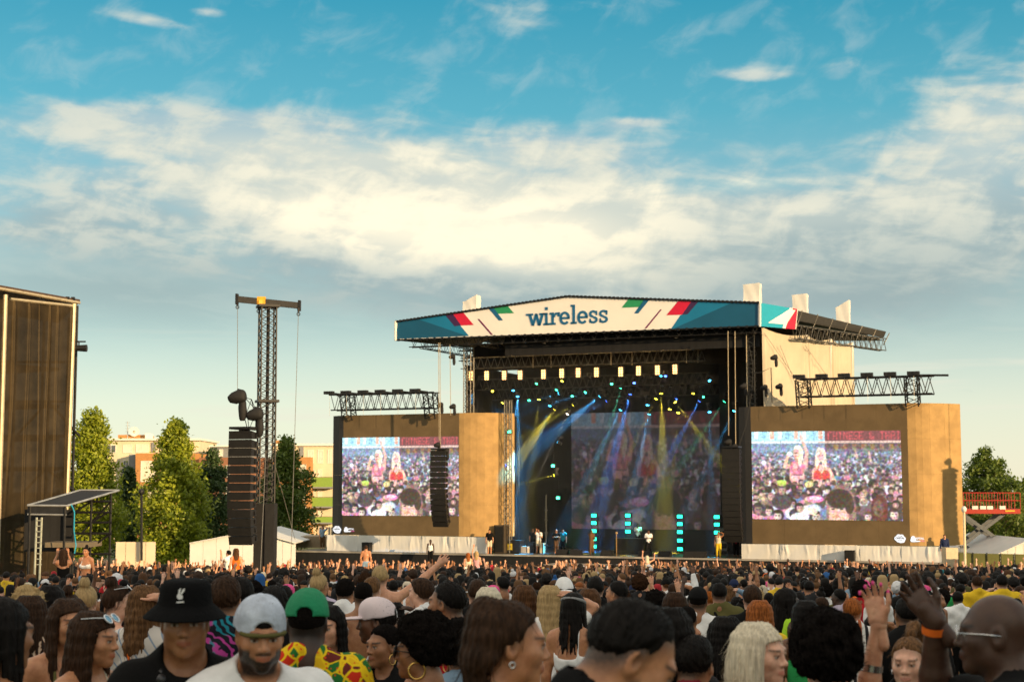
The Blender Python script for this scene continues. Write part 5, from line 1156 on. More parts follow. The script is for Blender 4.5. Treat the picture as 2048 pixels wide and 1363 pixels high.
# ------------------------------------------------------------------ people: bodies grown from smooth distance fields
class Field:
    """a rectilinear grid that primitives are blended into; meshed with surface nets"""
    def __init__(s, x, y, z):
        s.x, s.y, s.z = [np.asarray(a, np.float32) for a in (x, y, z)]
        s.d = np.full((len(x), len(y), len(z)), 1.0, np.float32); s.fr = None
    def frame(s, Rm, c): s.fr = None if Rm is None else (np.array(Rm, np.float32), np.array(c, np.float32))
    def _sl(s, lo, hi):
        r = []
        for a, l, h in zip((s.x, s.y, s.z), lo, hi):
            i, j = np.searchsorted(a, l), np.searchsorted(a, h); r.append(slice(max(i-1, 0), min(j+1, len(a))))
        return tuple(r)
    def _pts(s, lo, hi):
        if s.fr is not None:
            Rm, c = s.fr; cs = np.array([[x, y, z] for x in (lo[0], hi[0]) for y in (lo[1], hi[1]) for z in (lo[2], hi[2])]) @ Rm.T + c
            sl = s._sl(cs.min(0), cs.max(0))
        else: sl = s._sl(lo, hi)
        X, Y, Z = s.x[sl[0]][:, None, None], s.y[sl[1]][None, :, None], s.z[sl[2]][None, None, :]
        if s.fr is not None:
            X, Y, Z = X-c[0], Y-c[1], Z-c[2]
            X, Y, Z = Rm[0,0]*X+Rm[1,0]*Y+Rm[2,0]*Z, Rm[0,1]*X+Rm[1,1]*Y+Rm[2,1]*Z, Rm[0,2]*X+Rm[1,2]*Y+Rm[2,2]*Z
        return sl, X, Y, Z
    def _mix(s, sl, q, k, op):
        a = s.d[sl]
        if a.size == 0: return
        if op == 's': q = -q; h = np.maximum(k-np.abs(a-q), 0)/k; s.d[sl] = np.maximum(a, q) + h*h*k*.25
        else: h = np.maximum(k-np.abs(a-q), 0)/k; s.d[sl] = np.minimum(a, q) - h*h*k*.25
    def ell(s, c, r, k=.02, op='u', ang=None):
        r = np.array(r if hasattr(r, '__len__') else (r,)*3, np.float32); c = np.array(c, np.float32); pad = k+.045
        sl, X, Y, Z = s._pts(c-r-pad, c+r+pad); X, Y, Z = (X-c[0])/r[0], (Y-c[1])/r[1], (Z-c[2])/r[2]
        k0 = np.sqrt(X*X+Y*Y+Z*Z)+1e-6; k1 = np.sqrt((X/r[0])**2+(Y/r[1])**2+(Z/r[2])**2)+1e-6
        s._mix(sl, (k0*(k0-1)/k1).astype(np.float32), k, op)
    def cap(s, a, b, ra, rb=None, k=.02, op='u', flat=None):
        rb = ra if rb is None else rb; a, b = np.array(a, np.float32), np.array(b, np.float32); pad = max(ra, rb)+k+.045
        sl, X, Y, Z = s._pts(np.minimum(a, b)-pad, np.maximum(a, b)+pad); d = b-a; L = float(d@d)+1e-9
        t = np.clip(((X-a[0])*d[0]+(Y-a[1])*d[1]+(Z-a[2])*d[2])/L, 0, 1)
        q = np.sqrt((X-a[0]-t*d[0])**2+(Y-a[1]-t*d[1])**2+(Z-a[2]-t*d[2])**2) - (ra+(rb-ra)*t)
        s._mix(sl, q.astype(np.float32), k, op)
    def chain(s, pts, rs, k=.02):
        for i in range(len(pts)-1): s.cap(pts[i], pts[i+1], rs[i], rs[i+1], k)
    def full(s):
        X, Y, Z = s.x[:, None, None], s.y[None, :, None], s.z[None, None, :]
        if s.fr is not None:
            Rm, c = s.fr; X, Y, Z = X-c[0], Y-c[1], Z-c[2]
            return Rm[0,0]*X+Rm[1,0]*Y+Rm[2,0]*Z, Rm[0,1]*X+Rm[1,1]*Y+Rm[2,1]*Z, Rm[0,2]*X+Rm[1,2]*Y+Rm[2,2]*Z
        return X, Y, Z
    def cut(s, q): s.d = np.maximum(s.d, q.astype(np.float32))
    def mesh(s):
        d = s.d; ins = d < 0; n = np.zeros(tuple(k-1 for k in d.shape), np.int8)
        cr = [(a, b, c) for a in (0, 1) for b in (0, 1) for c in (0, 1)]
        sh = d.shape
        for a, b, c in cr: n += ins[a:sh[0]-1+a, b:sh[1]-1+b, c:sh[2]-1+c]
        act = (n > 0) & (n < 8); I, J, K = np.nonzero(act); N = len(I)
        idx = np.full(act.shape, -1, np.int32); idx[I, J, K] = np.arange(N)
        acc = np.zeros((N, 3)); cnt = np.zeros(N)
        ax = (s.x, s.y, s.z)
        for e in range(3):
            for p in (0, 1):
                for q in (0, 1):
                    o0 = [0, 0, 0]; oth = [k for k in range(3) if k != e]; o0[oth[0]] = p; o0[oth[1]] = q; o1 = list(o0); o1[e] = 1
                    va = d[I+o0[0], J+o0[1], K+o0[2]]; vb = d[I+o1[0], J+o1[1], K+o1[2]]; m = (va < 0) != (vb < 0)
                    if not m.any(): continue
                    t = (va[m]/(va[m]-vb[m])); ijk = (I[m], J[m], K[m])
                    for c in range(3):
                        pa = ax[c][ijk[c]+o0[c]]; acc[m, c] += pa + (ax[c][ijk[c]+o1[c]]-pa)*t if c == e else pa
                    cnt[m] += 1
        V = acc/np.maximum(cnt, 1)[:, None]
        fs = []
        for e in range(3):
            a, b = (e+1) % 3, (e+2) % 3
            A = np.moveaxis(ins, (e, a, b), (0, 1, 2)); T = np.moveaxis(idx, (e, a, b), (0, 1, 2))
            m = A[:-1, 1:-1, 1:-1] != A[1:, 1:-1, 1:-1]; i, j, k = np.nonzero(m); j = j+1; k = k+1
            q = np.stack([T[i, j-1, k-1], T[i, j, k-1], T[i, j, k], T[i, j-1, k]], 1); fl = ~A[i, j, k]; q[fl] = q[fl][:, ::-1]
            fs.append(q)
        Fq = np.concatenate(fs) if fs else np.zeros((0, 4), int); Fq = Fq[(Fq >= 0).all(1)]
        return V, Fq
def axis(lo, hi, step, fine=None, fstep=None):
    """grid ticks: coarse, with a fine stretch"""
    if fine is None: return np.arange(lo, hi+step, step)
    a = np.arange(lo, fine[0], step); b = np.arange(fine[0], fine[1], fstep); c = np.arange(fine[1], hi+step, step); return np.unique(np.round(np.concatenate([a, b, c]), 5))
def mkmesh(name, parts, mats):
    """parts: list of (V, F, material index, mask or None)"""
    V = np.concatenate([p[0] for p in parts]); off = 0; Fs = []; mi = []; mk = []
    for v, f, m, k in parts:
        Fs.append(f+off); mi += [m]*len(f); off += len(v); mk.append(k if k is not None else np.zeros((len(v), 4)))
    me = bpy.data.meshes.new(name); Fq = np.concatenate(Fs); quads(me, V, Fq, True)
    for m in mats: me.materials.append(m)
    if len(mats) > 1: me.polygons.foreach_set('material_index', np.array(mi, np.int32))
    if any(p[3] is not None for p in parts):
        at = me.color_attributes.new('mask', 'FLOAT_COLOR', 'POINT'); at.data.foreach_set('color', np.concatenate(mk).astype(np.float32).ravel())
    return me
def rot(yaw=0, pitch=0, roll=0):
    """yaw: turn to own left; pitch: nod down; roll: tilt"""
    return np.array(Matrix.Rotation(yaw, 3, 'Z') @ Matrix.Rotation(-pitch, 3, 'X') @ Matrix.Rotation(roll, 3, 'Y'))
HC = np.array((0, .025, 1.625)); NB = np.array((0, -.015, 1.50))
class Pose:
    def __init__(s, female=False, hyaw=0, hpitch=0, hroll=0, arms=('down', 'down'), build=1.0, beard=0.0, lean=0.0, scalp=1):
        s.scalp = scalp; s.female, s.arms, s.build, s.beard = female, arms, build, beard
        s.Rm = rot(hyaw, hpitch, hroll); s.hc = NB + s.Rm @ (HC-NB)
        sw = (.165 if female else .19)*build; s.sh = [np.array((-sw, -.01, 1.415)), np.array((sw, -.01, 1.415))]
        s.arm = [arm_pts(arms[0], -1, s.sh[0]), arm_pts(arms[1], 1, s.sh[1])]
def arm_pts(kind, sd_, sh):
    """elbow, wrist, hand direction, palm normal (mirrored for the right side, sd_ = 1)"""
    T = {'down': ((.05, -.02, -.29), (.06, .04, -.54), (.0, .1, -1), (-1, 0, 0)), 'bent': ((.06, -.03, -.28), (-.05, .20, -.22), (-.5, .8, .15), (0, 0, -1)), 'up': ((.10, .06, .24), (.07, .10, .50), (0, .15, 1), (0, 1, 0)),
         'wave': ((.22, .04, .10), (.26, .08, .36), (.15, .1, 1), (0, 1, 0)), 'high': ((.03, .08, .28), (-.02, .14, .54), (-.1, .2, 1), (0, 1, 0)), 'phone': ((.04, .18, -.02), (-.04, .26, .22), (-.05, .25, 1), (0, 1, 0)),
         'head': ((.20, .03, .16), (-.02, -.02, .27), (-.9, -.1, .1), (0, 0, -1)), 'side': ((.24, .02, -.08), (.34, .20, .02), (.3, .9, .2), (0, 0, -1)), 'brow': ((.20, .14, .06), (.03, .22, .21), (-.95, .1, .1), (0, 0, -1)), 'lean': ((.16, .14, .18), (.26, .26, .42), (.25, .3, .9), (-.3, 1, 0))}[kind if isinstance(kind, str) else 'down'] if isinstance(kind, str) else kind
    f = lambda v: np.array((v[0]*sd_, v[1], v[2]))
    hd = f(T[2]); hd = hd/np.linalg.norm(hd); pn = f(T[3]); pn = pn - hd*(pn@hd); pn = pn/np.linalg.norm(pn)
    return sh+f(T[0]), sh+f(T[1]), hd, pn
def head_field(f, P_, detail=True):
    """skull, face, ears and neck; the frame turns with the head"""
    f.frame(P_.Rm, P_.hc); fem = P_.female; j = .92 if fem else 1.0
    f.ell((0, -.018, .034), (.0745, .094, .084), .02); f.ell((0, .022, -.03), (.060*j, .070, .083), .04)
    f.ell((0, .066, -.095), (.022*j, .020, .019), .035)
    for s_ in (-1, 1):
        f.ell((.044*s_*j, .012, -.062), (.020, .030, .026), .035); f.ell((.043*s_, .052, -.018), (.020, .022, .020), .03)
    if detail:
        f.cap((-.035, .078, .026), (.035, .078, .026), .011, k=.022)
        for s_ in (-1, 1): f.ell((.032*s_, .100, .004), (.021, .016, .0125), .012, 's')
        f.cap((0, .084, .018), (0, .1005, -.022), .0065, .0105, k=.012); f.ell((0, .1035, -.0255), (.0105, .0105, .0095), .008)
        for s_ in (-1, 1): f.ell((.0125*s_, .0935, -.029), (.008, .009, .0072), .007)
        for s_ in (-1, 1):
            f.ell((.0315*s_, .0745, .003), (.0125, .0125, .0125), .003); f.cap((.0445*s_, .071, .0055), (.032*s_, .0872, .0105), .0045, k=.006); f.cap((.032*s_, .0872, .0105), (.019*s_, .080, .007), .004, k=.006)
        f.cap((-.021, .080, -.0560), (0, .0905, -.0525), .0052, .0062, k=.006); f.cap((.021, .080, -.0560), (0, .0905, -.0525), .0052, .0062, k=.006)
        f.cap((-.017, .081, -.0625), (0, .0895, -.0645), .0060, .0075, k=.006); f.cap((.017, .081, -.0625), (0, .0895, -.0645), .0060, .0075, k=.006)
    else:
        f.cap((0, .082, .015), (0, .104, -.026), .008, .012, k=.012)
    for s_ in (-1, 1):
        f.ell((.0755*s_, -.012, -.002), (.009, .020, .031), .012)
        if detail: f.ell((.084*s_, -.006, .002), (.006, .010, .016), .006, 's')
    f.frame(None, None)
    nk = P_.hc + P_.Rm @ np.array((0, -.03, -.045)); r = .052 if fem else .060
    f.cap(nk, NB + np.array((0, -.012, -.03)), r, r*1.06, .035)
def face_mask(V, P_):
    """colour regions: red = lips, green = brows, lashes and iris, blue = eye white, alpha = beard and stubble"""
    L = (V - P_.hc) @ P_.Rm; x, y, z = np.abs(L[:, 0]), L[:, 1], L[:, 2]; fr = y > .045; sm = lambda a, lo, hi: np.clip((a-lo)/(hi-lo), 0, 1)
    lips = fr*(sm(.026-x, 0, .004))*sm(.0115-np.abs(z+.0590)-x*.12, 0, .0035)*(y > .072)
    ey = np.sqrt(((x-.0315)/.0150)**2 + ((z-.0035)/.0072)**2); white = fr*sm(1-ey, 0, .15)*(y > .070)
    iris = fr*sm(1-np.sqrt(((x-.0315)/.0062)**2+((z-.004)/.0066)**2), 0, .2)*(y > .075)
    lash = fr*np.exp(-((z-.0105+8*(x-.0315)**2)/.0030)**2)*sm(.0165-np.abs(x-.0325), 0, .004)*(y > .062)
    brow = fr*np.exp(-((z-.0275-.05*(x-.03))/.0048)**2)*sm(.021-np.abs(x-.0345), 0, .005)*.95
    nost = fr*np.exp(-(((x-.0085)/.0045)**2+((z+.0365)/.0035)**2))*(y > .085)*.6
    M = np.zeros((len(V), 4)); M[:, 0] = lips*(1-white); M[:, 1] = np.clip(np.maximum.reduce([iris, lash*.9, brow, nost]), 0, 1); M[:, 2] = white*(1-iris)*(1-lash)
    hl = np.interp(y, [-.12, -.08, -.045, -.005, .018, .032, .055, .078, .2], [-.085, -.078, -.055, -.012, .008, .040, .055, .066, .066])
    if getattr(P_, 'scalp', 1): M[:, 3] = sm(z-hl, -.016, .040)*(z > -.1)*(np.abs(L[:, 0]) < .0815)*.92
    if P_.beard > 0:
        lo = -.028-.030*sm(y, .03, .085)*(x < .045) ; jaw = sm(lo-z, -.004, .012)*sm(y, -.012, .012)*sm(z, -.150, -.125); mou = np.exp(-((z+.0445)/.0055)**2)*sm(.030-x, 0, .006)*(y > .07)
        M[:, 3] = np.maximum(M[:, 3], np.clip(np.maximum(jaw, mou)*(1-lips), 0, 1)*P_.beard)
    return M
def body_field(f, P_, arms=True, hands=True, infl=0.0, skip=()):
    b = P_.build; fem = P_.female
    f.ell((0, -.005, .95), (.165*b if fem else .158*b, .115*b, .14), .05); f.ell((0, 0, 1.10), ((.125 if fem else .14)*b, .098*b, .16), .06)
    f.ell((0, .0, 1.27), ((.145 if fem else .165)*b, .112*b, .17), .06)
    f.cap((P_.sh[0][0]*.8, -.012, 1.40), (P_.sh[1][0]*.8, -.012, 1.40), .062 if fem else .07, k=.05)
    for s_ in (-1, 1): f.cap((0, -.025, 1.505), (.125*s_*b, -.015, 1.435), .046, .042, .04)
    if fem:
        for s_ in (-1, 1): f.ell((.072*s_, .088, 1.255), (.064, .058, .062), .04)
    if arms:
        r = (.043, .036, .024) if fem else (.053, .043, .029); r = [q*b for q in r]
        for i in (0, 1):
            if i in skip: continue
            el, wr, hd, pn = P_.arm[i]
            if arms == 'short': f.cap(P_.sh[i], P_.sh[i]+(el-P_.sh[i])*.54, r[0]*.98, r[0]*.98, .045); continue
            if arms == 'long': wr = el+(wr-el)*.9
            f.cap(P_.sh[i], el, r[0], r[1], .045); f.cap(el, el+(wr-el)*.3, r[1], r[1]*1.02, .02); f.cap(el+(wr-el)*.3, wr, r[1]*1.02, r[2], .02)
            if hands: f.cap(wr, wr+hd*.05, r[2], r[2]*1.05, .02)
def legs_field(f, P_):
    for s_ in (-1, 1):
        f.cap((.088*s_, 0, .90), (.10*s_, .01, .50), .098*P_.build, .068, .05); f.cap((.10*s_, .01, .50), (.105*s_, -.01, .09), .068, .050, .03); f.cap((.105*s_, -.01, .055), (.125*s_, .13, .04), .045, .036, .03)
def hand_mesh(wr, hd, pn, sd_, sc=1.0, step=.006, spread=.16, curl=.25, r0=.029):
    """palm, four unequal bent fingers and a thumb that leaves the side of the palm"""
    wr = np.array(wr); sx = np.cross(hd, pn)*sd_       # towards the thumb side
    f0 = lambda a, b, c: wr + sc*(sx*a + hd*b + pn*c)
    pts = [wr-hd*.09, f0(.09, .2, .07), f0(-.07, .2, -.05), f0(.09, 0, -.06), f0(-.06, .21, .07), f0(.07, .1, .08)]
    lo = np.min(pts, 0)-.05; hi = np.max(pts, 0)+.05
    f = Field(np.arange(lo[0], hi[0], step), np.arange(lo[1], hi[1], step), np.arange(lo[2], hi[2], step))
    f.cap(wr-hd*.07, wr+hd*.01, r0, .026*sc, .01)
    f.cap(f0(-.014, .02, 0), f0(-.026, .085, .0), .021*sc, .0155*sc, .02); f.cap(f0(.012, .02, 0), f0(.024, .088, 0), .023*sc, .0155*sc, .02); f.cap(f0(0, .03, .0), f0(0, .09, 0), .0185*sc, .0155*sc, .02)
    for i, (x, L, rr) in enumerate(((.0285, .068, .0088), (.0095, .078, .0092), (-.0095, .072, .0088), (-.0275, .055, .0078))):
        a = f0(x, .088, 0); ang = spread*(x/.0285); d = np.array((math.sin(ang), math.cos(ang))); z = 0
        p = a; c = curl*(1+.25*i)*.5; th = 0
        for seg, fr in ((.45, 1), (.31, .95), (.24, .86)):
            th += c; q = p + sc*L*seg*((sx*d[0]+hd*d[1])*math.cos(th) + pn*math.sin(th)); f.cap(p, q, rr*fr*sc, rr*fr*.93*sc, .004); p = q
    a = f0(.022, .022, .004); b = f0(.048, .055, .014); c = f0(.060, .085, .018); d = f0(.063, .112, .016)
    f.cap(a, b, .0150*sc, .0120*sc, .012); f.cap(b, c, .0110*sc, .0098*sc, .005); f.cap(c, d, .0098*sc, .0082*sc, .004)
    return f.mesh(), [f0(.0285, .088, 0), d]

def body_mesh(P_, lod, skin, hair_cut=None):
    hs, cs = {0: (.0046, .017), 1: (.0085, .026), 2: (.019, .042)}[lod]
    pts = np.array([P_.sh[0], P_.sh[1]] + [q for a in P_.arm for q in a[:2]]); lo = np.minimum(pts.min(0), (-.25, -.2, 0))-.09; hi = np.maximum(pts.max(0), (.25, .22, 1.5))+.09; hi[2] = max(hi[2], 1.80)
    c = P_.hc
    f = Field(axis(lo[0], hi[0], cs, (c[0]-.1, c[0]+.1), hs), axis(lo[1], hi[1], cs, (c[1]-.125, c[1]+.135), hs), axis(-.02, hi[2], cs*1.15, (1.47, 1.78), hs))
    body_field(f, P_); head_field(f, P_, lod < 2)
    if lod < 2: legs_field(f, P_)
    V, Fq = f.mesh(); parts = [(V, Fq, 0, face_mask(V, P_))]
    for i in (0, 1):
        el, wr, hd, pn = P_.arm[i]
        (hv, hf), _ = hand_mesh(wr, hd, pn, (1 if i else -1), .92 if P_.female else 1.0, {0: .0050, 1: .0095, 2: .014}[lod], .22 if i % 2 else .14, .3, .024 if P_.female else .028)
        parts.append((hv, hf, 0, None))
    return parts
def garment(P_, lod, kind, seed=0):
    """tee, vest, strap, long, bikini, open: a cloth solid a little larger than the body, cut at neckline, cuffs and hem"""
    cs = {0: .0125, 1: .021, 2: .040}[lod]
    pts = np.array([P_.sh[0], P_.sh[1]] + [q for a in P_.arm for q in a[:2]]); lo = np.minimum(pts.min(0), (-.25, -.2, .8))-.09; hi = np.maximum(pts.max(0), (.25, .24, 1.5))+.09
    f = Field(np.arange(lo[0], hi[0], cs), np.arange(lo[1], hi[1], cs), np.arange(.74, hi[2], cs))
    lng = kind in ('long', 'hoodie')
    body_field(f, P_, {'tee': 'short', 'long': 'long', 'hoodie': 'long'}.get(kind, False), False)
    X, Y, Z = f.full(); r = np.random.default_rng(seed); off = {'tee': .020, 'long': .020, 'hoodie': .024, 'vest': .012, 'strap': .009, 'bikini': .009}[kind]
    ph = r.uniform(0, 6, 6)
    fold = 1.15*(.0045*np.sin(19*X+11*Z+ph[0]+2*np.sin(7*Z+ph[1])) + .004*np.sin(23*Y-17*Z+ph[2]+2*np.sin(9*X)) + .003*np.sin(37*X-29*Z+21*Y+ph[3]))
    if kind in ('strap', 'bikini', 'vest'): fold = fold*.35
    f.d = f.d - off - fold.astype(np.float32)
    hem = {'tee': .86, 'long': .85, 'hoodie': .84, 'vest': .86, 'strap': .98, 'bikini': 1.18}[kind]
    f.cut(hem-Z + 0*X)
    if kind in ('tee', 'long', 'hoodie'):
        f.cut(.078 - np.sqrt(X*X+(Y-.03)**2+((Z-1.52)*.9)**2))                      # round neckline
    elif kind == 'vest':
        f.cut(np.maximum(Z-1.33, np.abs(X)-.125*P_.build) if False else np.where(Z > 1.34, np.abs(np.abs(X)-.085)-.030, -1)); f.cut(np.where(Z < 1.36, np.abs(X)-.155*P_.build-.3*np.maximum(0, 1.3-Z), -1)); f.cut(Z-1.52+0*X); f.cut(.07-np.sqrt(X*X+(Y-.05)**2+((Z-1.46))**2))
    else:
        f.cut(np.where(Z > 1.30-.03*np.cos(X*14), np.abs(np.abs(X)-.078)-.008, -1)); f.cut(Z-1.485+0*X); f.cut(np.where(Z < 1.32, np.abs(X)-.16*P_.build, -1))
    return f.mesh()
def trousers(P_, lod, shorts=False):
    cs = {0: .022, 1: .03, 2: .05}[lod]
    f = Field(np.arange(-.32, .33, cs), np.arange(-.2, .24, cs), np.arange(.05 if not shorts else .4, 1.06, cs*1.2))
    body_field(f, P_, False); legs_field(f, P_); X, Y, Z = f.full(); f.d = f.d - .012; f.cut(Z-1.0+0*X); f.cut((.10 if not shorts else .5)-Z+0*X); return f.mesh()

# hair: built in the head's own frame (origin at the head centre, y forward)
def hairline(Y): return np.interp(Y, [-.12, -.08, -.045, -.005, .018, .032, .055, .078, .2], [-.085, -.078, -.055, -.012, .008, .040, .055, .066, .066])
def hair_mesh(kind, lod, seed=0, L=.30):
    r = np.random.default_rng(seed); st = {0: .0055, 1: .010, 2: .019}[lod]; vol = {'buzz': .004, 'short': .009, 'quiff': .014, 'tight': .010, 'long': .012, 'wavy': .014, 'bob': .013, 'afro': .02, 'curly': .02, 'bun': .008, 'pony': .006, 'braids': .013, 'topfade': .009, 'locs': .014, 'halfup': .010}[kind]
    lo, hi = np.array((-.15, -.19, -.14)), np.array((.15, .14, .175))
    if kind in ('long', 'wavy', 'braids', 'locs', 'halfup'): lo[2] = -L-.06; lo[1] = -.21
    if kind in ('pony',): lo[1] = -.27; lo[2] = -.22; hi[2] = .20
    if kind == 'bob': lo[2] = -.17
    if kind in ('afro', 'curly'): lo -= .07; hi += .06
    if kind == 'bun': hi[2] = .24; lo[1] = -.2
    f = Field(np.arange(lo[0], hi[0], st), np.arange(lo[1], hi[1], st), np.arange(lo[2], hi[2], st)); X, Y, Z = f.full()
    v = vol
    f.ell((0, -.018, .034), (.0745+v, .094+v, .084+v*1.1), .01)
    if kind in ('short', 'quiff'): f.ell((0, .018, .082), (.054, .060, .032+v), .03)
    nz = np.zeros_like(X+Y+Z)
    ang = np.arctan2(X, -Y)
    if kind in ('long', 'wavy', 'bob', 'halfup', 'braids', 'locs'):
        n = {'braids': 30, 'locs': 26, 'bob': 54}.get(kind, 50); ph2 = r.uniform(0, 6, 4)
        end = .15 if kind == 'bob' else L
        for i in range(n):
            a = (-(2.1 if kind == 'bob' else 1.98) + 2*(2.1 if kind == 'bob' else 1.98)*(i+.5)/n if kind != 'halfup' else -1.15+2.3*(i+.5)/n) + r.uniform(-.05, .05); R0, R1 = .078+v*.6, .088+v*.5; rr = {'braids': .0085, 'locs': .010}.get(kind, .0105)*r.uniform(.7, 1.25); ro = r.uniform(-.006, .005)
            e = end*r.uniform(.86, 1.0)*(1 if abs(a) < 1.8 else .92)
            if kind == 'bob': e = (.105+.02*abs(a)/2)*r.uniform(.95, 1.05)
            pts = []; m = 7; ph = r.uniform(0, 6)
            for k in range(m):
                t = k/(m-1); z = .03 - t*(e+.03); w = (.010 if kind == 'wavy' else .0012)*math.sin(t*13+ph)*(t > .15); flare = 1 + (.11*math.sin(min(t*1.5, 1)*1.57) if kind != 'bob' else .16*math.sin(t*2.4)) - (.10*t if kind == 'bob' else 0)
                dr = .05*t*math.sin(ph2[0]+t*2+a*1.3); pts.append((math.sin(a+dr)*(R0*flare+w+ro*t*2), -math.cos(a+dr)*(R1*flare+w+ro*t*2)-.018 - .02*t*(abs(a) < 1.2), z))
            pts = [(math.sin(a)*(.040+v*.4), -math.cos(a)*(.052+v*.4)-.018, .100+v*.4), (math.sin(a)*(.066+v*.5), -math.cos(a)*(.082+v*.5)-.018, .070)] + pts; m += 2
            for k in range(m-1): f.cap(pts[k], pts[k+1], rr*(1-.05*k), rr*(1-.05*(k+1)), .006 if kind in ('braids', 'locs') else .022)
        if kind != 'locs': f.ell((0, -.075, -.05 if kind == 'bob' else -end*.42), (.070, .040, .10 if kind == 'bob' else end*.48), .03)
    if kind in ('afro', 'curly'):
        big = .062 if kind == 'afro' else .036
        f.ell((0, -.028, .050), (.0745+big, .094+big*.9, .082+big), .02)
        n = 420 if lod == 0 else 130; rad = .017 if kind == 'afro' else .019
        for i in range(n):
            z = r.uniform(-.75, 1); a = r.uniform(0, 2*np.pi); q = math.sqrt(1-z*z); d = np.array((q*math.cos(a), q*math.sin(a), z))
            if d[1] > .55 and d[2] < .35: continue
            c = np.array((0, -.028, .050)) + d*np.array((.0745+big, .094+big*.9, .082+big))*r.uniform(.93, 1.06); f.ell(c, rad*r.uniform(.55, 1.1), .012)
    if kind == 'bun':
        f.ell((0, -.055, .145), (.042, .042, .038), .012)
        for i in range(12): a = i*.52; f.cap((.03*math.cos(a), -.055+.03*math.sin(a), .128), (.02*math.cos(a+.8), -.055+.02*math.sin(a+.8), .178), .012, .010, .006)
    if kind == 'pony':
        f.ell((0, -.085, .128), (.026, .024, .024), .01); pts = [(0, -.085, .128), (0, -.135, .150), (.01, -.185, .10), (.005, -.195, 0), (.01, -.185, -.13)]
        for k in range(5):
            o = r.uniform(-.014, .014, 3); f.chain([np.array(p)+o*min(i, 2) for i, p in enumerate(pts)], [.018, .022, .022, .018, .006], .01)
    if kind == 'halfup': f.ell((0, -.09, .10), (.035, .03, .03), .02)
    # strand grooves
    amp = {'buzz': .0008, 'short': .0035, 'quiff': .004, 'topfade': .0028, 'tight': .0018, 'afro': .004, 'curly': .005, 'bun': .0022, 'pony': .0022}.get(kind, .0028)
    if kind in ('short', 'quiff', 'topfade', 'afro', 'curly'): nz = amp*(np.sin(150*X+40*np.sin(20*Y)+70*Z)*np.sin(120*Y+60*Z+30*np.sin(25*X)) + .6*np.sin(230*X-110*Y+90*Z))
    else:
        q_ = r.uniform(0, 6, 4); nz = amp*(.7*np.sin(ang*37+3*np.sin(Z*9+q_[0])+2*np.sin(ang*5+q_[1])) + .6*np.sin(ang*71+4*np.sin(Z*13+Y*7+q_[2])) + .5*np.sin(ang*109+Z*31+q_[3]))
        nz = nz + .007*np.exp(-((X-.008)/.006)**2)*(Z > .055)*(Y > -.06)
    f.d = f.d + nz.astype(np.float32)
    hl = hairline(Y) + 0*X
    if kind in ('short', 'quiff', 'topfade', 'buzz', 'tight', 'bun', 'pony', 'halfup'):       # thins out to nothing at the hairline
        f.d = f.d + ((v+.006)*np.clip(1-(Z-hl)/(.030 if kind not in ('topfade',) else .075), 0, 1)).astype(np.float32)*np.where(Z-hl > -.03, 1, 0)
    if kind in ('afro', 'curly'): hl = hl-.012
    cut = (hl - Z)*.75
    if kind == 'halfup': cut = np.where(Y < -.045, -1, cut)
    if kind in ('long', 'wavy', 'bob', 'braids', 'locs'): cut = np.where((Y < .028-.14*np.clip(-Z, 0, .2)) | ((Y < .045) & (np.abs(X) > .066+.10*np.clip(Z, 0, .1))), -1, cut)        # falls freely behind the ears
    if kind in ('pony',): cut = np.where(Y < -.11, -1, cut)
    if kind == 'bob': cut = np.where((Y < .05) & (np.abs(X) > .055) & (Z > -.13), -1, cut)
    f.cut(cut)
    V, Fq = f.mesh()
    # loose strands that break the outline
    n = {0: 520, 1: 170, 2: 0}[lod]
    if n and len(Fq) and kind != 'buzz':
        q = V[Fq[r.integers(0, len(Fq), n)]]; c = q.mean(1); nn = np.cross(q[:, 2]-q[:, 0], q[:, 3]-q[:, 1]); nn /= np.linalg.norm(nn, axis=1)[:, None]+1e-9
        if kind in ('afro', 'curly'): d = nn*.7 + r.normal(0, .6, (n, 3)); Ls = r.uniform(.012, .034, n)
        elif kind in ('short', 'quiff', 'topfade', 'tight'): d = nn*.5 + r.normal(0, .35, (n, 3)) + np.array((0, -.3, .35)); Ls = r.uniform(.006, .017, n)
        else: d = np.array((0, -.12, -1.0)) + nn*.30 + r.normal(0, .20, (n, 3)); Ls = r.uniform(.02, .075, n)
        d /= np.linalg.norm(d, axis=1)[:, None]; sd_ = np.cross(d, nn+r.normal(0, .2, (n, 3))); sd_ /= np.linalg.norm(sd_, axis=1)[:, None]+1e-9
        w = ({0: .0011, 1: .0022}[lod]*r.uniform(.6, 1.3, n))[:, None]; bend = r.normal(0, .35, (n, 3))
        p0, p1 = c-d*.004, c+d*(Ls*.5)[:, None]; p2 = p1 + (d+bend)*(Ls*.5)[:, None]
        rib = np.stack([p0-sd_*w, p0+sd_*w, p1-sd_*w*.8, p1+sd_*w*.8, p2-sd_*w*.3, p2+sd_*w*.3], 1).reshape(-1, 3); b = len(V)+6*np.arange(n)[:, None]
        V = np.concatenate([V, rib]); Fq = np.concatenate([Fq, b+np.array((0, 1, 3, 2)), b+np.array((2, 3, 5, 4))])
    return V, Fq
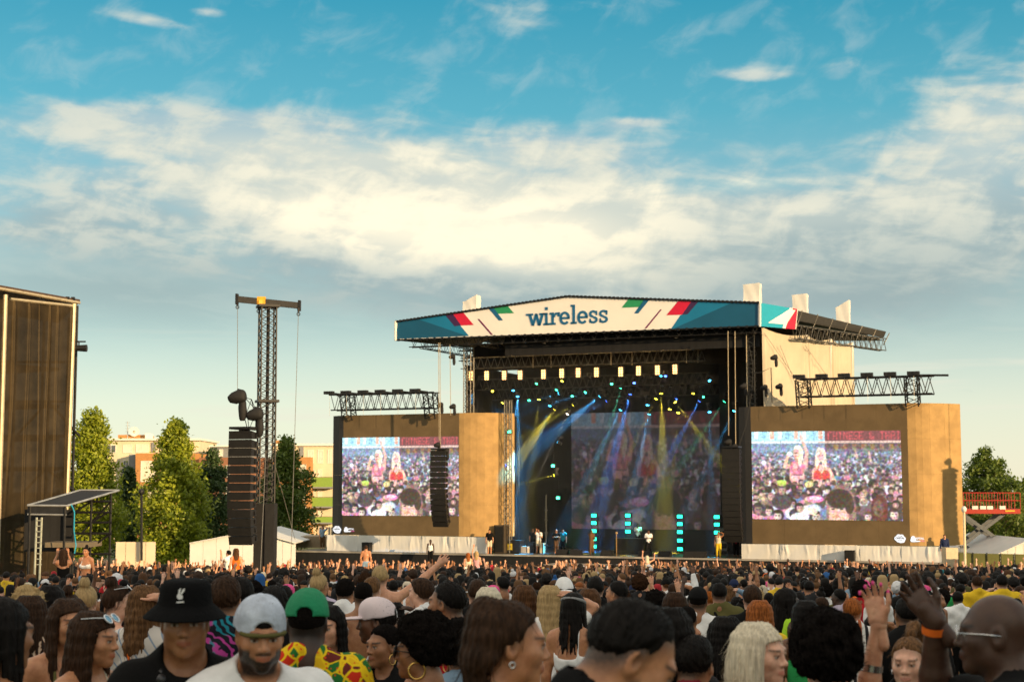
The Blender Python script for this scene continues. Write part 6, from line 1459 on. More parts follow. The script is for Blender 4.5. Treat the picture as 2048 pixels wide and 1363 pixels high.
def cap_mesh(kind, lod, seed=0):
    """baseball cap (peak forward) or backwards cap with its strap arch; head frame"""
    st = {0: .0055, 1: .0095, 2: .018}[lod]; f = Field(np.arange(-.12, .121, st), np.arange(-.20, .22, st), np.arange(-.04, .17, st)); X, Y, Z = f.full()
    f.ell((0, -.016, .034), (.0905, .110, .105), .01); f.ell((0, .02, .085), (.06, .06, .045), .04); f.cut((.026-.09*Y-Z)*.95+0*X)
    seam = .0016*np.cos(np.arctan2(X, Y)*6); f.d = f.d - seam.astype(np.float32)
    sg = -1 if kind == 'back' else 1
    f.frame(np.diag((1., 1., 1.)), (0, 0, 0))
    f.ell((0, .118*sg, .030 if sg > 0 else .018), (.078, .080, .0085), .006)
    f.frame(None, None)
    if kind == 'back': f.ell((0, .105, .038), (.036, .05, .030), .004, 's')
    elif lod == 0: f.ell((0, -.125, .048), (.034, .05, .026), .004, 's')
    if lod == 0: f.ell((0, -.016, .139), (.008, .008, .006), .004)
    return f.mesh()
# ------------------------------------------------------------------ skin, hair and cloth materials
TONES = dict(pale=(.72, .42, .30), light=(.64, .335, .21), tan=(.50, .235, .12), brown=(.33, .15, .07), dark=(.145, .062, .030), deep=(.066, .030, .018))
_sk = {}
def skin_mat(tone, brow=(.02, .013, .01)):
    key = (tone, brow)
    if key in _sk: return _sk[key]
    c = TONES[tone]; m = bpy.data.materials.new('skin_'+tone); m.use_nodes = True; nt = m.node_tree; g = NT(nt); b = nt.nodes['Principled BSDF']
    at = g.n('ShaderNodeAttribute', attribute_name='mask'); sp = g.n('ShaderNodeSeparateColor', ins={0: at.outputs['Color']}); al = at.outputs['Alpha']
    tc = g.n('ShaderNodeTexCoord').outputs['Object']; n = g.noise(tc, 26, 5, .65)
    col = g.mix(g.ss(n, .3, .72), (c[0]*.84, c[1]*.76, c[2]*.74, 1), (min(1, c[0]*1.1), c[1]*1.1, c[2]*1.08, 1))
    n2 = g.noise(tc, 160, 2, .6); bd = tuple(x*.8+y*.018 for x, y in zip(brow, c)); col = g.mix(g.m('MULTIPLY', al, g.m('ADD', .72, g.m('MULTIPLY', n2, .5)), clamp=True), col, (*bd, 1))
    col = g.mix(g.m('MULTIPLY', sp.outputs[0], .85), col, (c[0]*.80, c[1]*.50, c[2]*.52, 1)); col = g.mix(sp.outputs[2], col, (.42, .38, .35, 1)); col = g.mix(sp.outputs[1], col, (*brow, 1))
    g.put(b.inputs['Base Color'], col); g.put(b.inputs['Roughness'], g.m('ADD', .30, g.m('MULTIPLY', g.noise(tc, 40, 3, .6), .3))); b.inputs['Specular IOR Level'].default_value = .5
    b.inputs['Subsurface Weight'].default_value = .18; b.inputs['Subsurface Radius'].default_value = (1.0, .35, .2); b.inputs['Subsurface Scale'].default_value = .012
    bp = g.n('ShaderNodeBump', ins={'Strength': .12, 'Distance': .004, 'Height': g.noise(tc, 220, 2, .6)}); g.put(b.inputs['Normal'], bp.outputs[0])
    _sk[key] = m; return m
HAIRS = dict(black=(.007, .0055, .005), brown=(.035, .017, .009), chestnut=(.085, .038, .016), blonde=(.42, .29, .14), platinum=(.68, .60, .46), ginger=(.28, .085, .02), grey=(.2, .19, .18), tinted=(.13, .065, .028))
def hair_mat(name, curly=False):
    key = 'hair_'+name+('_curly' if curly else '')
    if key in _mats: return _mats[key]
    c = HAIRS[name]; m = bpy.data.materials.new(key); m.use_nodes = True; nt = m.node_tree; g = NT(nt); b = nt.nodes['Principled BSDF']
    tc = g.n('ShaderNodeTexCoord').outputs['Object']; mp = g.n('ShaderNodeMapping', ins={0: tc, 3: (60, 60, 60) if curly else (90, 90, 7)}); n = g.noise(mp.outputs[0], 1.6 if curly else 1.0, 4, .65); n2 = g.noise(tc, 7, 3, .5)
    col = g.mix(g.ss(n, .3, .72), tuple(x*(.45 if c[0] < .3 else .68) for x in c)+(1,), tuple(min(1, x*(1.6 if c[0] < .3 else 1.2)) for x in c)+(1,)); col = g.mix(g.m('MULTIPLY', g.ss(n2, .45, .75), .35), col, tuple(min(1, x*1.5) for x in c)+(1,))
    g.put(b.inputs['Base Color'], col); b.inputs['Roughness'].default_value = .55 if not curly else .85; b.inputs['Specular IOR Level'].default_value = .10 if not curly else .03
    bp = g.n('ShaderNodeBump', ins={'Strength': .8 if curly else .55, 'Distance': .006, 'Height': n}); g.put(b.inputs['Normal'], bp.outputs[0])
    _mats[key] = m; return m
CLOTH = dict(black=(.006, .006, .0065), white=(.83, .83, .84), grey=(.26, .26, .27), navy=(.02, .03, .08), red=(.50, .02, .03), pink=(.80, .10, .30), olive=(.11, .10, .035), denim=(.22, .33, .46), yellow=(.78, .52, .03), orange=(.80, .16, .02), lavender=(.55, .48, .62), green=(.03, .32, .09), teal=(.03, .26, .32), brown=(.13, .07, .035), cream=(.66, .58, .44), lime=(.45, .78, .05), maroon=(.18, .02, .03), charcoal=(.03, .03, .033), rose=(.62, .32, .36))
def cloth(name):
    return mat('cloth_'+name, CLOTH[name], .85, var=.10, scale=9, bump=.35, bscale=14, spec=.12)
def pattern(kind):
    key = 'pattern_'+kind
    if key in _mats: return _mats[key]
    m = bpy.data.materials.new(key); m.use_nodes = True; nt = m.node_tree; g = NT(nt); b = nt.nodes['Principled BSDF']; b.inputs['Roughness'].default_value = .8; b.inputs['Specular IOR Level'].default_value = .2
    tc = g.n('ShaderNodeTexCoord').outputs['Object']; sp = g.n('ShaderNodeSeparateXYZ', ins={0: tc})
    wob = g.noise(tc, 5, 3, .5)
    def vor(scale, feat='F1', rnd=1.0, vec=None):
        v = g.n('ShaderNodeTexVoronoi', feature=feat); g.put(v.inputs['Vector'], vec or tc); v.inputs['Scale'].default_value = scale; v.inputs['Randomness'].default_value = rnd; return v
    wv = g.n('ShaderNodeVectorMath', operation='ADD'); g.put(wv.inputs[0], tc); nv = g.n('ShaderNodeTexNoise', ins={0: tc}); nv.inputs['Scale'].default_value = 7; sc = g.n('ShaderNodeVectorMath', operation='SCALE'); g.put(sc.inputs[0], nv.outputs['Color']); sc.inputs['Scale'].default_value = .09; g.put(wv.inputs[1], sc.outputs[0]); wt = wv.outputs[0]
    if kind == 'africa':
        v = vor(19, vec=wt); e = vor(19, 'DISTANCE_TO_EDGE', vec=wt); cc = g.n('ShaderNodeSeparateColor', ins={0: v.outputs['Color']})
        base = g.ramp(cc.outputs[0], [(0, (.75, .45, .01)), (.40, (.60, .03, .01)), (.62, (.14, .02, .015)), (.80, (.02, .16, .03))], 'CONSTANT'); col = g.mix(g.ss(e.outputs['Distance'], .10, .06), base, (.85, .58, .01, 1)); col = g.mix(g.ss(vor(40, vec=wt).outputs['Distance'], .22, .16), col, (.70, .07, .01, 1))
    elif kind == 'jungle':
        w = g.n('ShaderNodeTexWave', wave_type='BANDS', bands_direction='DIAGONAL'); g.put(w.inputs['Vector'], wt); w.inputs['Scale'].default_value = 10; w.inputs['Distortion'].default_value = 9; w.inputs['Detail'].default_value = 2; w.inputs['Detail Scale'].default_value = 1.2
        sel = g.noise(tc, 8, 2, .5); colr = g.mix(g.ss(sel, .48, .54), (.45, .05, .28, 1), (.015, .22, .30, 1)); col = g.mix(g.ss(w.outputs['Fac'], .55, .72), (.010, .010, .018, 1), colr)
    elif kind == 'animal':
        w = g.n('ShaderNodeTexWave', wave_type='BANDS'); g.put(w.inputs['Vector'], wt); w.inputs['Scale'].default_value = 9; w.inputs['Distortion'].default_value = 12; w.inputs['Detail'].default_value = 3
        col = g.ramp(w.outputs['Fac'], [(0, (.02, .012, .01)), (.42, (.03, .018, .012)), (.5, (.30, .10, .04)), (.72, (.55, .38, .26)), (1, (.65, .5, .38))])
    elif kind == 'plaid':
        def stripe(s_, f, lo): return g.ss(g.m('SINE', g.m('MULTIPLY', s_, f)), lo, lo+.15)
        a = stripe(sp.outputs[0], 62, -.1); c = stripe(sp.outputs[2], 62, -.1); col = g.mix(a, (.42, .012, .018, 1), (.09, .008, .012, 1)); col = g.mix(g.m('MULTIPLY', c, .65), col, (.012, .010, .012, 1)); col = g.mix(g.m('MULTIPLY', stripe(sp.outputs[0], 62, .96), .5), col, (.6, .5, .45, 1))
    elif kind == 'stripes':
        u = g.m('MULTIPLY', sp.outputs[0], 105); a = g.ss(g.m('SINE', u), -.1, .1); o = g.ss(g.m('SINE', g.m('MULTIPLY', u, .5)), -.05, .05); col = g.mix(a, g.mix(o, (.015, .015, .018, 1), (.55, .14, .05, 1)), (.75, .73, .70, 1))
    elif kind == 'pinstripes':
        a = g.ss(g.m('SINE', g.m('ADD', g.m('MULTIPLY', sp.outputs[0], 80), g.m('MULTIPLY', sp.outputs[2], 60))), .78, .95); col = g.mix(a, (.66, .62, .58, 1), (.25, .33, .45, 1))
    elif kind == 'darkstripes':
        a = g.ss(g.m('SINE', g.m('MULTIPLY', sp.outputs[0], 70)), .6, .8); col = g.mix(a, (.025, .02, .03, 1), (.45, .10, .12, 1))
    elif kind == 'floral':
        v = vor(16, vec=wt); col = g.mix(g.ss(v.outputs['Distance'], .34, .28), (.62, .60, .05, 1), (.06, .07, .03, 1)); col = g.mix(g.ss(v.outputs['Distance'], .16, .11), col, (.7, .66, .5, 1))
    g.put(b.inputs['Base Color'], col); bp = g.n('ShaderNodeBump', ins={'Strength': .3, 'Distance': .01, 'Height': g.noise(tc, 18, 3, .6)}); g.put(b.inputs['Normal'], bp.outputs[0])
    _mats[key] = m; return m
PATTERNS = ('africa', 'jungle', 'animal', 'plaid', 'stripes', 'pinstripes', 'darkstripes', 'floral')
def cl(name): return pattern(name) if name in PATTERNS else cloth(name)
M_gold = mat('gold', (.75, .48, .14), .25, 1.0, var=.05); M_silver = mat('silver', (.7, .7, .72), .25, 1.0, var=.05); M_lens = mat('dark_lens', (.01, .01, .012), .08, spec=.9, var=0); M_whiteplastic = mat('white_plastic', (.75, .78, .82), .35, var=.03); M_bluelens = mat('blue_lens', (.12, .35, .55), .1, spec=.9, var=.2, scale=30)
def link_mesh(name, me, parent, M=None):
    o = bpy.data.objects.new(name, me); COL.objects.link(o); o.parent = parent
    if M is not None: o.matrix_local = M
    return o
def head_M(P_): M = Matrix([list(r) for r in P_.Rm]).to_4x4(); M.translation = Vector(P_.hc); return M
def add_mb(name, mb, mats, parent, M=None, smooth=True):
    o = mb.build(name, mats, parent, smooth, local=True)
    if M is not None: o.matrix_local = M
    return o
def sunglasses(parent, M, where='eyes', lens=None, frame=None):
    lens = lens or M_lens; frame = frame or M_black; y, z, tl = (.100, .004, 0) if where == 'eyes' else (.070, .105, 1)
    o = MB()
    for s_ in (-1, 1): o.torus((.033*s_, y, z), .024, .0035, (0, 1, .1+tl*.9), 14, 5); o.path([(.056*s_, y-.004, z+.006), (.074*s_, y-.05, z+.004), (.080*s_, y-.11, z-.004)], .003, 4)
    o.tube((-.01, y, z+.005), (.01, y, z+.005), .003, n=5); g = add_mb('sunglasses', o, frame, parent, M)
    o = MB(); ax = Vector((0, 1, .1+tl*.9)).normalized()
    for s_ in (-1, 1): c = Vector((.033*s_, y, z)); o.tube(c-ax*.001, c+ax*.001, .0235, n=14)
    l = add_mb('lens', o, lens, g); return g
def hoops(parent, M, r=.028, m=None, th=.0028):
    for s_ in (-1, 1): o = MB(); o.torus((.082*s_, -.008, -.036-r), r, th, (1, .25, 0), 22, 6); add_mb('hoop_earring', o, m or M_gold, parent, M)
def bucket_hat(parent, M):
    prof = [(.001, .148), (.05, .147), (.076, .141), (.087, .124), (.092, .088), (.096, .066), (.098, .062), (.118, .046), (.142, .024), (.144, .020), (.140, .018), (.116, .038), (.095, .054)]
    o = MB(); o.lathe(prof, 40, (0, -.012, 0), .018, sx=.98, sy=1.12); h = add_mb('bucket_hat', o, mat('black_hat_cloth', (.006, .006, .0065), .95, var=.2, bump=.4, bscale=60, spec=.08), parent, M)
    # small white rabbit head emblem
    o = MB(); q = lambda x, z: (.012+x*1.25, math.sqrt(max(0, 1-((.012+x*1.25)/.093)**2))*.1035-.012+.0035-.05*(z-.085), z+.012)
    for pts in ([(-.004, .080), (.006, .078), (.012, .086), (.010, .095), (.002, .097), (-.005, .090)], [(-.002, .095), (.002, .097), (-.004, .112), (-.010, .116), (-.009, .108)], [(.003, .097), (.008, .095), (.007, .110), (.001, .117), (.001, .108)], [(-.008, .068), (.012, .066), (.012, .071), (-.008, .073)]): o.poly([q(*p) for p in pts])
    add_mb('emblem', o, mat('white_thread', (.8, .8, .8), .7, var=0), h)
    return h
# ------------------------------------------------------------------ putting a person together
_bm, _gm, _tm, _hm = {}, {}, {}, {}
def person(label, loc, yaw, scale, P_, lod, skin='tan', hair=None, hcol='black', top='tee', tcol='black', bcol='denim', cap=None, capcol='black', group=None, key=None, hseed=0, hlen=.30, extras=(), shorts=False):
    r = bpy.data.objects.new('person', None); COL.objects.link(r); r.location = loc; r.rotation_euler = (0, 0, yaw); r.scale = (scale,)*3; r.empty_display_size = .2; tag(r, label, 'person', group)
    def share(store, k, fn):
        if k is None: return fn()
        if k not in store: store[k] = fn()
        return store[k]
    sm = skin_mat(skin, HAIRS[hcol] if hcol not in ('platinum', 'blonde') else (.10, .06, .03))
    def setmat(o, m):
        s_ = o.material_slots[0]; s_.link = 'OBJECT'; s_.material = m
    kk = None if key is None else (key, lod)
    me = share(_bm, kk, lambda: mkmesh('body', body_mesh(P_, lod, None), [sm])); b = link_mesh('body', me, r); setmat(b, sm)
    HM = head_M(P_)
    if hair:
        curly = hair in ('afro', 'curly', 'buzz', 'tight')
        me = share(_hm, (hair, lod, hseed, hlen), lambda: mkmesh('hair', [(*hair_mesh(hair, lod, hseed, hlen), 0, None)], [hair_mat(hcol)])); h = link_mesh('hair', me, r, HM); setmat(h, hair_mat(hcol, curly))
    if top:
        me = share(_gm, None if kk is None else (kk, top), lambda: mkmesh('top', [(*garment(P_, lod, top, len(top)*7+lod if key else len(label)), 0, None)], [cloth('black')])); g_ = link_mesh({'tee': 't_shirt', 'long': 'long_sleeved_top', 'hoodie': 'hooded_top', 'vest': 'vest_top', 'strap': 'strap_top', 'bikini': 'bikini_top'}[top], me, r); setmat(g_, cl(tcol))
    me = share(_tm, None if kk is None else (P_.female, lod, shorts), lambda: mkmesh('trousers', [(*trousers(P_, lod, shorts), 0, None)], [cloth('denim')])); t = link_mesh('shorts' if shorts else 'trousers', me, r); setmat(t, cl(bcol))
    if cap:
        if cap == 'bucket': bucket_hat(r, HM)
        else:
            me = share(_hm, ('cap', cap, lod), lambda: mkmesh('cap', [(*cap_mesh(cap, lod), 0, None)], [cloth('black')])); c = link_mesh('cap', me, r, HM); setmat(c, cl(capcol) if isinstance(capcol, str) else capcol)
    for e in extras: e(r, HM, P_)
    return r
def spot(px, ptop, Y, P_, yaw, crown=1.75, lift=0.0):
    """stand a person so that the top of the head is seen at the pixel; height follows from the ground there"""
    t = P(px, ptop, Y); gz = ground_z(Y)+lift; sc = (t.z-gz)/crown
    o = Matrix.Rotation(yaw, 3, 'Z') @ Vector((P_.hc[0], P_.hc[1], 0))*sc
    return Vector((t.x-o.x, Y-o.y, gz)), sc
TAKEN = []       # (px, top, Y) of people placed by hand
def cast(px, ptop, Y, yawd, label, lod=None, pose=None, crown=None, lift=0.0, **kw):
    pose = dict(pose or {}); P_ = Pose(**pose); yaw = R(yawd)
    cr = crown or {'afro': 1.80, 'curly': 1.785, 'bun': 1.83}.get(kw.get('hair'), 1.765)
    if kw.get('cap') == 'bucket': cr = 1.79
    elif kw.get('cap'): cr = 1.775
    cr += (P_.hc[2]-HC[2])
    loc, sc = spot(px, ptop, Y, P_, yaw, cr, lift); TAKEN.append((px, ptop, Y))
    if lod is None: lod = 0 if Y < 10.5 else 1
    return person(label, loc, yaw, sc, P_, lod, **kw)
def strap_bag(col, flip=1, r_=.016):
    def f(r, HM, P_):
        for pts in ([(-.085, -.01, 1.485), (-.07, .075, 1.43), (-.035, .125, 1.33), (.03, .137, 1.22), (.11, .118, 1.06), (.17, .02, .96)], [(-.085, -.01, 1.485), (-.06, -.095, 1.43), (0, -.135, 1.30), (.07, -.13, 1.16), (.14, -.10, 1.02), (.17, .02, .96)]):
            o = MB(); o.path([(x*flip, y, z) for x, y, z in pts], r_, 6); add_mb('bag_strap', o, cl(col), r)
    return f
def beads(r, HM, P_):
    pts = [(.085, -.01, 1.49), (.085, .075, 1.44), (.075, .125, 1.36), (.06, .138, 1.28), (.04, .14, 1.20)]
    for a, b in zip(pts[:-1], pts[1:]):
        for t in (0, .33, .66): o = MB(); c = Vector(a).lerp(Vector(b), t); o.ball(c, .019, 8, 6); add_mb('strap_bead', o, mat('dark_bead', (.05, .05, .055), .2, .4), r)
def ex_sun(where, lens=None, frame=None): return lambda r, HM, P_: sunglasses(r, HM, where, lens, frame)
def ex_hoops(rad=.03, m=None, th=.0028): return lambda r, HM, P_: hoops(r, HM, rad, m, th)
def ex_band(i, col, t=.86, rad=.034, name='wristband', mt=None):
    def f(r, HM, P_):
        el, wr, hd, pn = P_.arm[i]; c = Vector(el).lerp(Vector(wr), t); o = MB(); ax = Vector(wr-el); o.tube(c-ax.normalized()*.012, c+ax.normalized()*.012, rad, rad*.97, 16, caps=False); add_mb(name, o, mt or cl(col), r)
    return f
def ex_nails(i, col):
    def f(r, HM, P_):
        el, wr, hd, pn = P_.arm[i]; sd_ = 1 if i else -1; sx = np.cross(hd, pn)*sd_; f0 = lambda a, b, c: Vector(wr + .92*(sx*a+hd*b+pn*c))
        for x, y, z in ((.045, .150, .030), (.017, .160, .036), (-.013, .150, .040), (-.040, .130, .036), (.064, .118, .016)): o = MB(); o.ball(f0(x, y, z), .0062, 7, 5, (1, 1, 1.4)); add_mb('nail', o, cl(col), r)
    return f
def ex_glasses(r, HM, P_):
    o = MB()
    for s_ in (-1, 1): o.torus((.033*s_, .104, .002), .023, .0018, (0, 1, 0), 16, 5); o.path([(.055*s_, .10, .008), (.080*s_, .03, .008), (.082*s_, -.02, .004)], .0028, 4)
    add_mb('glasses', o, M_silver, r, HM)
def ex_backtext(body, col, size=.07, z=1.30):
    def f(r, HM, P_):
        ax = (Vector((1,0,0)), Vector((0,0,1)), Vector((0,-1,0))); o = txt(body, size, getroot(r)+Vector((0, -.152, z)), ax, cl(col), r, bold=.002)
    return f
def ex_flowers(r, HM, P_):
    rg = random.Random(3)
    for k in range(10): o = MB(); o.ball((rg.uniform(-.05, .05), -.02+rg.uniform(-.06, .03), .118+rg.uniform(-.01, .015)), .013, 7, 5); add_mb('hair_flower', o, cl(['yellow', 'orange', 'lime', 'pink'][k % 4]), r, HM)
def ex_capstrap(r, HM, P_):
    o = MB(); o.path([(.05*math.cos(t)*1.5, .05+.055*math.sin(t), .024) for t in np.linspace(.1, 3.04, 12)], .0075, 6); add_mb('cap_strap', o, cl('olive'), r, HM)
    o = MB(); o.ball((0, .062, .052), .034, 10, 8, (1.05, .75, .8)); add_mb('fringe', o, hair_mat('black'), r, HM)
def ex_scarf(r, HM, P_): o = MB(); o.torus((0, -.015, .060), .086, .013, (0, .35, 1), 24, 7); add_mb('head_scarf', o, cl('grey'), r, HM)
def ex_pink_bag(r, HM, P_): o = MB(); o.box((.02, -.20, 1.2), (.26, .12, .34)); add_mb('backpack', o, cl('black'), r)
def ex_clip(r, HM, P_): o = MB(); o.torus((0, -.12, .085), .028, .009, (0, -.6, .8), 14, 6); add_mb('hair_tie', o, cl('grey'), r, HM)

# ------------------------------------------------------------------ the people one can pick out, nearest first
def UPARM(e, w, h, n): return (e, w, h, n)
cast(1262, 1190, 3.7, -78, 'man close by with short black hair bowed down, black t-shirt, seen from the side', pose=dict(hpitch=.55, hyaw=-.1, beard=.75), skin='tan', hair='topfade', hcol='black', tcol='black', hseed=2)
cast(1022, 1190, 4.6, -72, 'woman close by with swept back brown hair looking past the bowed man', pose=dict(female=True, hyaw=-.15, hpitch=.05), skin='tan', hair='halfup', hcol='brown', hlen=.34, top='strap', tcol='lime', extras=[ex_hoops(.008, M_silver, .003)])
cast(1984, 1187, 4.9, 72, 'bald man with glasses and raised hand wearing an orange wristband', pose=dict(scalp=0, hyaw=.05, build=1.12, arms=('down', UPARM((.08, .22, -.02), (.0, .21, .23), (-.05, .60, .80), (-.9, -.2, .1)))), skin='deep', hair=None, tcol='black', crown=1.745, extras=[ex_glasses, ex_band(1, 'orange', .9, .042)])
cast(1652, 1229, 5.4, -10, 'person with a big cloud of black curls, one bare arm with pink nails raised', pose=dict(female=True, arms=('down', UPARM((-.03, .16, .06), (.02, .14, .33), (-.16, .05, 1), (-.35, -1, 0)))), skin='light', hair='curly', hcol='black', top='strap', tcol='black', hseed=4, extras=[ex_nails(1, 'pink'), ex_band(1, 'grey', .45, .040, 'bracelet', M_silver)])
cast(372, 1147, 5.7, -163, 'young man in a black bucket hat with a small white emblem, black t-shirt', pose=dict(hpitch=.05, hyaw=-.12), skin='brown', hair='short', hcol='black', tcol='black', cap='bucket', extras=[beads])
cast(522, 1182, 5.6, -160, 'bearded man in a pale blue cap worn backwards and white t-shirt', pose=dict(hpitch=.15, hyaw=-.05, beard=1.0), skin='tan', hair='short', hcol='black', tcol='white', cap='back', capcol=mat('pale_blue_cap', (.52, .58, .70), .8, var=.25, scale=14, bump=.3), extras=[strap_bag('black', -1, .022), ex_capstrap])
cast(8, 1186, 5.3, -40, 'person with long black braids at the picture edge in a neon strap', pose=dict(female=True), skin='brown', hair='locs', hcol='black', hlen=.42, top='strap', tcol='lime')
cast(1523, 1240, 6.1, -130, 'woman with a platinum blonde bob and large hoop earring', pose=dict(female=True, hyaw=.05), skin='pale', hair='bob', hcol='platinum', top='strap', tcol='lavender', hseed=1, extras=[ex_hoops(.034, M_silver)])
cast(616, 1171, 6.6, 8, 'man in a bright green cap and red yellow green printed shirt', pose=dict(hyaw=-.12), skin='deep', hair='buzz', hcol='black', tcol='africa', cap='peak', capcol=mat('green_cap_cloth', (.008, .22, .095), .8, var=.12, bump=.3, bscale=60))
cast(838, 1230, 6.7, 62, 'woman in dark sunglasses with black curls and a big gold hoop earring', pose=dict(female=True, hyaw=.35), skin='brown', hair='curly', hcol='black', top='strap', tcol='black', hseed=6, extras=[ex_sun('eyes', None, None), ex_hoops(.036, M_gold, .0045)])
cast(1388, 1264, 6.3, -25, 'man with short black hair seen from behind in a red and white collar', pose=dict(hpitch=.1), skin='tan', hair='short', hcol='black', tcol='maroon', hseed=5)
cast(1338, 1207, 6.4, -20, 'woman with long black hair right behind the bowed man', pose=dict(female=True), skin='tan', hair='long', hcol='black', hlen=.5, top='tee', tcol='charcoal', hseed=3)
cast(1816, 1266, 6.9, 160, 'smiling woman with tied up light brown hair facing away from the stage', pose=dict(female=True, hpitch=.06, hyaw=-.1), skin='pale', hair='pony', hcol='tinted', top='tee', tcol='black', extras=[ex_clip, ex_hoops(.010, M_silver, .003)])
cast(194, 1218, 7.0, -115, 'woman with dark hair, blue and white sunglasses on her head and bare shoulders', pose=dict(female=True, hyaw=.2, hpitch=.05), skin='tan', hair='long', hcol='brown', hlen=.36, top='bikini', tcol='cream', hseed=7, extras=[ex_sun('head', M_bluelens, M_whiteplastic)])
cast(922, 1242, 7.6, 12, 'person with a black afro, denim shoulder and lifted braceleted hand', pose=dict(female=True, arms=(UPARM((.17, .05, -.10), (.06, .16, .10), (.1, .25, 1), (.2, 1, 0)), 'down')), skin='brown', hair='curly', hcol='black', top='tee', tcol='denim', hseed=8, extras=[ex_band(0, 'grey', .85, .036, 'bracelet', M_silver), ex_hoops(.03)])
cast(141, 1192, 7.9, -148, 'woman with very long straight dark hair and thin strap top', pose=dict(female=True, hyaw=.1, hpitch=-.02), skin='tan', hair='long', hcol='brown', hlen=.48, top='strap', tcol='olive', hseed=9)
cast(766, 1243, 8.4, 138, 'woman with dark lipstick and hoop earring turned away from the stage', pose=dict(female=True, hyaw=-.1), skin='brown', hair='tight', hcol='black', top='tee', tcol='black', extras=[ex_hoops(.03)])
cast(452, 1146, 8.7, -5, 'man in a black shirt with pink and teal leaf print', pose=dict(), skin='tan', hair='short', hcol='brown', tcol='jungle', hseed=8)
cast(654, 1207, 8.8, 168, 'woman with long black hair half hidden behind the green cap', pose=dict(female=True), skin='light', hair='long', hcol='black', top='tee', tcol='black', hseed=10)
cast(1450, 1227, 8.8, 4, 'woman with black hair in a hot pink strap top', pose=dict(female=True), skin='dark', hair='long', hcol='black', hlen=.22, top='strap', tcol='pink', hseed=11)
cast(752, 1190, 9.0, 88, 'man in a pale pink peaked cap and white vest', pose=dict(hpitch=.06), skin='dark', hair='short', hcol='black', top='vest', tcol='white', cap='peak', capcol=mat('pale_pink_cap', (.72, .60, .63), .8, var=.06))
cast(892, 1157, 9.4, 66, 'man with full beard and fade haircut in a red and black plaid shirt', pose=dict(beard=1.0), skin='brown', hair='topfade', hcol='black', top='long', tcol='plaid', hseed=4)
cast(62, 1186, 9.6, 0, 'woman with brown hair in an animal print top', pose=dict(female=True), skin='tan', hair='long', hcol='brown', hlen=.2, top='long', tcol='animal', hseed=12)
cast(548, 1166, 9.6, 8, 'person shading the brow with one arm, white wristband on', pose=dict(arms=('down', 'brow')), skin='dark', hair='short', hcol='black', tcol='black', hseed=9, extras=[ex_band(1, 'white', .88, .034)])
cast(296, 1166, 10.4, -25, 'woman in a pale striped shirt with one arm lifted to her head', pose=dict(female=True, arms=('down', 'head')), skin='light', hair='wavy', hcol='tinted', top='long', tcol='pinstripes', hseed=13, extras=[strap_bag('orange', 1, .009)])
cast(482, 1147, 11.0, 10, 'man with black hair in a black top behind the pale blue cap', skin='brown', hair='topfade', hcol='black', tcol='black', hseed=4)
cast(1812, 1188, 11.4, 4, 'man in a plain black t-shirt beneath the raised hand with orange band', pose=dict(build=1.1), skin='brown', hair='topfade', hcol='black', tcol='black', hseed=4)
cast(1612, 1196, 11.8, -8, 'woman with black hair holding a green garment', pose=dict(female=True), skin='dark', hair='long', hcol='black', hlen=.26, top='vest', tcol='green', hseed=11)
cast(58, 1176, 11.6, 5, 'woman with curly blonde hair beside the animal print top', pose=dict(female=True), skin='pale', hair='curly', hcol='blonde', top='tee', tcol='rose', hseed=4)
cast(240, 1146, 12.0, -62, 'pale woman with white sunglasses on her brown hair and red straps', pose=dict(female=True, hyaw=-.2), skin='pale', hair='bun', hcol='brown', top='strap', tcol='red', extras=[ex_sun('head', M_lens, M_whiteplastic)])
cast(103, 1166, 12.2, -5, 'woman with long black hair in an orange strap top', pose=dict(female=True), skin='brown', hair='long', hcol='black', hlen=.34, top='strap', tcol='orange', hseed=3)
cast(140, 1163, 12.6, 0, 'woman with bright flowers pinned in her dark hair', pose=dict(female=True), skin='light', hair='bun', hcol='brown', top='strap', tcol='red', extras=[ex_flowers])
cast(1148, 1180, 12.6, -28, 'woman in a white bikini top with black locs and grey head scarf', pose=dict(female=True, hyaw=.1), skin='tan', hair='locs', hcol='black', hlen=.32, top='bikini', tcol='white', extras=[ex_scarf], bcol='denim')
cast(174, 1148, 13.0, 0, 'woman with a blonde bun and pale denim top', pose=dict(female=True, arms=('bent', 'phone')), skin='pale', hair='bun', hcol='blonde', top='vest', tcol='denim')
cast(1518, 1196, 13.0, 5, 'woman with long ginger hair tied up at the back', pose=dict(female=True), skin='pale', hair='long', hcol='ginger', hlen=.26, top='tee', tcol='yellow', hseed=14)
cast(1374, 1206, 13.0, -12, 'man with cropped hair and bare tanned shoulders', skin='tan', hair='buzz', hcol='black', top=None)
cast(977, 1170, 13.2, 0, 'woman with long platinum hair and a black halter strap', pose=dict(female=True), skin='pale', hair='long', hcol='platinum', hlen=.24, top='strap', tcol='black', hseed=15)
cast(1350, 1180, 13.6, -10, 'woman with long dark hair in a yellow flower print dress', pose=dict(female=True), skin='tan', hair='long', hcol='brown', hlen=.3, top='vest', tcol='floral', bcol='floral', hseed=15)
cast(1100, 1167, 14.0, 5, 'woman with long honey blonde hair, one hand behind her neck', pose=dict(female=True, arms=('down', 'head')), skin='light', hair='long', hcol='blonde', hlen=.36, top='tee', tcol='white', hseed=15)
cast(1049, 1166, 14.2, 0, 'woman with long straight chestnut hair in a maroon top', pose=dict(female=True), skin='light', hair='long', hcol='chestnut', hlen=.34, top='strap', tcol='maroon', hseed=15)
cast(1575, 1172, 14.0, -60, 'woman in a neon green top with long braids looking sideways', pose=dict(female=True, hyaw=-.2), skin='deep', hair='braids', hcol='black', hlen=.42, top='vest', tcol='lime')
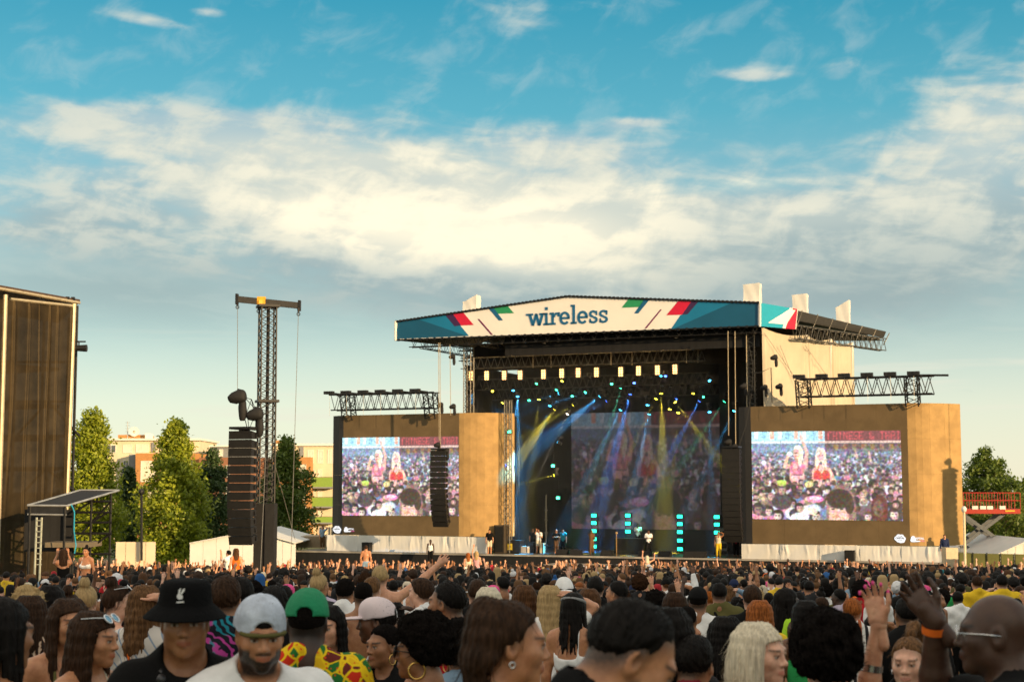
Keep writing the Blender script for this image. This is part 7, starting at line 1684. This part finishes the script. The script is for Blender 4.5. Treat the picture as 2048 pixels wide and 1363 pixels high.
cast(1703, 1191, 14.2, 0, 'man with cropped ginger hair in an orange black white striped shirt', skin='pale', hair='topfade', hcol='ginger', tcol='stripes', hseed=4)
cast(727, 1158, 14.6, 4, 'shirtless man with shaved head and arms held out', pose=dict(arms=('side', 'bent')), skin='brown', hair='buzz', hcol='black', top=None)
cast(841, 1153, 14.6, 62, 'young man with brown hair in a white t-shirt looking sideways', skin='pale', hair='quiff', hcol='brown', tcol='white', hseed=5)
cast(1178, 1173, 14.6, 0, 'woman with long brown hair and a neon yellow strap', pose=dict(female=True), skin='light', hair='long', hcol='chestnut', hlen=.4, top='strap', tcol='lime', hseed=16)
cast(1396, 1170, 15.0, -10, 'man in a plain white t-shirt with black cap among dark heads', skin='brown', hair='buzz', hcol='black', tcol='white', cap='peak', capcol='black')
cast(955, 1154, 15.2, 0, 'man in a black t-shirt with white lettering across the back', skin='light', hair='short', hcol='brown', tcol='black', hseed=5, extras=[ex_backtext('THAT ARM', 'white', .075, 1.34)])
cast(1504, 1166, 15.0, 0, 'man with brown hair in a black t-shirt with pink letters', skin='pale', hair='short', hcol='brown', tcol='black', hseed=5, extras=[ex_backtext('VA', 'pink', .11, 1.30)])
cast(692, 1152, 15.6, -15, 'man with a headband in a white t-shirt near the shirtless man', pose=dict(arms=('bent', 'down')), skin='tan', hair='tight', hcol='black', tcol='white')
cast(444, 1141, 16.0, 174, 'man with moustache in a dark striped shirt facing away from the stage', pose=dict(beard=.4), skin='light', hair='short', hcol='black', tcol='darkstripes', hseed=5)
cast(1232, 1157, 16.2, 58, 'man with black curly top in a lavender t-shirt', skin='tan', hair='topfade', hcol='black', tcol='lavender', hseed=4)
cast(1128, 1151, 16.6, 0, 'man in a white mesh back cap and white shirt', skin='dark', hair='buzz', hcol='black', tcol='white', cap='back', capcol='white')
cast(1190, 1149, 17.2, 4, 'man with neat black hair and plain black t-shirt before the dim screen', skin='light', hair='short', hcol='black', tcol='black', hseed=5)
cast(1438, 1161, 18.0, 0, 'man in an olive t-shirt with a black bag strap across', pose=dict(build=1.08), skin='brown', hair='topfade', hcol='black', tcol='olive', hseed=4, extras=[strap_bag('black')])
cast(640, 1130, 17.5, -30, 'person with a bundle of blonde braids tied up high', pose=dict(female=True), skin='tan', hair='bun', hcol='blonde', top='tee', tcol='charcoal')
cast(745, 1150, 16.8, -20, 'young man with light brown hair and white t-shirt by the raised arm', skin='pale', hair='short', hcol='tinted', tcol='white', hseed=5)
cast(760, 1128, 19.5, 0, 'shirtless pale man with one straight arm raised towards the screen', pose=dict(arms=('down', UPARM((.22, .06, .16), (.42, .12, .34), (.75, .2, .6), (0, 1, 0)))), skin='light', hair='short', hcol='blonde', top=None, hseed=5)
cast(1953, 1149, 27, 8, 'steward in a bright yellow jacket beside another yellow jacket, nearer the stage', skin='light', hair='short', hcol='brown', top='long', tcol='yellow', hseed=5)
cast(2003, 1146, 25, 0, 'steward in a bright yellow jacket near the picture edge', pose=dict(build=1.1), skin='light', hair='short', hcol='black', top='long', tcol='yellow', hseed=5)
# riders on shoulders and the two near the left tower
cast(172, 1087, 46, 170, 'smiling woman sitting on shoulders by the scaffold platform', pose=dict(female=True), lift=.55, skin='tan', hair='bun', hcol='black', top='bikini', tcol='white')
cast(127, 1096, 44, 20, 'woman raised above the crowd filming with her phone by the ladder', pose=dict(female=True, arms=('phone', 'phone')), lift=.45, skin='tan', hair='long', hcol='brown', top='strap', tcol='black', hseed=15)
cast(732, 1089, 88, 0, 'shirtless man raised on shoulders below the left screen', lift=.85, skin='tan', hair='short', hcol='brown', top=None, hseed=5)
cast(953, 1101, 84, 0, 'blonde woman on shoulders in pink with one arm up', pose=dict(female=True, arms=('high', 'bent')), lift=.6, skin='light', hair='long', hcol='blonde', top='vest', tcol='rose', hseed=15)
cast(936, 1104, 83, 10, 'ginger haired woman on shoulders beside the pink top', pose=dict(female=True), lift=.55, skin='light', hair='long', hcol='ginger', top='vest', tcol='cream', hseed=15)
cast(472, 1095, 66, 20, 'woman with rainbow scarf on shoulders by the speaker mast', pose=dict(female=True), lift=.5, skin='light', hair='long', hcol='chestnut', top='vest', tcol='orange', hseed=15)
cast(457, 1099, 68, 60, 'person in white raised up beside the rainbow scarf', pose=dict(arms=('phone', 'bent')), lift=.5, skin='light', hair='short', hcol='black', tcol='white', hseed=5)
cast(1294, 1110, 86, 0, 'two-tone blonde woman on shoulders before the centre screen', pose=dict(female=True, arms=('up', 'wave')), lift=.6, skin='light', hair='long', hcol='platinum', top='strap', tcol='cream', hseed=15)
cast(1606, 1137, 52, 0, 'woman with bare back and black straps on shoulders before the right screen', pose=dict(female=True), lift=.35, skin='light', hair='bun', hcol='brown', top='bikini', tcol='black')
# crew and performers on the stage
def onstage(px, v, yawd, label, h=1.76, z=0.0, **kw):
    u = suz(px, 1080, v)[0]; P_ = Pose(**kw.pop('pose', {})); person(label, SP(u, v, DECK+z), R(yawd), h/1.75, P_, 1, **kw)
onstage(1437, .9, 165, 'performer in a white and gold vest and gold trousers at the stage edge', pose=dict(arms=('head', 'down')), skin='brown', hair='short', hcol='black', top='vest', tcol='cream', bcol='yellow', hseed=5)
onstage(1183, 1.2, -150, 'performer in a long brown coat beside the green lamps', pose=dict(arms=('bent', 'phone')), skin='dark', hair='short', hcol='black', top='long', tcol='brown', bcol='brown', hseed=5)
onstage(1297, 3.2, 178, 'performer in a white shirt on the dark middle of the stage', pose=dict(arms=('bent', 'bent')), skin='dark', hair='short', hcol='black', tcol='white', bcol='black', hseed=5)
onstage(1276, 6.2, 175, 'performer in white behind the black table', z=.35, pose=dict(arms=('bent', 'bent')), skin='deep', hair='locs', hcol='black', top='tee', tcol='white', bcol='black', hlen=.16)
onstage(1113, 3.0, 170, 'roadie in black with tan trousers and arms folded', pose=dict(arms=('bent', 'bent')), skin='tan', hair='short', hcol='black', tcol='black', bcol='brown', hseed=5)
onstage(1126, 3.6, 170, 'roadie in a blue shirt behind the one in tan trousers', skin='light', hair='short', hcol='brown', tcol='teal', bcol='black', hseed=5)
onstage(1077, 3.1, 178, 'roadie in white shorts standing by the thin mast', pose=dict(arms=('bent', 'phone')), skin='tan', hair='short', hcol='black', tcol='white', bcol='cream', shorts=True, hseed=5)
onstage(1066, 4.6, 175, 'roadie in black behind the black flight case', skin='light', hair='short', hcol='black', tcol='charcoal', bcol='black', hseed=5)
onstage(1472, 3.4, 176, 'dark clothed person in the blue light at the stage side', skin='dark', hair='short', hcol='black', tcol='maroon', bcol='black', hseed=5)
onstage(645, 4.0, 176, 'man in a blue shirt by the pale hoarding left of the screen', skin='light', hair='short', hcol='brown', tcol='denim', bcol='brown', hseed=5, pose=dict(arms=('head', 'down')))
onstage(979, .3, 172, 'crew man in dark shorts beside the end of the left screen', skin='tan', hair='short', hcol='black', tcol='black', bcol='cream', shorts=True, hseed=5)
onstage(861, -1.0, 178, 'security man in a black vest standing before the left screen', z=-.75, pose=dict(beard=.6), skin='deep', hair='short', hcol='black', top='vest', tcol='white', bcol='black', hseed=5)
onstage(1889, .2, 176, 'man in a blue jacket at the stage end by the pale stairs', skin='light', hair='short', hcol='brown', top='long', tcol='navy', bcol='black', hseed=5)
# ------------------------------------------------------------------ the rest of the near crowd: each one an object of its own
ZONE = [(170, 'below the brown scaffold tower'), (420, 'below the sunlit trees'), (620, 'below the speaker mast'), (900, 'below the left screen'), (1150, 'below the left stage wing'), (1440, 'below the dim centre screen'), (1660, 'below the right line array'), (1910, 'below the right screen'), (9999, 'below the red scissor lift')]
VARS = [('m_down', dict(), 'standing'), ('m_l', dict(hyaw=.5), 'looking left'), ('m_r', dict(hyaw=-.5, hpitch=.1), 'looking right'), ('m_up', dict(arms=('down', 'up')), 'arm up'), ('m_phone', dict(arms=('bent', 'phone')), 'phone raised'), ('m_wave', dict(arms=('wave', 'down')), 'waving'),
        ('f_down', dict(female=True), 'standing'), ('f_l', dict(female=True, hyaw=.55), 'looking left'), ('f_r', dict(female=True, hyaw=-.55), 'looking right'), ('f_up', dict(female=True, arms=('high', 'down')), 'arm up'), ('f_head', dict(female=True, arms=('down', 'head')), 'hand on head'), ('f_bent', dict(female=True, arms=('bent', 'phone'), hpitch=.15), 'phone raised')]
VP = {k: Pose(**d) for k, d, _ in VARS}
HM_ = dict(short='short', topfade='faded', buzz='cropped', tight='tightly curled', quiff='swept', afro='afro', locs='loc')
HF_ = dict(long='long straight', wavy='long wavy', bun='bunned', pony='ponytailed', braids='braided', afro='afro', curly='curly', bob='bobbed')
TW = ['black']*9 + ['white']*11 + ['charcoal']*4 + ['grey', 'navy', 'navy', 'red', 'pink', 'olive', 'denim', 'denim', 'yellow', 'orange', 'lavender', 'green', 'teal', 'brown', 'cream', 'maroon', 'rose']
TN = dict(tee='t-shirt', long='long-sleeved top', vest='vest', strap='strap top', hoodie='hooded top')
def near_crowd(n_max=222):
    rg = random.Random(21); used = set(); placed = []; k = 0; tries = 0
    pts = [(t[0], t[1], t[2]) for t in TAKEN]
    gap = lambda y: 1.0 if y < 17 else (.82 if y < 24 else .66)
    while k < n_max and tries < 60000:
        tries += 1
        Y = math.sqrt(rg.uniform(10.6**2, 33**2)); px = rg.uniform(-40, 2090); x = (px-CX)/F*Y
        fem = rg.random() < .5; h = rg.gauss(1.60 if fem else 1.72, .07); gz = ground_z(Y); top = 977 - (gz+h-CAMZ)/Y*F
        if any((x-(q[0]-CX)/F*q[2])**2 + (Y-q[2])**2 < gap(Y)**2 for q in placed) or any((x-(q[0]-CX)/F*q[2])**2 + (Y-q[2])**2 < (.75*gap(Y))**2 for q in pts): continue
        bad = False; hw = .24*F/Y
        for qx, qt, qY in pts:
            if qY > Y and qY < 40 and abs(px-qx) < hw + .06*F/qY and qt + .30*F/qY > top: bad = True; break
        if bad: continue
        vk, vd, vw = rg.choice(VARS[6:] if fem else VARS[:6]); 
        if vk[2:] in ('up', 'wave', 'phone', 'bent') and (Y < 18 or rg.random() < .72): continue
        for _ in range(60):
            hair = rg.choice(['long', 'long', 'wavy', 'wavy', 'bun', 'pony', 'braids', 'afro', 'curly', 'bob'] if fem else ['short', 'short', 'short', 'topfade', 'topfade', 'buzz', 'tight', 'quiff', 'afro', 'locs'])
            skin = rg.choice(['pale', 'light', 'light', 'tan', 'brown', 'brown', 'dark', 'deep']); hc = rg.choice(['black']*7+['brown']*2+(['blonde', 'chestnut', 'ginger', 'platinum', 'brown', 'tinted'] if skin in ('pale', 'light') else ['black']))
            cap = None if fem or rg.random() < .8 else rg.choice(['peak', 'back']); cc = rg.choice(['black', 'white', 'white', 'navy', 'red', 'olive', 'pink', 'grey'])
            top_ = rg.choice(['strap', 'strap', 'vest', 'tee', 'long'] if fem else ['tee', 'tee', 'tee', 'vest', 'long']); tc = rg.choice(TW); zone = next(z for b, z in ZONE if px < b)
            hn = (HF_ if fem else HM_)[hair]
            lab = f'{tc} {TN[top_]} ' + (f'and {cc} cap' if cap else f'and {hn} {hc} hair') + f', {vw}, {zone}'
            if lab not in used: break
        used.add(lab); P_ = VP[vk]; yaw = rg.gauss(0, .28) if rg.random() < .78 else rg.uniform(-3.1, 3.1)
        if cap and hair in ('afro', 'locs', 'quiff'): hair = 'short'
        r = person(lab, (x, Y, gz), yaw, h/1.75, P_, 1, skin=skin, hair=hair, hcol=hc, top=top_, tcol=tc, bcol=rg.choice(['denim', 'black', 'charcoal', 'cream', 'navy']), cap=cap, capcol=cc, group='people in the near crowd', key=vk, hseed=0, hlen=.34)
        placed.append((px, top, Y)); k += 1
    return placed
NEAR = near_crowd()
print('near crowd', len(NEAR), 'by hand', len(TAKEN))

# ------------------------------------------------------------------ the far crowd: one mass
def crowd_mat(kind):
    m = bpy.data.materials.new('crowd_'+kind); m.use_nodes = True; nt = m.node_tree; g = NT(nt); b = nt.nodes['Principled BSDF']; b.inputs['Roughness'].default_value = .7; b.inputs['Specular IOR Level'].default_value = .25
    rn = g.n('ShaderNodeObjectInfo').outputs['Random']; wn = g.n('ShaderNodeTexWhiteNoise', noise_dimensions='1D'); g.put(wn.inputs['W'], g.m('ADD', g.m('MULTIPLY', rn, 97.3), {'skin': 1.7, 'hair': 5.1, 'cloth': 9.3, 'legs': 12.9}[kind])); f = wn.outputs['Value']
    if kind == 'skin': st = [(0, TONES['pale']), (.2, TONES['light']), (.48, TONES['tan']), (.66, TONES['brown']), (.85, TONES['dark'])]
    elif kind == 'hair': st = [(0, HAIRS['black']), (.60, HAIRS['brown']), (.76, HAIRS['chestnut']), (.80, HAIRS['tinted']), (.88, HAIRS['blonde']), (.93, HAIRS['ginger']), (.945, HAIRS['platinum']), (.96, (.7, .7, .72)), (.98, (.4, .02, .03)), (.99, (.02, .1, .3))]
    elif kind == 'cloth': st = [(0, CLOTH['black']), (.32, CLOTH['charcoal']), (.40, CLOTH['white']), (.62, CLOTH['grey']), (.68, CLOTH['navy']), (.74, CLOTH['red']), (.77, CLOTH['denim']), (.82, CLOTH['pink']), (.85, CLOTH['olive']), (.88, CLOTH['yellow']), (.91, CLOTH['cream']), (.95, CLOTH['orange']), (.97, CLOTH['teal'])]
    else: st = [(0, CLOTH['denim']), (.4, CLOTH['black']), (.8, CLOTH['cream'])]
    g.put(b.inputs['Base Color'], g.ramp(f, st, 'CONSTANT')); return m
def far_crowd():
    ms = [crowd_mat(k) for k in ('skin', 'hair', 'cloth', 'legs')]
    spec = [(dict(), 'short', 'tee'), (dict(hyaw=.5), 'topfade', 'tee'), (dict(female=True), 'long', 'strap'), (dict(female=True, hyaw=-.5), 'bun', 'vest'), (dict(), 'afro', 'tee'), (dict(female=True, hyaw=.3), 'long', 'tee'), (dict(arms=('down', 'up')), 'short', 'tee'), (dict(arms=('high', 'wave')), 'short', 'vest'), (dict(female=True, arms=('up', 'down')), 'long', 'strap'), (dict(female=True, arms=('bent', 'high')), 'bob', 'vest'), (dict(hyaw=-.4), 'cap', 'tee')]
    cc = bpy.data.collections.new('crowd_figures')
    for k, (pd, hr, tp) in enumerate(spec):
        P_ = Pose(**pd); parts = [(v, f, 0, None) for v, f, _, _ in body_mesh(P_, 2, None)]
        hv, hf = hair_mesh(hr, 2, k) if hr != 'cap' else cap_mesh('peak', 2); hv = hv @ np.array(P_.Rm).T + P_.hc; parts.append((hv, hf, 1, None)); v, f = garment(P_, 2, tp, k); parts.append((v, f, 2, None)); v, f = trousers(P_, 2); parts.append((v, f, 3, None))
        o = bpy.data.objects.new(f'figure_{k:02d}', mkmesh('figure', parts, ms)); cc.objects.link(o)
    r = np.random.default_rng(9); pts = []; rots = []; sc = []; vi = []
    cell = {}
    def ok(x, y, d):
        i, j = int(x//d), int(y//d)
        for a in (-1, 0, 1):
            for b in (-1, 0, 1):
                for (qx, qy) in cell.get((i+a, j+b), ()):
                    if (x-qx)**2+(y-qy)**2 < d*d: return False
        cell.setdefault((i, j), []).append((x, y)); return True
    near = [((p-CX)/F*Y, Y) for p, _, Y in NEAR] + [((p-CX)/F*Y, Y) for p, _, Y in TAKEN]
    for q in near: cell.setdefault((int(q[0]//.56), int(q[1]//.56)), []).append(q)
    n = 0
    for _ in range(60000):
        y = math.sqrt(r.uniform(0, 103.5**2)); x = r.uniform(-.42*y-3, .42*y+3)
        inside = abs(x) < .345*y+.35
        if y < 2.5 or (inside and y < 32.0): continue
        if (Vector((x, y, 0))-S0).dot(SV) > -3.2: continue
        if abs(x-(P(528, 1100, 62).x)) < 1.2 and abs(y-62) < 1.2: continue
        if x < P(238, 1100, y).x and 47 < y < 64: continue
        if y > 90 and x > 24: continue
        if not ok(x, y, .56): continue
        fr = max(0, min(1, (y-45)/45)); up = r.random() < (.03 + .11*fr)
        vi.append(int(r.integers(6, 10)) if up else int(r.choice([0, 0, 1, 2, 2, 3, 4, 5, 5, 10]))); pts.append((x, y, ground_z(y))); rots.append(r.normal(0, .3)); sc.append(r.normal(.955, .045))
    me = bpy.data.meshes.new('crowd'); me.from_pydata(pts, [], [])
    for nm, tp, dat in (('turn', 'FLOAT', rots), ('size', 'FLOAT', sc), ('pick', 'INT', vi)):
        at = me.attributes.new(nm, tp, 'POINT'); at.data.foreach_set('value', np.array(dat, np.float32 if tp == 'FLOAT' else np.int32))
    o = bpy.data.objects.new('crowd', me); COL.objects.link(o); o['kind'] = 'stuff'; tag(o, 'dense mass of people filling the field up to the stage', 'crowd')
    ng = bpy.data.node_groups.new('crowd_spread', 'GeometryNodeTree'); ng.interface.new_socket('Geometry', in_out='INPUT', socket_type='NodeSocketGeometry'); ng.interface.new_socket('Geometry', in_out='OUTPUT', socket_type='NodeSocketGeometry')
    N = ng.nodes; L = ng.links; gi = N.new('NodeGroupInput'); go = N.new('NodeGroupOutput'); ip = N.new('GeometryNodeInstanceOnPoints'); ci = N.new('GeometryNodeCollectionInfo'); ci.inputs['Collection'].default_value = cc; ci.inputs['Separate Children'].default_value = True; ci.inputs['Reset Children'].default_value = True
    def attr(nm, tp): a = N.new('GeometryNodeInputNamedAttribute'); a.data_type = tp; a.inputs['Name'].default_value = nm; return a.outputs['Attribute']
    cx = N.new('ShaderNodeCombineXYZ'); L.new(attr('turn', 'FLOAT'), cx.inputs[2]); L.new(gi.outputs[0], ip.inputs['Points']); L.new(ci.outputs[0], ip.inputs['Instance']); ip.inputs['Pick Instance'].default_value = True
    L.new(attr('pick', 'INT'), ip.inputs['Instance Index']); L.new(cx.outputs[0], ip.inputs['Rotation']); L.new(attr('size', 'FLOAT'), ip.inputs['Scale']); L.new(ip.outputs[0], go.inputs[0])
    md = o.modifiers.new('spread', 'NODES'); md.node_group = ng
    print('far crowd', len(pts))
far_crowd()
